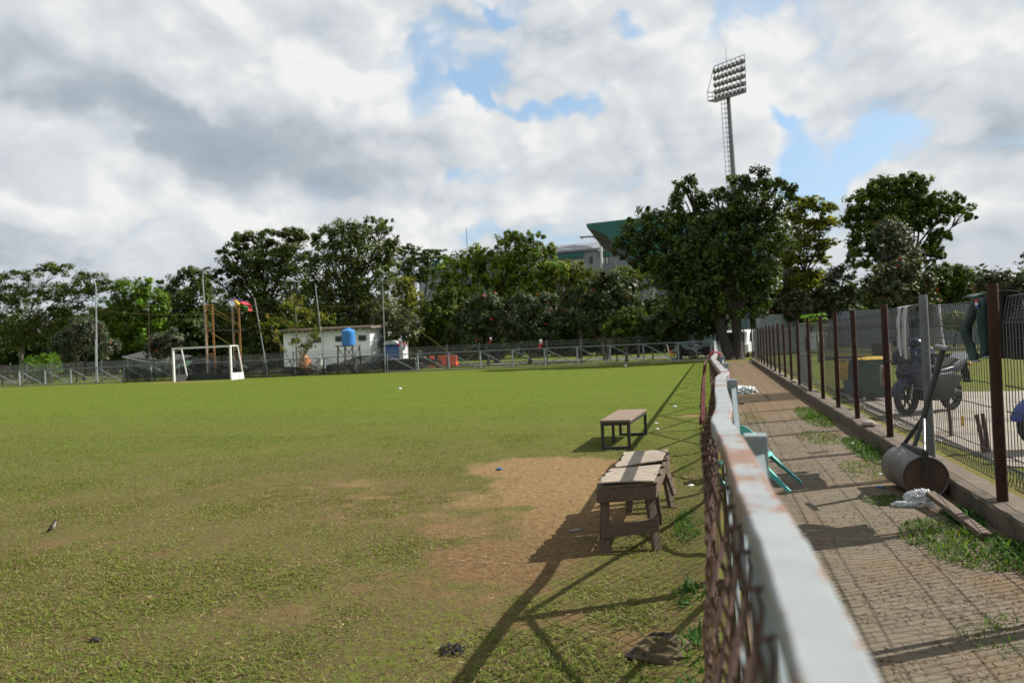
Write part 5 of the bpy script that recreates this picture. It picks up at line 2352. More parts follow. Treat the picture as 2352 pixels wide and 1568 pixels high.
def scaffold():
    Y0 = 44.5
    f = zz(600, 1160, 4.126)
    grp = 'orange scaffold frames behind the goal'

    def frame(x0, x1, y, z1, lab):
        root = empty('scaffold_tower', ((x0+x1)/2, y, 0), lab, 'scaffold', grp)
        n = 3
        hs = [z1*k/n for k in range(n+1)]
        mb = MB()
        for x in (x0, x1):
            mb.tube([(x, y, 0), (x, y, z1)], .032, 8)
        for z in hs[1:]:
            mb.tube([(x0, y, z-.04), (x1, y, z-.04)], .028, 7)
            mb.tube([(x0+.04, y, z-.22), (x1-.04, y, z-.22)], .022, 6)
            for k in (1, 2):
                x = x0+(x1-x0)*k/3
                mb.tube([(x, y, z-.04), (x, y, z-.22)], .018, 6)
        mb.build('frame', MAT['scaffold_orange'], root)
        for xx, s in ((x0, 1), (x1, -1)):
            mb = MB()
            for lv in range(n):
                mb.tube([(xx+s*.12, y, hs[lv]+.1), (xx+s*.12, y, hs[lv+1]-.22)], .016, 6)
                for k in range(4):
                    z = hs[lv]+.25+k*.32
                    if z < hs[lv+1]-.2:
                        mb.tube([(xx, y, z), (xx+s*.12, y, z)], .014, 6)
            mb.build('ladder_side', MAT['scaffold_orange'], root)
        return root
    a, b = P(*f(905, 240), Y0), P(*f(1035, 240), Y0)
    c, d = P(*f(1345, 200), Y0+.3), P(*f(1470, 260), Y0+.3)
    frame(a.x, b.x, Y0, a.z, 'left orange scaffold frame, beside the tall lamp post behind the goal')
    frame(c.x, d.x, Y0+.3, d.z, 'right orange scaffold frame, under the torn parasol')
    for i, (p, q) in enumerate((((930, 310), (1470, 590)), ((1040, 300), (1480, 570)), ((1070, 740), (1500, 1010)))):
        mb = MB()
        A, B = P(*f(*p), Y0+.1), P(*f(*q), Y0+.25)
        mb.tube([A, B], .018, 6)
        tag(mb.build('scaffold_brace', MAT['rope_yellow'], loc=A), ['long upper tie bar between the orange scaffold frames', 'shorter upper tie bar between the orange scaffold frames', 'lower tie bar running from the left scaffold frame toward the goal'][i], 'tie bar', 'tie bars of the scaffold')
    A, B = P(*f(800, 672), Y0-.1), P(*f(1570, 655), Y0-.1)
    mb = MB()
    mb.tube([A, B], .025, 7)
    tag(mb.build('scaffold_pole', MAT['pole_dark'], loc=A), 'level grey pole lashed across both scaffold frames', 'pole')
    # parasol
    top = P(*f(1345, 145), Y0+.1)
    root = empty('parasol', (top.x, top.y, 0), 'torn parasol with bare ribs and a flap of red, yellow and green cloth', 'parasol')
    mb = MB()
    mb.tube([(top.x, top.y, 0), top], .025, 8)
    mb.build('pole', MAT['pole_grey'], root)
    for i, e in enumerate(((1045, 245), (1185, 215), (1120, 260), (1640, 240), (1690, 340), (1400, 235))):
        end = P(*f(*e), Y0+.1+(.9, -.5, .4, .8, -.2, -.8)[i])
        mb = MB()
        mid = (top+end)/2+Vector((0, 0, .14))
        mb.tube([top, mid, end], .012, 5)
        mb.build('rib', MAT['pole_grey'], root)
    # cloth gores
    gores = (('cloth_red', ((1370, 150), (1520, 165), (1660, 235), (1690, 345), (1620, 340), (1500, 190)), .0),
             ('cloth_yellow', ((1395, 165), (1500, 180), (1535, 270), (1470, 285), (1440, 215), (1410, 275)), -.15),
             ('cloth_green', ((1480, 185), (1520, 185), (1620, 290), (1600, 345), (1540, 310)), -.10),
             ('cloth_blue', ((1365, 143), (1440, 153), (1570, 178), (1560, 188), (1430, 165)), .1))
    for m, poly, dy in gores:
        mb = MB()
        cen = (sum(p[0] for p in poly)/len(poly), sum(p[1] for p in poly)/len(poly))
        pts = [P(*f(*p), Y0+.1+dy+.25*math.sin(p[0]*.03)) for p in poly]
        cp = P(*f(*cen), Y0-.25+dy)
        n = len(pts)
        mb.add(pts+[cp]+[p+Vector((0, .03, -.01)) for p in pts]+[cp+Vector((0, .03, -.01))],
               [(i, (i+1) % n, n) for i in range(n)]+[((i+1) % n+n+1, i+n+1, 2*n+1) for i in range(n)]+[(i, i+n+1, (i+1) % n+n+1, (i+1) % n) for i in range(n)])
        mb.build('canopy_cloth', MAT[m], root)


scaffold()


def lamp_post(u0, v0, u1, v1, Y, bend, lab, hd):
    base = P(u0, v0, Y)
    top = P(u1, v1, Y)
    root = empty('lamp_post', (base.x, Y, 0), lab, 'lamp post', 'curved lamp posts at the far left')
    mb = MB()
    pts, rs = [], []
    for k in range(10):
        t = k/9
        pts.append((base.x+(top.x-base.x-bend)*t, Y, (top.z-.9)*t))
        rs.append(.085-.035*t)
    sx, sz = pts[-1][0], pts[-1][2]
    for k in range(1, 9):
        a = math.pi/2*k/8
        pts.append((sx+bend*(1-math.cos(a)), Y, sz+.9*math.sin(a)))
        rs.append(.045)
    mb.tube(pts, rs, 10)
    mb.build('pole', MAT['pole_grey'], root, smooth=True, auto=50)
    mb = MB()
    s = 1 if hd > 0 else -1
    x, z = pts[-1][0], pts[-1][2]
    mb.hexa([(x-.05*s, Y-.10, z-.06), (x+.62*s, Y-.12, z-.05), (x+.62*s, Y+.12, z-.05), (x-.05*s, Y+.10, z-.06)],
            [(x-.05*s, Y-.05, z+.06), (x+.50*s, Y-.07, z+.10), (x+.50*s, Y+.07, z+.10), (x-.05*s, Y+.05, z+.06)])
    mb.build('lamp_head', MAT['lamp_dark'], root, bevel=.02)


lamp_post(222, 880, 207, 638, 43.5, -.55, 'curved lamp post at the far left, in front of the flowering shrub', -1)
lamp_post(478, 866, 470, 616, 45.3, .22, 'curved lamp post beside the orange scaffold, lamp head to the right', 1)


def pole(u0, v0, u1, v1, Y, r, m, lab, name='net_pole', grp='thin poles of the ball stop net'):
    a, b = P(u0, v0, Y), P(u1, v1, Y)
    # carry the pole on down to the ground
    d = (a-b)/(b.z-a.z) if abs(b.z-a.z) > .01 else Vector((0, 0, -1))
    g = a+d*a.z
    mb = MB()
    mb.tube([g, (g+b)/2, b], [r, r, r*.85], 8)
    return tag(mb.build(name, MAT[m], loc=g, smooth=True, auto=50), lab, 'pole', grp)


pole(609, 827, 585, 685, 43.4, .035, 'pole_grey', 'leaning pale pole between the parasol and the sapling')
pole(744, 827, 724, 653, 42.3, .036, 'pole_grey', 'tall leaning pole in front of the white building')
pole(885, 852, 879, 657, 42.0, .034, 'pole_grey', 'upright pole to the right of the white building, yellow rope tied on')
pole(342, 830, 342, 700, 44.0, .03, 'stake_brown', 'thin brown pole left of the goal')
pole(220, 870, 219, 780, 42.5, .03, 'pole_grey', 'short thin pole beside the far left lamp post', grp='thin poles by the fence')
pole(878, 800, 876, 632, 60.0, .06, 'pole_grey', 'pale mast in the trees behind the right end of the white building', 'mast', 'masts in the trees')
pole(1815, 745, 1808, 655, 66.0, .08, 'pole_grey', 'pale lamp mast in the trees beyond the wire fence', 'mast', 'masts in the trees')
pole(924, 825, 921, 770, 50.0, .05, 'pole_grey', 'white post right of the blue kiosk', 'mast', 'posts by the kiosk')
pole(1710, 828, 1708, 756, 45.0, .05, 'pole_dark', 'dark post in front of the white van', 'mast', 'posts by the van')


def rope(pts, lab, m='rope_yellow', r=.014):
    mb = MB()
    mb.tube(pts, r, 5)
    tag(mb.build('rope', MAT[m], loc=pts[0]), lab, 'rope', 'ropes of the ball stop net')


def sag(a, b, s, n=14):
    return [a+(b-a)*(i/n)-Vector((0, 0, s*math.sin(math.pi*i/n))) for i in range(n+1)]


rope(sag(P(882, 690, 42.0), P(1028, 806, 42.0), .12), 'taut yellow guy rope slanting down right from the pole to the field fence', r=.013)
rope(sag(P(729, 702, 42.3), P(881, 690, 42.0), .2), 'yellow rope between the two poles in front of the white building', r=.009)
rope(sag(P(222, 712, 43.5), P(588, 714, 43.4), .35), 'long sagging yellow rope above the goal', r=.013)
rope(sag(P(588, 716, 43.4), P(727, 700, 42.3), .35), 'yellow rope behind the sapling', r=.012)


def net():
    pts = []
    nx, nz_ = 60, 8
    x0, x1 = P(292, 860, 40.6).x, P(892, 850, 42.2).x
    r = random.Random(3)
    for j in range(nz_):
        t = j/(nz_-1)
        for i in range(nx):
            s = i/(nx-1)
            x = x0+(x1-x0)*s
            hang = 1.25-.45*abs(math.sin(s*math.pi*3.2))**2-.12*r.random()
            if .62 < s < .78:
                hang *= .55
            pts.append((x+.08*math.sin(i*2.1+j), farY(x)-.14-.08*math.sin(i*.9+j*1.3), .02+hang*t))
    mb = MB()
    mb.grid(pts, nx, nz_)
    o = mb.build('ball_net', MAT['dark_net'], loc=(x0, 41, 0))
    tag(o, 'sagging dark ball stop net draped along the left half of the field fence', 'net')


net()


def building():
    Y = 49.0
    a, b = P(650, 762, Y), P(849, 758, Y+.8)
    x0, x1 = a.x, b.x
    h = 3.42
    D = 6
    root = empty('white_building', ((x0+x1)/2, Y+3, 0), 'small white building with four dark windows and a brown sheet roof', 'building')

    def pt(s, dy, z):
        return Vector((x0+(x1-x0)*s, Y+.8*s+dy, z))
    mb = MB()
    mb.hexa([pt(0, 0, .55), pt(1, 0, .55), pt(1, D, .55), pt(0, D, .55)], [pt(0, 0, h), pt(1, 0, h-.05), pt(1, D, h+.2), pt(0, D, h+.2)])
    mb.build('wall', MAT['white_wall'], root)
    mb = MB()
    mb.hexa([pt(-.002, -.03, 0), pt(1.002, -.03, 0), pt(1.002, D, 0), pt(-.002, D, 0)], [pt(-.002, -.03, .55), pt(1.002, -.03, .55), pt(1.002, D, .55), pt(-.002, D, .55)])
    mb.build('plinth', MAT['gate_grey'], root)
    mb = MB()
    mb.hexa([pt(-.05, -.65, h-.02), pt(1.06, -.65, h-.07), pt(1.06, D+.3, h+.28), pt(-.05, D+.3, h+.28)],
            [pt(-.05, -.65, h+.16), pt(1.06, -.65, h+.11), pt(1.06, D+.3, h+.46), pt(-.05, D+.3, h+.46)])
    mb.build('roof', MAT['roof_sheet'], root)
    mb = MB()
    for k in range(14):
        s = -.03+k*1.07/13
        mb.bar(pt(s, -.6, h-.09), pt(s, .3, h-.02), .06, .10)
    mb.build('rafters', MAT['old_wood'], root)
    f = zz(900, 1100, 2.94)
    for (u0, u1, v0, v1) in ((780, 860, 742, 802), (1022, 1105, 730, 792), (1266, 1350, 720, 780), (1525, 1600, 710, 770)):
        A, B = P(*f(u0, v1), Y-.02), P(*f(u1, v0), Y-.02)
        s0, s1 = (A.x-x0)/(x1-x0), (B.x-x0)/(x1-x0)
        z0, z1 = A.z, B.z
        mb = MB()
        q = [pt(s0, -.03, z0), pt(s1, -.03, z0), pt(s1, -.03, z1), pt(s0, -.03, z1)]
        for i in range(4):
            mb.bar(q[i], q[(i+1) % 4], .06, .06)
        w = mb.build('window', MAT['pole_dark'], root)
        mb = MB()
        mb.hexa([pt(s0, -.015, z0), pt(s1, -.015, z0), pt(s1, .0-.004, z0), pt(s0, -.004, z0)], [pt(s0, -.015, z1), pt(s1, -.015, z1), pt(s1, -.004, z1), pt(s0, -.004, z1)])
        mb.build('pane', MAT['dark_glass'], w)
    mb = MB()
    s = .46
    mb.bar(pt(s, -.05, .5), pt(s, -.05, h-.1), .10, .10)
    mb.build('downpipe', MAT['white_paint'], root)


building()


def water_tank():
    Y = 46.2
    f = zz(900, 1100, 2.94)
    a, b = P(*f(1372, 815), Y), P(*f(1530, 640), Y)
    cx, r = (a.x+b.x)/2, abs(b.x-a.x)/2*.85
    z0, z1 = P(*f(1450, 822), Y).z, P(*f(1450, 640), Y).z
    root = empty('tank_stand', (cx, Y, 0), 'rusty steel trestle stand carrying the blue water tank', 'stand')
    mb = MB()
    w = r*1.35
    mb.box((cx, Y, z0-.06), (w*2.2, w*2, .08))
    mb.build('deck', MAT['pole_dark'], root)
    for sx in (-1, 1):
        for sy in (-1, 1):
            mb = MB()
            mb.bar((cx+sx*w, Y+sy*w*.8, 0), (cx+sx*w*.9, Y+sy*w*.75, z0-.1), .09, .09)
            mb.build('leg', MAT['stake_brown'], root)
    mb = MB()
    for sy in (-1, 1):
        mb.bar((cx-w, Y+sy*w*.83, .2), (cx+w*.9, Y+sy*w*.8, z0-.2), .045)
        mb.bar((cx+w, Y+sy*w*.83, .2), (cx-w*.9, Y+sy*w*.8, z0-.2), .045)
    mb.build('cross_brace', MAT['stake_brown'], root)
    h = z1-z0
    mb = MB()
    mb.lathe((cx, Y, z0-.02), [(r*.96, 0), (r, .05), (r*.985, h*.25), (r, h*.27), (r*.985, h*.5), (r, h*.52), (r*.985, h*.74), (r, h*.76), (r*.97, h*.93), (r*.80, h*1.0), (r*.34, h*1.05)], 30)
    root2 = empty('water_tank', (cx, Y, z0-.02), 'blue plastic water tank standing on a rusty trestle in front of the white building', 'tank')
    mb.build('body', MAT['tank_blue'], root2, smooth=True, auto=30)
    mb = MB()
    mb.lathe((cx, Y, z0-.02+h*1.05), [(r*.34, 0), (r*.34, h*.06), (r*.26, h*.09)], 20)
    mb.build('lid', MAT['tank_blue'], root2, smooth=True, auto=30)
    # orange tank on the ground
    a, b = P(*f(858, 1050), 45.4), P(*f(1010, 935), 45.4)
    cx, r = (a.x+b.x)/2, (b.x-a.x)/2*.85
    zt = b.z
    mb = MB()
    z0 = .18
    h = zt-z0
    mb.lathe((cx, 45.4, z0), [(r*.9, 0), (r, h*.2), (r, h*.5), (r*.88, h*.8), (r*.4, h*.98), (r*.3, h)], 26)
    root3 = empty('water_tank', (cx, 45.4, 0), 'squat orange water tank with a domed top standing behind the sapling', 'tank')
    mb.build('body', MAT['tank_orange'], root3, smooth=True, auto=30)
    mb = MB()
    mb.lathe((cx, 45.4, zt), [(r*.32, 0), (r*.32, .10), (r*.2, .14)], 18)
    mb.build('lid', MAT['tank_orange'], root3)
    mb = MB()
    mb.box((cx, 45.4, .09), (r*2.1, r*2.1, .18))
    mb.build('plinth', MAT['low_wall'], root3)
    a, b = P(*f(1065, 1030), 45.8), P(*f(1160, 962), 45.8)
    cx, r = (a.x+b.x)/2, (b.x-a.x)/2*.85
    mb = MB()
    mb.lathe((cx, 45.8, 0), [(r*.7, 0), (r*.8, b.z*.5), (r*.9, b.z*.75), (r, b.z*.95), (r*.5, b.z)], 20)
    tag(mb.build('basin', MAT['white_paint'], loc=(cx, 45.8, 0), smooth=True, auto=40), 'white washing basin on a pedestal right of the orange tank', 'basin')


water_tank()


def kiosk():
    Y = 50.0
    f = zz(900, 1100, 2.94)
    a, b = P(*f(1885, 980), Y), P(*f(2035, 815), Y)
    x0, x1, zt = a.x, b.x, b.z
    root = empty('kiosk', ((x0+x1)/2, Y, 0), 'blue kiosk with a pale rounded roof to the right of the white building', 'kiosk')
    mb = MB()
    mb.box(((x0+x1)/2, Y+.9, zt/2), (x1-x0, 1.8, zt))
    mb.build('body', MAT['kiosk_blue'], root)
    mb = MB()
    n = 16
    w = (x1-x0)/2*1.08
    zr = P(*f(1950, 770), Y).z-zt
    poly = [((x0+x1)/2+w*math.cos(math.pi*k/n), Y, zt+.02+zr*math.sin(math.pi*k/n)) for k in range(n+1)]
    mb.prism(poly, (0, -.2, 0), (0, 2.0, 0))
    mb.build('arched_roof', MAT['arch_grey'], root)
    mb = MB()
    mb.bar(((x0+x1)/2, Y-.225, zt+.03), ((x0+x1)/2, Y-.225, zt+zr), .05, .03, (0, 1, 0))
    mb.build('roof_rib', MAT['pole_dark'], root)
    mb = MB()
    mb.box((x1+.18, Y+.6, zt*.5), (.34, .9, zt))
    mb.build('side_panel', MAT['van_white'], root)


kiosk()


def car(lab, cx, Y, L, H, mbody, rz=0.0, kind='parked_car', door=False, van=False, cat='car'):
    """side-on vehicle built along X, nose to -X"""
    root = empty(kind, (0, 0, 0), lab, cat)
    w = .82
    if van:
        poly = [(-.5*L, .32), (-.5*L, .85), (-.46*L, 1.0), (-.36*L, H*.93), (-.30*L, H), (.49*L, H), (.5*L, H*.9), (.5*L, .32)]
    else:
        poly = [(-.5*L, .32), (-.5*L, .72), (-.44*L, .86), (-.22*L, .96), (-.10*L, H*.95), (.02*L, H), (.26*L, H*.97), (.42*L, 1.0), (.5*L, .92), (.5*L, .34)]
    mb = MB()
    rprism(mb, poly, w, .08, .80)
    mb.build('body', MAT[mbody], root, smooth=True, auto=28)
    for s in (-1, 1):
        mb = MB()
        if van:
            q = [(-.335*L, 1.05), (-.30*L, H*.88), (-.16*L, H*.90), (-.16*L, 1.05)]
        else:
            q = [(-.17*L, .98), (-.085*L, H*.92), (.25*L, H*.92), (.36*L, 1.0)]
        mb.prism([(x, s*(w+.004), z) for x, z in q], (0, 0, 0), (0, s*.012, 0))
        mb.build('side_window', MAT['dark_glass'], root)
    mb = MB()
    if van:
        mb.hexa([(-.475*L, -.62, 1.0), (-.475*L, .62, 1.0), (-.465*L, .62, 1.0), (-.465*L, -.62, 1.0)], [(-.375*L, -.56, H*.92), (-.375*L, .56, H*.92), (-.365*L, .56, H*.92), (-.365*L, -.56, H*.92)])
    else:
        mb.hexa([(-.225*L, -.62, .97), (-.225*L, .62, .97), (-.215*L, .62, .97), (-.215*L, -.62, .97)], [(-.11*L, -.56, H*.94), (-.11*L, .56, H*.94), (-.10*L, .56, H*.94), (-.10*L, -.56, H*.94)])
    mb.build('windscreen', MAT['dark_glass'], root)
    for sx in (-.32, .32):
        for s in (-1, 1):
            mb = MB()
            mb.lathe((sx*L, s*(w-.12)-.09, .31), [(.18, 0), (.30, .02), (.30, .16), (.18, .18)], 20, (0, 1, 0))
            o = mb.build('wheel', MAT['rubber'], root)
    for s in (-1, 1):
        mb = MB()
        mb.box((-.5*L+.02, s*.58, .72), (.06, .26, .14))
        mb.build('headlight', MAT['lamp_glass'], root, bevel=.015)
    if door:
        mb = MB()
        x = -.33*L
        mb.box((x-.01, w+.50, .78), (.06, .95, .75))
        for yy in (w+.06, w+.94):
            mb.box((x-.01, yy, 1.40), (.05, .07, .52))
        mb.box((x-.01, w+.50, 1.66), (.05, .95, .06))
        d = mb.build('open_door', MAT[mbody], root)
    root.location = (cx, Y, 0)
    root.rotation_euler = (0, 0, rz)
    return root


p = P(872, 820, 54)
car('grey parked car half hidden left of the blue kiosk', P(862, 815, 54).x-1.0, 54, 3.9, 1.62, 'car_grey', math.radians(8))
g = P(1700, 826, 47.5)
car('white van with its driver door swung open beside the big tree trunk', g.x+.15, 49.6, 4.0, 1.85, 'van_white', math.radians(78), 'white_van', True, True, 'van')
car('dark parked car glimpsed through the fence at the far left behind the goal', -46, 53, 4.1, 1.5, 'moto_black', math.radians(4))

# water filled road barriers
bg = 'plastic barriers on the far road'
f = zz(1500, 1300, 4.704)
for i, (u0, u1, m, lab) in enumerate(((890, 965, 'barrier_pink', 'faded pink barrier left of the orange ones on the road'), (1018, 1112, 'barrier_orange', 'orange road barrier, leftmost of the three orange ones'),
                                     (1180, 1350, 'barrier_orange', 'orange road barrier between the two other orange ones'), (1360, 1545, 'barrier_orange', 'orange road barrier nearest the maroon post'))):
    Y = 52.2
    a, b = P(*f(u0, 660), Y), P(*f(u1, 660), Y)
    L = b.x-a.x
    mb = MB()
    x0, x1 = a.x, b.x
    prof = [(-.26, 0), (-.26, .22), (-.10, .50), (-.08, .90), (.08, .90), (.10, .50), (.26, .22), (.26, 0)]
    mb.prism([(x0, Y+yy, z) for yy, z in prof], (0, 0, 0), (L, 0, 0))
    tag(mb.build('road_barrier', MAT[m], loc=((x0+x1)/2, Y, 0), bevel=.04), lab, 'barrier', bg)


def wall_box(name, p0, p1, h, t, m, lab, cat, cop=None):
    p0, p1 = Vector((p0[0], p0[1], 0)), Vector((p1[0], p1[1], 0))
    root = empty(name, (p0+p1)/2, lab, cat)
    mb = MB()
    mb.bar(p0+Vector((0, 0, h/2)), p1+Vector((0, 0, h/2)), t, h)
    mb.build('wall', MAT[m], root)
    if cop:
        mb = MB()
        mb.bar(p0+Vector((0, 0, h+.03)), p1+Vector((0, 0, h+.03)), t+.06, .06)
        mb.build('coping', MAT[cop], root)


f = zz(900, 1100, 2.94)
a, b = P(*f(1850, 1000), 44.4), P(*f(2240, 980), 45.0)
wall_box('drain_wall', (a.x, 44.4), (b.x, 45.0), a.z, .3, 'low_wall', 'low dark wall with a pale coping below the blue kiosk', 'wall', 'coping')
wall_box('garden_wall', (P(1745, 800, 58).x, 55), (P(1800, 800, 58).x+1.0, 57), .7, .3, 'kerb_pale', 'short pale garden wall beyond the far stretch of the wire fence', 'wall')


def corner_flag():
    b, t = G(1540, 831), None
    t = P(1532, 790, b.y)
    root = empty('corner_flag', b, 'white corner flag pole with a small red and yellow flag', 'flag')
    mb = MB()
    mb.tube([b, t], .028, 8)
    mb.build('pole', MAT['white_paint'], root)
    d = (t-b).normalized()
    mb = MB()
    p0, p1 = t-d*.18, t-d*.62
    mb.add([p0, p0*.5+p1*.5+Vector((.17, .05, -.05)), p1+Vector((.30, .02, -.06)), p1*.7+p0*.3, p0+Vector((0, .01, 0)), p1+Vector((.30, .03, -.06))], [(0, 1, 3), (1, 2, 3), (4, 3, 5), (0, 1, 4)])
    mb.build('flag', MAT['cloth_red'], root)
    mb = MB()
    p2 = t-d*.85
    mb.add([p1+d*.18, p1+Vector((.34, .01, -.09)), p2+Vector((.12, .03, -.02)), p2], [(0, 1, 2, 3)])
    mb.build('flag', MAT['bin_yellow'], root)


corner_flag()


def bunting(u, v, Y, m, lab, s=.35, m2='cloth_white'):
    c = P(u, v, Y)
    root = empty('small_flag', c, lab, 'flag')
    mb = MB()
    pts = []
    for j in range(6):
        for i in range(5):
            a, b = i/4-.5, j/5-.5
            pts.append((c.x+a*s*.8+.06*math.sin(j), c.y+.05*math.sin(i*2+j), c.z-b*s*2))
    mb.grid(pts, 5, 6, (0, .02, 0))
    mb.build('cloth', MAT[m], root, smooth=True)
    mb = MB()
    pts = [(x, y-.03, z+s*.45) for x, y, z in pts[:20]]
    mb.grid(pts, 5, 4, (0, .02, 0))
    mb.build('cloth', MAT[m2], root, smooth=True)


# a small flag and a banner cloth tied to the mesh fence
bunting(1241, 792, 46.0, 'cloth_red', 'red and white cloth tied high on the mesh fence under the trees', .26)
bunting(1126, 783, 46.2, 'cloth_red', 'small red and white flag above the mesh fence left of centre', .17)
bunting(917, 788, 49.0, 'cloth_red', 'red and white flag beside the post right of the kiosk', .24)
bunting(928, 797, 49.0, 'cloth_blue', 'small blue flag right of the kiosk flag', .22, 'barrier_orange')

scooter('white motor scooter parked under the trees behind the corner flag', (P(1568, 800, 48).x, 48.4, 0), math.radians(200), 'moto_white', 'moto_white')
scooter('second white motor scooter parked nearest the big trunk', (P(1600, 800, 48).x+.4, 49.2, 0), math.radians(160), 'moto_white', 'moto_black')
scooter('dark blue motor scooter left under the trees beside the orange barriers', (P(992, 830, 50).x, 49.6, 0), math.radians(30), 'moto_dark', 'moto_black')


def shed():
    # green roadside stall with pale awning pipes at far left
    Y = 51.5
    f = zz(0, 1350, 3.36)
    a, b = P(*f(1640, 400), Y), P(*f(2310, 290), Y)
    root = empty('roadside_stall', ((a.x+b.x)/2, Y+1.5, 0), 'low dark green roadside stall with a pale sloping awning at the far left', 'stall')
    mb = MB()
    mb.box(((a.x+b.x)/2, Y+1.5, b.z/2-.1), (b.x-a.x, 3, b.z-.2))
    mb.build('body', MAT['box_green'], root)
    mb = MB()
    mb.tube([P(*f(1645, 262), Y-.6), P(*f(1880, 310), Y-.6), P(*f(2030, 332), Y-.6), P(*f(2310, 335), Y-.6)], .09, 8)
    mb.build('awning_edge', MAT['pole_grey'], root)
    mb = MB()
    q = [P(*f(1645, 262), Y-.6), P(*f(2310, 330), Y-.6)]
    mb.hexa([q[0]+Vector((0, .05, .02)), q[1]+Vector((0, .05, .02)), q[1]+Vector((0, 2.6, .5)), q[0]+Vector((0, 2.6, .5))],
            [q[0]+Vector((0, .05, .06)), q[1]+Vector((0, .05, .06)), q[1]+Vector((0, 2.6, .54)), q[0]+Vector((0, 2.6, .54))])
    mb.build('awning', MAT['low_wall'], root)


shed()

# ------------------------------------------------------------------ stadium and floodlight
def stadium():
    Y = 118.0
    f = zz(2250, 820, 6.533)
    root = empty('stadium', (P(1300, 700, Y).x, Y+12, 0), 'grey stadium stand with a dark green cantilever roof above the trees', 'stadium')
    D = 26
    x0, x1 = P(960, 600, Y).x, P(1800, 600, Y).x
    zw = P(*f(800, 1180), Y).z

    def slab(a, b, y0, y1, m, nm, par=root):
        mb = MB()
        mb.hexa([(a[0], y0, a[1]), (b[0], y0, a[1]), (b[0], y1, a[1]), (a[0], y1, a[1])], [(a[0], y0, b[1]), (b[0], y0, b[1]), (b[0], y1, b[1]), (a[0], y1, b[1])])
        return mb.build(nm, MAT[m], par)
    slab((x0, 0), (x1, zw), Y, Y+D, 'stadium_grey', 'wall')
    # sloping grey roof behind
    zt0, zt1 = P(1040, 584, Y+3).z, P(*f(1000, 970), Y+3).z
    mb = MB()
    xr0, xr1 = P(1030, 580, Y+3).x, x1
    mb.hexa([(xr0, Y-.4, zw-.1), (xr1, Y-.4, zw-.1), (xr1, Y+14, zt1+.6), (xr0, Y+14, zt1+.2)], [(xr0, Y-.4, zw+.3), (xr1, Y-.4, zw+.3), (xr1, Y+10, zt1+1.4), (xr0, Y+10, zt1+1.0)])
    mb.build('roof', MAT['stadium_roof'], root)
    # green bands, window, gutters
    for (u0, v0, u1, v1) in ((-200, 1245, 540, 1420), (945, 1205, 1235, 1365)):
        a, b = P(*f(u0, v1), Y-.15), P(*f(u1, v0), Y-.15)
        slab((a.x, a.z), (b.x, b.z), Y-.35, Y-.02, 'stadium_green', 'green_band')
    a, b = P(975, 612, Y-.2), P(1010, 597, Y-.2)
    slab((a.x, a.z), (b.x, b.z), Y-.35, Y-.02, 'stadium_green', 'green_band')
    for (u0, v0, u1, v1) in ((0, 1195, 535, 1240), (925, 1155, 1120, 1200)):
        a, b = P(*f(u0, v1), Y-.4), P(*f(u1, v0), Y-.4)
        slab((a.x, a.z), (b.x, b.z), Y-.6, Y-.36, 'white_paint', 'gutter')
    a, b = P(*f(705, 1530), Y-.1), P(*f(780, 1335), Y-.1)
    slab((a.x, a.z), (b.x, b.z), Y-.12, Y-.02, 'dark_glass', 'window')
    for u in (1060, 1150):
        a, b = P(*f(u, 1520), Y-.1), P(*f(u+28, 1370), Y-.1)
        slab((a.x, a.z), (b.x, b.z), Y-.25, Y-.02, 'white_paint', 'mullion')
    # white column carrying the canopy and the davit arm
    a, b = P(*f(978, 1190), Y-2), P(*f(1018, 880), Y-2)
    slab((a.x, a.z-4), (b.x, b.z), Y-2.3, Y-1.7, 'white_paint', 'column')
    mb = MB()
    p0, p1 = P(*f(465, 842), Y-2), P(*f(985, 815), Y-2)
    mb.bar(p0, p1, .25, .25)
    mb.bar(P(*f(775, 830), Y-2), P(*f(985, 950), Y-2), .12, .12)
    mb.bar(P(*f(512, 845), Y-2), P(*f(518, 890), Y-2), .2, .2)
    mb.bar(P(*f(463, 820), Y-2), P(*f(466, 860), Y-2), .2, .2)
    mb.build('davit_arm', MAT['tower_steel'], root)
    # cantilever canopy: green fascia in front, grey soffit running back
    Yf = Y-14
    A, Dn = P(*f(632, 497), Yf), P(*f(638, 585), Yf)
    Bm = P(1745, 470, Yf)
    k1 = P(*f(1110, 770), Yf)
    Ce, Cr = P(1480, 622, Yf), P(1745, 622, Yf)
    front = [A, Dn, k1, Ce, Cr, Bm]
    mb = MB()
    mb.prism(front, (0, -.25, 0), (0, .25, 0))
    mb.build('fascia', MAT['stadium_green'], root)
    mb = MB()
    sh = Vector((.8, 12, -2.2))
    low = [Dn, k1, Ce, Cr]
    bk = [p+sh for p in low]
    vs = [p+Vector((0, .26, .02)) for p in low]+bk
    n = len(low)
    tk = Vector((0, 0, .5))
    vs += [v+tk for v in vs]
    fs = [(i, i+1, n+i+1, n+i) for i in range(n-1)]+[(2*n+i+1, 2*n+i, 3*n+i, 3*n+i+1) for i in range(n-1)]
    fs += [(n+i, n+i+1, 3*n+i+1, 3*n+i) for i in range(n-1)]+[(0, n, 3*n, 2*n), (n-1, 2*n-1, 4*n-1, 3*n-1)]
    mb.add(vs, fs)
    mb.build('soffit', MAT['soffit_grey'], root)
    mb = MB()
    a, b = P(1758, 640, Yf), P(1835, 560, Yf)
    mb.hexa([(a.x, Yf, a.z-2), (b.x-1, Yf+2, a.z), (b.x-1, Yf+14, a.z), (a.x, Yf+14, a.z-2)], [(a.x, Yf, b.z), (b.x, Yf+2, b.z+.6), (b.x, Yf+14, b.z), (a.x, Yf+14, b.z)])
    mb.build('canopy_end', MAT['soffit_grey'], root)
    mb = MB()
    p = P(1501, 600, Y-3)
    mb.bar((p.x, p.y, 0), (p.x, p.y, P(1501, 575, Y-3).z), .6, .6)
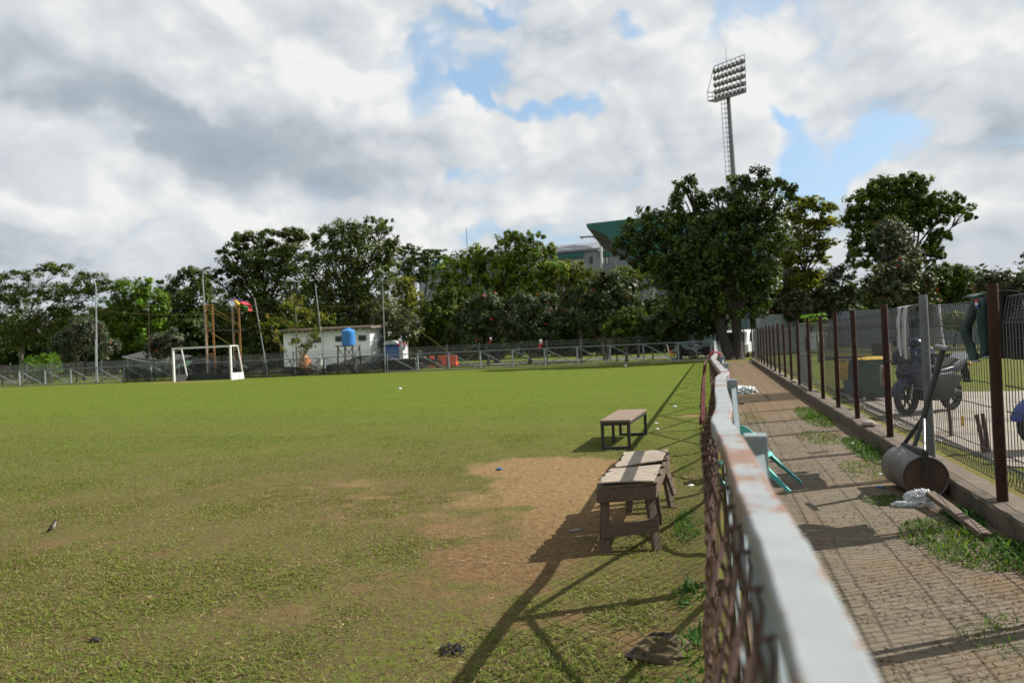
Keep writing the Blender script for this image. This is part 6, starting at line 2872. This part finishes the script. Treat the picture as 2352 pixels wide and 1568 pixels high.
    p = P(*f(1395, 1300), Y-3)
    mb.bar((p.x, p.y, 0), (p.x, p.y, P(*f(1395, 1180), Y-3).z), .25, .25)
    mb.build('column', MAT['white_paint'], root)
    # ribs of the fascia
    mb = MB()
    for s in np.linspace(.06, .95, 14):
        q = A+(Bm-A)*s
        mb.bar((q.x, Yf-.27, q.z-.1), (q.x, Yf-.27, q.z-1.2), .06, .05, (0, 1, 0))
    mb.build('fascia_seams', MAT['stadium_green'], root)


stadium()


def floodlight():
    Y = 138.0
    f = zz(2750, 150, 2.851)
    tops = P(*f(466, 700), Y)
    bot = P(1689, 470, Y)
    base = Vector((bot.x+(bot.x-tops.x)*.6, Y, 0))
    root = empty('floodlight_tower', (base.x, Y, 0), 'tall steel stadium floodlight tower rising behind the big tree', 'floodlight')
    mb = MB()
    pts = [base, bot, tops]
    mb.tube(pts, [.62, .50, .36], 16)
    mb.build('mast', MAT['tower_steel'], root, smooth=True, auto=50)
    # caged ladder
    mb = MB()
    for off in (-.72, -1.25):
        mb.tube([Vector((p.x+off-(.0 if off > -1 else .12), Y-.2, p.z)) for p in (bot, tops)], .05, 5)
    n = 22
    for k in range(n):
        q = bot+(tops-bot)*(k/n)
        mb.tube([(q.x-.3, Y-.1, q.z), (q.x-.8, Y-.7, q.z), (q.x-1.35, Y-.3, q.z), (q.x-.8, Y+.15, q.z), (q.x-.3, Y-.1, q.z)], .04, 4)
    mb.build('ladder_cage', MAT['tower_steel'], root)
    # head frame seen at an angle, near end to the right
    k0, k1 = 1.022, .978
    TL, TR = P(*f(303, 330), Y*k0), P(*f(650, 196), Y*k1)
    BL, BR = P(*f(322, 700), Y*k0), P(*f(667, 600), Y*k1)
    cols, rows = 8, 5

    def at(s, t):
        return (TL*(1-s)+TR*s)*(1-t)+(BL*(1-s)+BR*s)*t
    mb = MB()
    for i in range(cols):
        s = i/(cols-1)
        mb.bar(at(s, 0), at(s, 1), .10, .10, (0, 1, 0))
    for t in (0, .18, .39, .60, .81, 1.0):
        mb.bar(at(0, t), at(1, t), .12 if t in (0, 1.0) else .09, .10)
    mb.bar(at(.92, .2), at(.78, 1), .10, .1)
    mb.build('head_frame', MAT['tower_steel'], root)
    nrm = (TR-TL).cross(BL-TL).normalized()
    if nrm.y > 0:
        nrm = -nrm
    proto = None
    lamps = []
    for j in range(rows):
        for i in range(cols):
            s = (i+.30)/(cols-.2)
            t = (.17, .38, .59, .80, .985)[j]
            c = at(min(s, 1), t)+Vector((0, -.15, -.05))
            if proto is None:
                aim = Vector((-.75, -.45, -.45)).normalized()
                m2 = MB()
                m2.lathe(c, [(.12, -.45), (.30, -.38), (.42, -.05), (.50, .30)], 14, aim)
                m2.box(c+Vector((.15, .1, .1)), (.34, .30, .46))
                proto = m2.build('floodlight', MAT['lamp_dark'], root, smooth=False)
                m3 = MB()
                m3.lathe(c, [(.47, .29), (.40, .33), (.05, .36)], 14, aim)
                lens = m3.build('lens', MAT['gate_grey'], proto)
                c0 = c
            else:
                o = proto.copy()
                COL.objects.link(o)
                o.parent = root
                o.location = c-c0
                l2 = lens.copy()
                COL.objects.link(l2)
                l2.parent = o
    # service platform and railing
    PL, PR = P(*f(232, 733), Y*k0-2.5), P(*f(665, 632), Y*k1-1.5)
    QL, QR = P(*f(322, 745), Y*k0+.5), P(*f(672, 622), Y*k1+.8)
    mb = MB()
    th = Vector((0, 0, .22))
    mb.hexa([PL, PR, QR, QL], [PL+th, PR+th, QR+th, QL+th])
    mb.build('platform', MAT['tower_steel'], root)
    mb = MB()
    RL = P(*f(226, 633), Y*k0-2.5)
    mb.bar(PL, RL, .10, .10, (0, 1, 0))
    mb.bar(RL, TL, .09, .09)
    h = RL-PL
    for kk in (.5, 1.0):
        mb.bar(PL+h*kk, at(0, .82 if kk == 1.0 else .93), .07, .07)
        mb.bar(PL+h*kk, PR+h*kk, .07, .07)
    for s in np.linspace(.0, 1, 8):
        q = PL+(PR-PL)*s
        mb.bar(q, q+h, .06, .06, (0, 1, 0))
    mb.build('railing', MAT['tower_steel'], root)
    mb = MB()
    a = at(.42, 0)
    mb.tube([a, a+(P(*f(440, 100), Y)-P(*f(448, 270), Y))], [.06, .035], 6)
    mb.build('lightning_rod', MAT['tower_steel'], root)


floodlight()
p = P(1075, 570, 120)
mb = MB()
mb.tube([(p.x, 119.5, 0), (p.x, 119.5, P(1073, 522, 119.5).z)], [.12, .05], 6)
tag(mb.build('antenna_mast', MAT['tower_steel'], loc=(p.x, 119.5, 0)), 'hair thin antenna mast on the skyline left of the stadium roof', 'mast')
# ------------------------------------------------------------------ trees
def leaf_cloud(name, lobes, n, size, cols, m, seed, parent=None, loc=(0, 0, 0), flat=0.0, shell=.55, clump=.30, flowers=None, up=.45, nclump=None, aspect=.5):
    """lobes: (centre, radii) in world space; leaves gather in clumps spread through each lobe"""
    r = np.random.default_rng(seed)
    wts = np.array([(rr[0]*rr[2]+rr[0]*rr[1]) for _, rr in lobes])
    wts = wts/wts.sum()
    V, F, T = [], [], []
    cols = np.array(cols)
    for (c, rr), w in zip(lobes, wts):
        nl = max(30, int(n*w))
        nc = max(6, int((nclump or 60)*w*3))
        d = r.normal(size=(nc, 3))
        d[:, 2] += .25
        d /= np.linalg.norm(d, axis=1)[:, None]
        rad = shell+(1.06-shell)*r.random(nc)**.7
        rrA = np.array(rr)
        C = np.array(c)+d*rad[:, None]*rrA*.94
        tone = .5+1.1*r.random(nc)
        csize = clump*(.5+1.0*r.random(nc))
        mean = (rr[0]*rr[1]*rr[2])**(1/3)
        k = r.integers(0, nc, nl)
        off = r.normal(size=(nl, 3))
        off /= np.linalg.norm(off, axis=1)[:, None]
        off *= (r.random(nl)**.5)[:, None]
        off[:, 2] *= (1-flat)
        pos = C[k]+off*(csize[k]*mean)[:, None]
        nrm = off*.8+d[k]*.5+np.array([0, 0, up])+r.normal(size=(nl, 3))*.45
        nrm /= np.linalg.norm(nrm, axis=1)[:, None]
        a = r.normal(size=(nl, 3))
        a -= nrm*(a*nrm).sum(1)[:, None]
        a /= np.linalg.norm(a, axis=1)[:, None]
        b = np.cross(nrm, a)
        L = size*(.6+.8*r.random(nl))[:, None]
        V.append(np.stack([pos-a*L*.5, pos+b*L*aspect*.5, pos+a*L*.5, pos-b*L*aspect*.5], 1))
        ci = r.integers(0, len(cols), nl)
        col = cols[ci]*(tone[k]*(.7+.6*r.random(nl)))[:, None]
        if flowers:
            fl = r.random(nl) < flowers[0]
            col[fl] = np.array(flowers[1])*(.7+.5*r.random(fl.sum()))[:, None]
        T.append(np.repeat(col[:, None, :], 4, 1))
    V = np.concatenate(V).reshape(-1, 3)-np.array(loc)
    T = np.concatenate(T).reshape(-1, 3)
    V[:, 2] = np.maximum(V[:, 2], .03-loc[2])
    F = np.arange(len(V)).reshape(-1, 4)
    return np_mesh(name, V, F, T, MAT[m], parent, (0, 0, 0) if parent else loc)


DARK = [(.027, .049, .007), (.040, .066, .008), (.050, .073, .009), (.030, .056, .008)]
MID = [(.060, .098, .009), (.078, .114, .010), (.048, .085, .008), (.094, .120, .011)]
BRIGHT = [(.075, .160, .010), (.096, .182, .012), (.062, .138, .010), (.11, .172, .014)]
YELL = [(.15, .165, .018), (.18, .175, .022), (.12, .15, .017), (.19, .155, .024), (.105, .135, .016)]
OLIVE = [(.062, .080, .014), (.080, .096, .018), (.050, .066, .013), (.096, .104, .020)]
GREYG = [(.055, .070, .036), (.075, .088, .050), (.040, .054, .028), (.10, .11, .07), (.035, .046, .022)]
FERN = [(.060, .092, .015), (.080, .112, .018), (.050, .078, .014)]
TREEID = [100]


def tree(label, Y, base_u, lobes, cols, n, size, m='leaf', trunk=.22, bark='bark', depth=.85, flat=0.0, shell=.42, clump=.25, flowers=None,
         fork=.38, name='tree', group=None, forkpt=None, nclump=None, limbs=True, aspect=.5, stems=1, sparse_limb=0, cat='tree'):
    TREEID[0] += 1
    sd_ = TREEID[0]
    r = random.Random(sd_)
    g = P(base_u, 790, Y)
    base = Vector((g.x, Y, 0))
    root = empty(name, base, label, cat, group)
    L = []
    for (u, v, ru, rv) in lobes:
        yy = Y+(r.random()-.5)*.7*min(ru, 70)/36*depth
        c = P(u, v, yy)
        k = (c-CAM0).dot(fw)/FPX
        L.append(((c.x, c.y, c.z), (ru*k, (ru+rv)*.5*k*depth, rv*k)))
    leaf_cloud('crown', L, int(n*1.85), size*.84, cols, m, sd_, root, tuple(base), flat, shell, clump, flowers, nclump=int((nclump or 70)*1.25), aspect=aspect)
    zs = [c[2] for c, _ in L]
    top = max(c[2]+rr[2] for c, rr in L)
    fz = forkpt if forkpt else top*fork
    mb = MB()
    cx = sum(c[0]*rr[0] for c, rr in L)/sum(rr[0] for _, rr in L)
    for sidx in range(stems):
        so = Vector(((sidx-(stems-1)/2)*trunk*1.3, (sidx % 2)*trunk*.6, 0))
        fk = Vector((base.x*.8+cx*.2+so.x*2.2, Y, fz*(1-.12*sidx)))
        mb.tube([base+so, base+so+Vector((.03, 0, .25)), (base+fk)/2+so+Vector((r.uniform(-.1, .1), 0, 0)), fk], [trunk*1.45, trunk*1.05, trunk*.9, trunk*.78], 10)
        if limbs:
            for i, (c, rr) in enumerate(L):
                if stems > 1 and i % stems != sidx:
                    continue
                e = Vector(c)
                if e.z < fz:
                    continue
                midp = fk*.5+e*.5+Vector((r.uniform(-.4, .4), r.uniform(-.4, .4), r.uniform(-.5, .2)))
                mb.tube([fk-Vector((0, 0, .1)), midp, e], [trunk*.55, trunk*.32, trunk*.12], 6)
                for q in range(5):
                    d = Vector((r.gauss(0, 1), r.gauss(0, 1), r.gauss(.3, .8))).normalized()
                    tip = e+Vector((d.x*rr[0], d.y*rr[1], d.z*rr[2]))*.85
                    st = midp*.4+e*.6
                    mb.tube([st, st*.5+tip*.5+Vector((0, 0, r.uniform(-.1, .25))), tip], [trunk*.18, trunk*.11, trunk*.035], 5)
    mb.build('trunk', MAT[bark], root, smooth=True, auto=50)
    return root


RED = (.004, (.45, .03, .02))

# far left
tree('spreading flat topped rain tree at the far left edge of the photo', 60, 45,
     [(40, 640, 62, 22), (120, 622, 60, 18), (185, 640, 60, 18), (20, 690, 60, 40), (105, 676, 95, 26), (205, 665, 62, 22), (250, 655, 30, 14), (60, 745, 95, 55), (165, 715, 75, 35), (-60, 660, 80, 40), (-30, 770, 90, 60), (150, 775, 60, 50)],
     DARK+OLIVE, 15000, .34, trunk=.22, flat=.4, shell=.25, clump=.36, bark='bark_pale', nclump=120)
tree('bright green rounded mango tree between the two far left trees and the goal', 57, 315,
     [(300, 672, 52, 40), (340, 700, 52, 44), (262, 715, 46, 44), (300, 750, 70, 52), (368, 722, 34, 40), (350, 775, 50, 44), (285, 800, 60, 40), (330, 650, 24, 18)],
     BRIGHT+MID, 11000, .34, trunk=.20, nclump=110)
tree('grey green flowering frangipani bush with red and yellow specks, behind the left lamp post', 49, 190,
     [(160, 790, 42, 42), (205, 770, 42, 44), (245, 795, 30, 36), (185, 745, 36, 20), (140, 800, 26, 30)],
     GREYG, 3800, .30, 'leaf_gloss', trunk=.10, flowers=(.018, (.30, .08, .02)), fork=.25)
tree('grey leaved frangipani bush directly left of the goal', 49, 380, [(375, 795, 34, 36), (398, 780, 26, 26), (355, 800, 22, 30)], GREYG, 2300, .28, 'leaf_gloss', trunk=.08, flowers=(.02, (.3, .05, .02)), fork=.25)
tree('low bright green hedge bush overhanging the field fence at the far left', 45.5, 95, [(75, 845, 28, 28), (110, 838, 26, 30), (128, 850, 16, 26), (95, 862, 40, 22)], BRIGHT, 2600, .20, trunk=.06, fork=.3, name='bush', cat='bush')
tree('dark feathery tree behind the goal, against the sky', 72, 430,
     [(440, 640, 55, 28), (395, 680, 50, 34), (460, 690, 70, 50), (380, 720, 36, 40), (430, 760, 80, 60), (500, 760, 70, 70), (365, 655, 22, 12)],
     DARK, 12000, .42, trunk=.25, nclump=110)
tree('broad dark rain tree behind the parasol', 64, 610,
     [(545, 552, 50, 22), (600, 548, 60, 24), (660, 548, 60, 26), (525, 582, 40, 18), (590, 590, 90, 40), (680, 590, 70, 50), (540, 625, 60, 40), (620, 650, 110, 60), (560, 710, 90, 60), (660, 730, 90, 70), (700, 540, 40, 20), (490, 640, 30, 18), (600, 790, 120, 60)],
     DARK+OLIVE, 20000, .38, trunk=.32, flat=.3, shell=.25, nclump=170)
tree('tall full glossy tree behind the white building', 58, 805,
     [(790, 538, 62, 34), (855, 518, 36, 22), (885, 520, 26, 22), (745, 560, 40, 36), (830, 575, 85, 52), (895, 590, 32, 44), (760, 625, 70, 60), (850, 650, 80, 60), (720, 690, 50, 60), (800, 710, 90, 60), (870, 730, 60, 50), (780, 790, 100, 50), (905, 550, 18, 10)],
     MID+DARK+OLIVE, 18000, .34, 'leaf_gloss', trunk=.30, nclump=200, flowers=(.0006, (.3, .03, .02)))
tree('feathery rain tree rising right of the tall glossy tree', 74, 965,
     [(935, 575, 40, 14), (985, 585, 44, 15), (945, 605, 55, 20), (1010, 592, 30, 10), (930, 640, 50, 24), (980, 630, 46, 18)],
     FERN, 4200, .36, trunk=.22, flat=.5, shell=.2, nclump=80)
tree('small yellow leaved tree in the middle of the tree line', 62, 940, [(935, 655, 30, 24), (925, 685, 34, 30), (950, 700, 30, 36)], YELL, 2200, .30, trunk=.12)
tree('shrubby frangipani with scattered red blooms right of the blue kiosk', 52, 915, [(890, 735, 44, 40), (930, 755, 44, 46), (905, 790, 50, 34), (860, 700, 26, 20)], GREYG+OLIVE, 4200, .28, 'leaf_gloss', trunk=.09, bark='bark_pale', flowers=(.008, (.42, .03, .03)), fork=.2, stems=2)
tree('large mid green tree at the centre of the tree line', 59, 1140,
     [(1090, 585, 42, 24), (1180, 565, 52, 34), (1225, 550, 30, 20), (1250, 580, 34, 26), (1060, 620, 60, 44), (1140, 620, 70, 50), (1215, 615, 62, 44), (1270, 625, 40, 40), (1030, 670, 50, 44), (1110, 690, 80, 50), (1200, 680, 80, 50), (1180, 540, 26, 14), (1040, 740, 60, 50)],
     MID+YELL[:2]+BRIGHT[:2], 16000, .34, trunk=.26, nclump=190)
tree('dark low limbed tree left of centre with a leaning trunk', 55, 1030, [(1000, 720, 46, 46), (1030, 690, 40, 40), (985, 765, 44, 40), (1050, 745, 44, 44), (1010, 780, 60, 30)], MID+DARK, 5600, .30, trunk=.20, fork=.25, stems=2)
tree('grey flowering frangipani under the large central tree, left one', 52, 1120, [(1110, 710, 48, 40), (1070, 745, 36, 40), (1140, 745, 46, 40), (1100, 780, 50, 26)], GREYG+DARK, 5200, .28, 'leaf_gloss', trunk=.12, flowers=RED, fork=.2)
tree('grey flowering frangipani under the large central tree, right one', 51.5, 1215, [(1200, 700, 50, 40), (1245, 715, 44, 46), (1190, 750, 50, 42), (1250, 760, 46, 36), (1215, 785, 60, 22)], GREYG+DARK, 6200, .28, 'leaf_gloss', trunk=.13, flowers=RED, fork=.2)
tree('yellow green tree just left of the stadium roof', 61, 1330, [(1310, 625, 50, 28), (1350, 640, 42, 26), (1290, 670, 60, 44), (1345, 680, 55, 40), (1380, 655, 30, 22)], YELL+MID, 6000, .30, trunk=.16, nclump=110)
tree('dark broad frangipani below the stadium wall', 53, 1390, [(1360, 670, 55, 44), (1410, 655, 55, 36), (1330, 715, 56, 50), (1420, 700, 62, 46), (1380, 740, 80, 40), (1450, 690, 40, 40)], GREYG+DARK*2, 8800, .28, 'leaf_gloss', trunk=.15, bark='bark_pale', flowers=RED, fork=.22, stems=2)
tree('soft light green feathery tree under the stadium window', 58, 1465, [(1440, 630, 40, 20), (1475, 645, 36, 26), (1420, 650, 40, 24)], BRIGHT[:1]+OLIVE+YELL[:1], 2600, .24, trunk=.12, nclump=70)
tree('low dark tree with a pale slanting trunk beside the field fence', 48, 1437, [(1450, 740, 44, 36), (1420, 760, 40, 30), (1485, 760, 40, 34)], DARK+MID, 3400, .26, trunk=.10, bark='bark_pale', fork=.42)
# the big one
tree('largest tree, broad and dark, on a forked trunk at the far path end', 44.5, 1683,
     [(1730, 415, 44, 30), (1765, 425, 34, 30), (1690, 435, 40, 34), (1580, 425, 34, 26), (1575, 462, 44, 34), (1640, 455, 34, 28), (1808, 440, 34, 28), (1665, 490, 66, 46),
      (1745, 480, 66, 50), (1545, 505, 46, 36), (1610, 520, 60, 46), (1490, 505, 46, 32), (1450, 540, 44, 30), (1430, 572, 32, 22), (1505, 555, 66, 44), (1590, 585, 74, 50), (1690, 565, 84, 60),
      (1780, 545, 56, 52), (1540, 620, 70, 44), (1640, 640, 80, 50), (1745, 630, 62, 54), (1600, 690, 84, 46), (1690, 700, 60, 44), (1480, 600, 40, 24), (1560, 655, 50, 30), (1740, 690, 40, 40)],
     MID[:2]+DARK*2+OLIVE[:1], 22000, .29, 'leaf_gloss', trunk=.36, nclump=260, forkpt=3.4, stems=2, clump=.28, shell=.30)
tree('smaller grey dark tree under the left side of the largest tree', 47, 1560, [(1560, 720, 60, 44), (1520, 745, 50, 40), (1600, 740, 54, 44), (1565, 765, 70, 30), (1635, 730, 40, 44), (1500, 770, 50, 24)], DARK+GREYG[:2], 7500, .26, 'leaf_gloss', trunk=.14, fork=.3)
tree('slim young tree on a straight trunk just left of the largest trunk', 46.5, 1650, [(1640, 720, 30, 26), (1655, 745, 26, 20)], DARK, 1300, .24, trunk=.11, fork=.6)
# right
tree('yellowish feathery tree spreading from behind the right side of the largest tree', 54, 1850,
     [(1850, 470, 44, 20), (1895, 478, 36, 14), (1825, 505, 44, 26), (1880, 515, 46, 18), (1910, 505, 26, 12), (1845, 550, 50, 26), (1890, 560, 36, 16), (1825, 595, 44, 26), (1880, 595, 26, 22), (1850, 640, 44, 26)],
     YELL*2+OLIVE, 6400, .27, 'leaf_feather', trunk=.13, flat=.55, shell=.15, clump=.34, nclump=170, fork=.5)
tree('tall round crowned tree standing apart at the right against the sky', 60, 2078,
     [(2040, 435, 58, 30), (2095, 418, 44, 24), (1990, 460, 44, 34), (2060, 470, 70, 40), (2120, 450, 36, 30), (1965, 500, 36, 30), (2030, 510, 60, 40), (2105, 500, 46, 34), (2180, 465, 34, 28), (2215, 490, 30, 22), (2160, 490, 36, 28),
      (1985, 555, 44, 40), (2050, 560, 52, 36), (2160, 545, 34, 26), (2130, 580, 36, 26), (1980, 595, 36, 26), (2160, 585, 20, 12)],
     BRIGHT[:2]+MID*2+DARK, 15000, .33, trunk=.26, nclump=230, forkpt=5.2)
tree('red flowering grey tree behind the far wire fence posts', 55, 1800, [(1790, 650, 46, 36), (1830, 640, 44, 30), (1770, 695, 40, 40), (1820, 700, 50, 36), (1790, 725, 60, 20)], GREYG+OLIVE, 5200, .28, 'leaf_gloss', trunk=.13, flowers=(.012, (.5, .03, .02)), fork=.3, shell=.3)
tree('open twisted frangipani with bare grey branches above the papaya plant', 56, 1905, [(1880, 650, 42, 30), (1930, 630, 40, 24), (1900, 690, 48, 34), (1945, 680, 34, 30), (1880, 715, 44, 22)], GREYG, 3300, .28, 'leaf_gloss', trunk=.14, bark='bark_pale', flowers=(.010, (.5, .03, .02)), fork=.35, shell=.2)
tree('grey frangipani in front of the tall round tree', 50, 2060, [(2030, 640, 44, 36), (2075, 625, 46, 34), (2110, 655, 44, 36), (2050, 680, 62, 34), (2000, 680, 40, 30), (2120, 690, 44, 26)], GREYG+OLIVE, 6000, .27, 'leaf_gloss', trunk=.14, bark='bark_pale', flowers=(.008, (.5, .03, .02)), fork=.3, shell=.3)
tree('grey red specked foliage climbing the lower crown of the tall round tree', 56, 2070, [(2040, 540, 44, 44), (2075, 580, 44, 36), (2035, 600, 40, 30)], GREYG, 2600, .27, 'leaf_gloss', trunk=.10, flowers=(.010, (.5, .03, .02)), fork=.5, shell=.2)
tree('dense dark round tree low at the right, behind the frangipani', 66, 2180, [(2160, 630, 44, 26), (2195, 645, 36, 36), (2140, 660, 46, 36), (2185, 680, 46, 34)], MID+DARK, 5600, .34, trunk=.22, nclump=110)
tree('thin leaved twisted frangipani above the green jacket at the right', 38, 2300, [(2255, 650, 30, 22), (2295, 640, 36, 22), (2325, 665, 30, 26), (2280, 675, 40, 20), (2350, 650, 20, 30)], GREYG, 1500, .22, 'leaf_gloss', trunk=.14, bark='bark_pale', flowers=(.012, (.5, .03, .02)), fork=.42, shell=.2)
tree('branch tip of a tree at the upper right edge', 40, 2420, [(2370, 610, 26, 20), (2360, 590, 16, 10), (2420, 620, 60, 40), (2365, 640, 18, 10)], OLIVE, 900, .22, trunk=.12, fork=.5, shell=.2)
tree('yellow green bush in front of the hoarding behind the trousers', 52, 2190, [(2190, 735, 30, 22), (2215, 745, 22, 20)], BRIGHT+YELL, 1100, .22, trunk=.05, fork=.3, name='bush', cat='bush')
tree('dark bush at the foot of the hoarding beside the papaya plant', 57, 1835, [(1815, 735, 60, 20), (1870, 740, 44, 22)], DARK+MID, 2600, .26, trunk=.08, fork=.3, name='bush', cat='bush')


def wood_mass():
    r = random.Random(2)
    lob = []
    for i in range(50):
        u = -160+i*42
        Y = 72+r.random()*8
        c = P(u, 740, Y)
        lob.append(((c.x, c.y, 3.0), (3.4, 2.5, 3.2+r.random()*1.2)))
        lob.append(((c.x+1.2, c.y-2, 1.4), (3.4, 2.2, 1.8)))
    for i in range(34):
        u = -140+i*32
        c = P(u, 740, 66+r.random()*5)
        hh = 4.2 if u < 760 else 3.0
        lob.append(((c.x, c.y, hh), (3.0, 1.8, hh*(.9+.35*r.random()))))
    for i in range(18):
        u = 1730+i*46
        c = P(u, 720, 92+r.random()*8)
        lob.append(((c.x, c.y, 3.5), (4.4, 2.5, 4.0+r.random()*1.6)))
    o = leaf_cloud('far_thicket', lob, 100000, .72, [tuple(v*.8 for v in c) for c in DARK], 'leaf', 77, None, (0, 75, 0), shell=.15, nclump=1400, aspect=.6)
    tag(o, 'dark mass of far undergrowth closing the gaps between the trees', 'undergrowth', kind='stuff')


wood_mass()


def sapling():
    Y = 43.1
    f = zz(900, 1100, 2.94)
    b = P(*f(845, 1165), Y)
    base = Vector((b.x, Y, 0))
    root = empty('sapling', base, 'thin many stemmed sapling with sparse yellowing leaves in front of the white building', 'tree')
    stems = ([(845, 1165), (760, 1000), (690, 870), (600, 770), (555, 700), (550, 600), (560, 500)],
             [(845, 1165), (842, 1000), (838, 800), (842, 600), (828, 430), (790, 330), (780, 260)],
             [(860, 1165), (905, 980), (960, 850), (1010, 720), (1060, 620), (1095, 520), (1100, 460)],
             [(850, 1165), (930, 950), (1000, 840), (1050, 760), (1080, 690)], [(690, 870), (600, 690), (500, 640), (430, 640)], [(828, 430), (740, 370), (680, 350)], [(842, 600), (860, 400), (880, 320)],
             [(1060, 620), (1000, 520), (1000, 430)], [(1060, 620), (1160, 540), (1230, 520)], [(838, 800), (760, 600), (690, 560)], [(905, 980), (870, 900), (880, 860)])
    mb = MB()
    lob = []
    r = random.Random(9)
    for i, s in enumerate(stems):
        pts = [P(*f(*p), Y+.25*math.sin(i*2+k*.8)) for k, p in enumerate(s)]
        n = len(pts)
        r0 = .06 if i < 4 else .022
        if i < 4:
            pts[0].z = 0
        mb.tube(pts, [r0*(1-.75*k/(n-1)) for k in range(n)], 6)
        for k in range(2 if i < 4 else 1, n):
            for q in range(2):
                p = pts[k]+Vector((r.uniform(-.35, .35), r.uniform(-.3, .3), r.uniform(-.2, .35)))
                lob.append(((p.x, p.y, p.z), (.34, .3, .26)))
    mb.build('trunk', MAT['bark_pale'], root, smooth=True)
    leaf_cloud('crown', lob, 1500, .20, MID+YELL+[(.16, .08, .02)], 'leaf', 55, root, tuple(base), shell=.1, clump=.7, nclump=90)


sapling()


def papaya():
    f = zz(3000, 1250, 6.272)
    Y = 24.5
    b = G(*f(1735, 1240))
    Y = b.y
    base = Vector((b.x, Y, 0))
    top = P(*f(1660, 430), Y)
    root = empty('papaya_plant', base, 'slender papaya plant with lobed leaves standing just beyond the metal gate', 'plant')
    mb = MB()
    mb.tube([base, (base+top)/2+Vector((.03, 0, 0)), top], [.075, .06, .045], 10)
    mb.build('trunk', MAT['papaya_stem'], root, smooth=True)
    r = random.Random(12)
    k = (top-CAM0).dot(fw)/FPX
    for i, (x, y) in enumerate(((1400, 90), (1560, 40), (1700, 30), (1800, 130), (1480, 160), (1620, 130), (1740, 300), (1830, 300), (1690, 420), (1800, 420), (1600, 250), (1380, 60), (1780, 20))):
        e = P(*f(x, y), Y+r.uniform(-.5, .5))
        st = MB()
        st.tube([top, (top+e)/2+Vector((0, 0, .12)), e], [.014, .010, .007], 5)
        s = st.build('leaf_stalk', MAT['papaya_stem'], root)
        V, F = [], []
        T = []
        lobes = 7
        R = .30+.06*r.random()
        d = (e-top).normalized()
        for q in range(lobes):
            a = (q-3)*.62
            dir_ = (Vector((d.x, d.y, 0)).normalized()*math.cos(a)+Vector((-d.y, d.x, 0)).normalized()*math.sin(a)).normalized()
            sd2 = Vector((-dir_.y, dir_.x, 0))
            o = len(V)
            l = R*(1-.07*abs(q-3))
            V += [e, e+dir_*l*.55+sd2*l*.17+Vector((0, 0, .01)), e+dir_*l+Vector((0, 0, -.13*l/R-.02)), e+dir_*l*.55-sd2*l*.17]
            F.append((o, o+1, o+2, o+3))
            c = BRIGHT[q % 4]
            T += [tuple(v*1.15 for v in c)]*4
        np_mesh('leaf', np.array([tuple(v) for v in V])-np.array(tuple(base)), np.array(F), np.array(T), MAT['leaf'], root)


papaya()
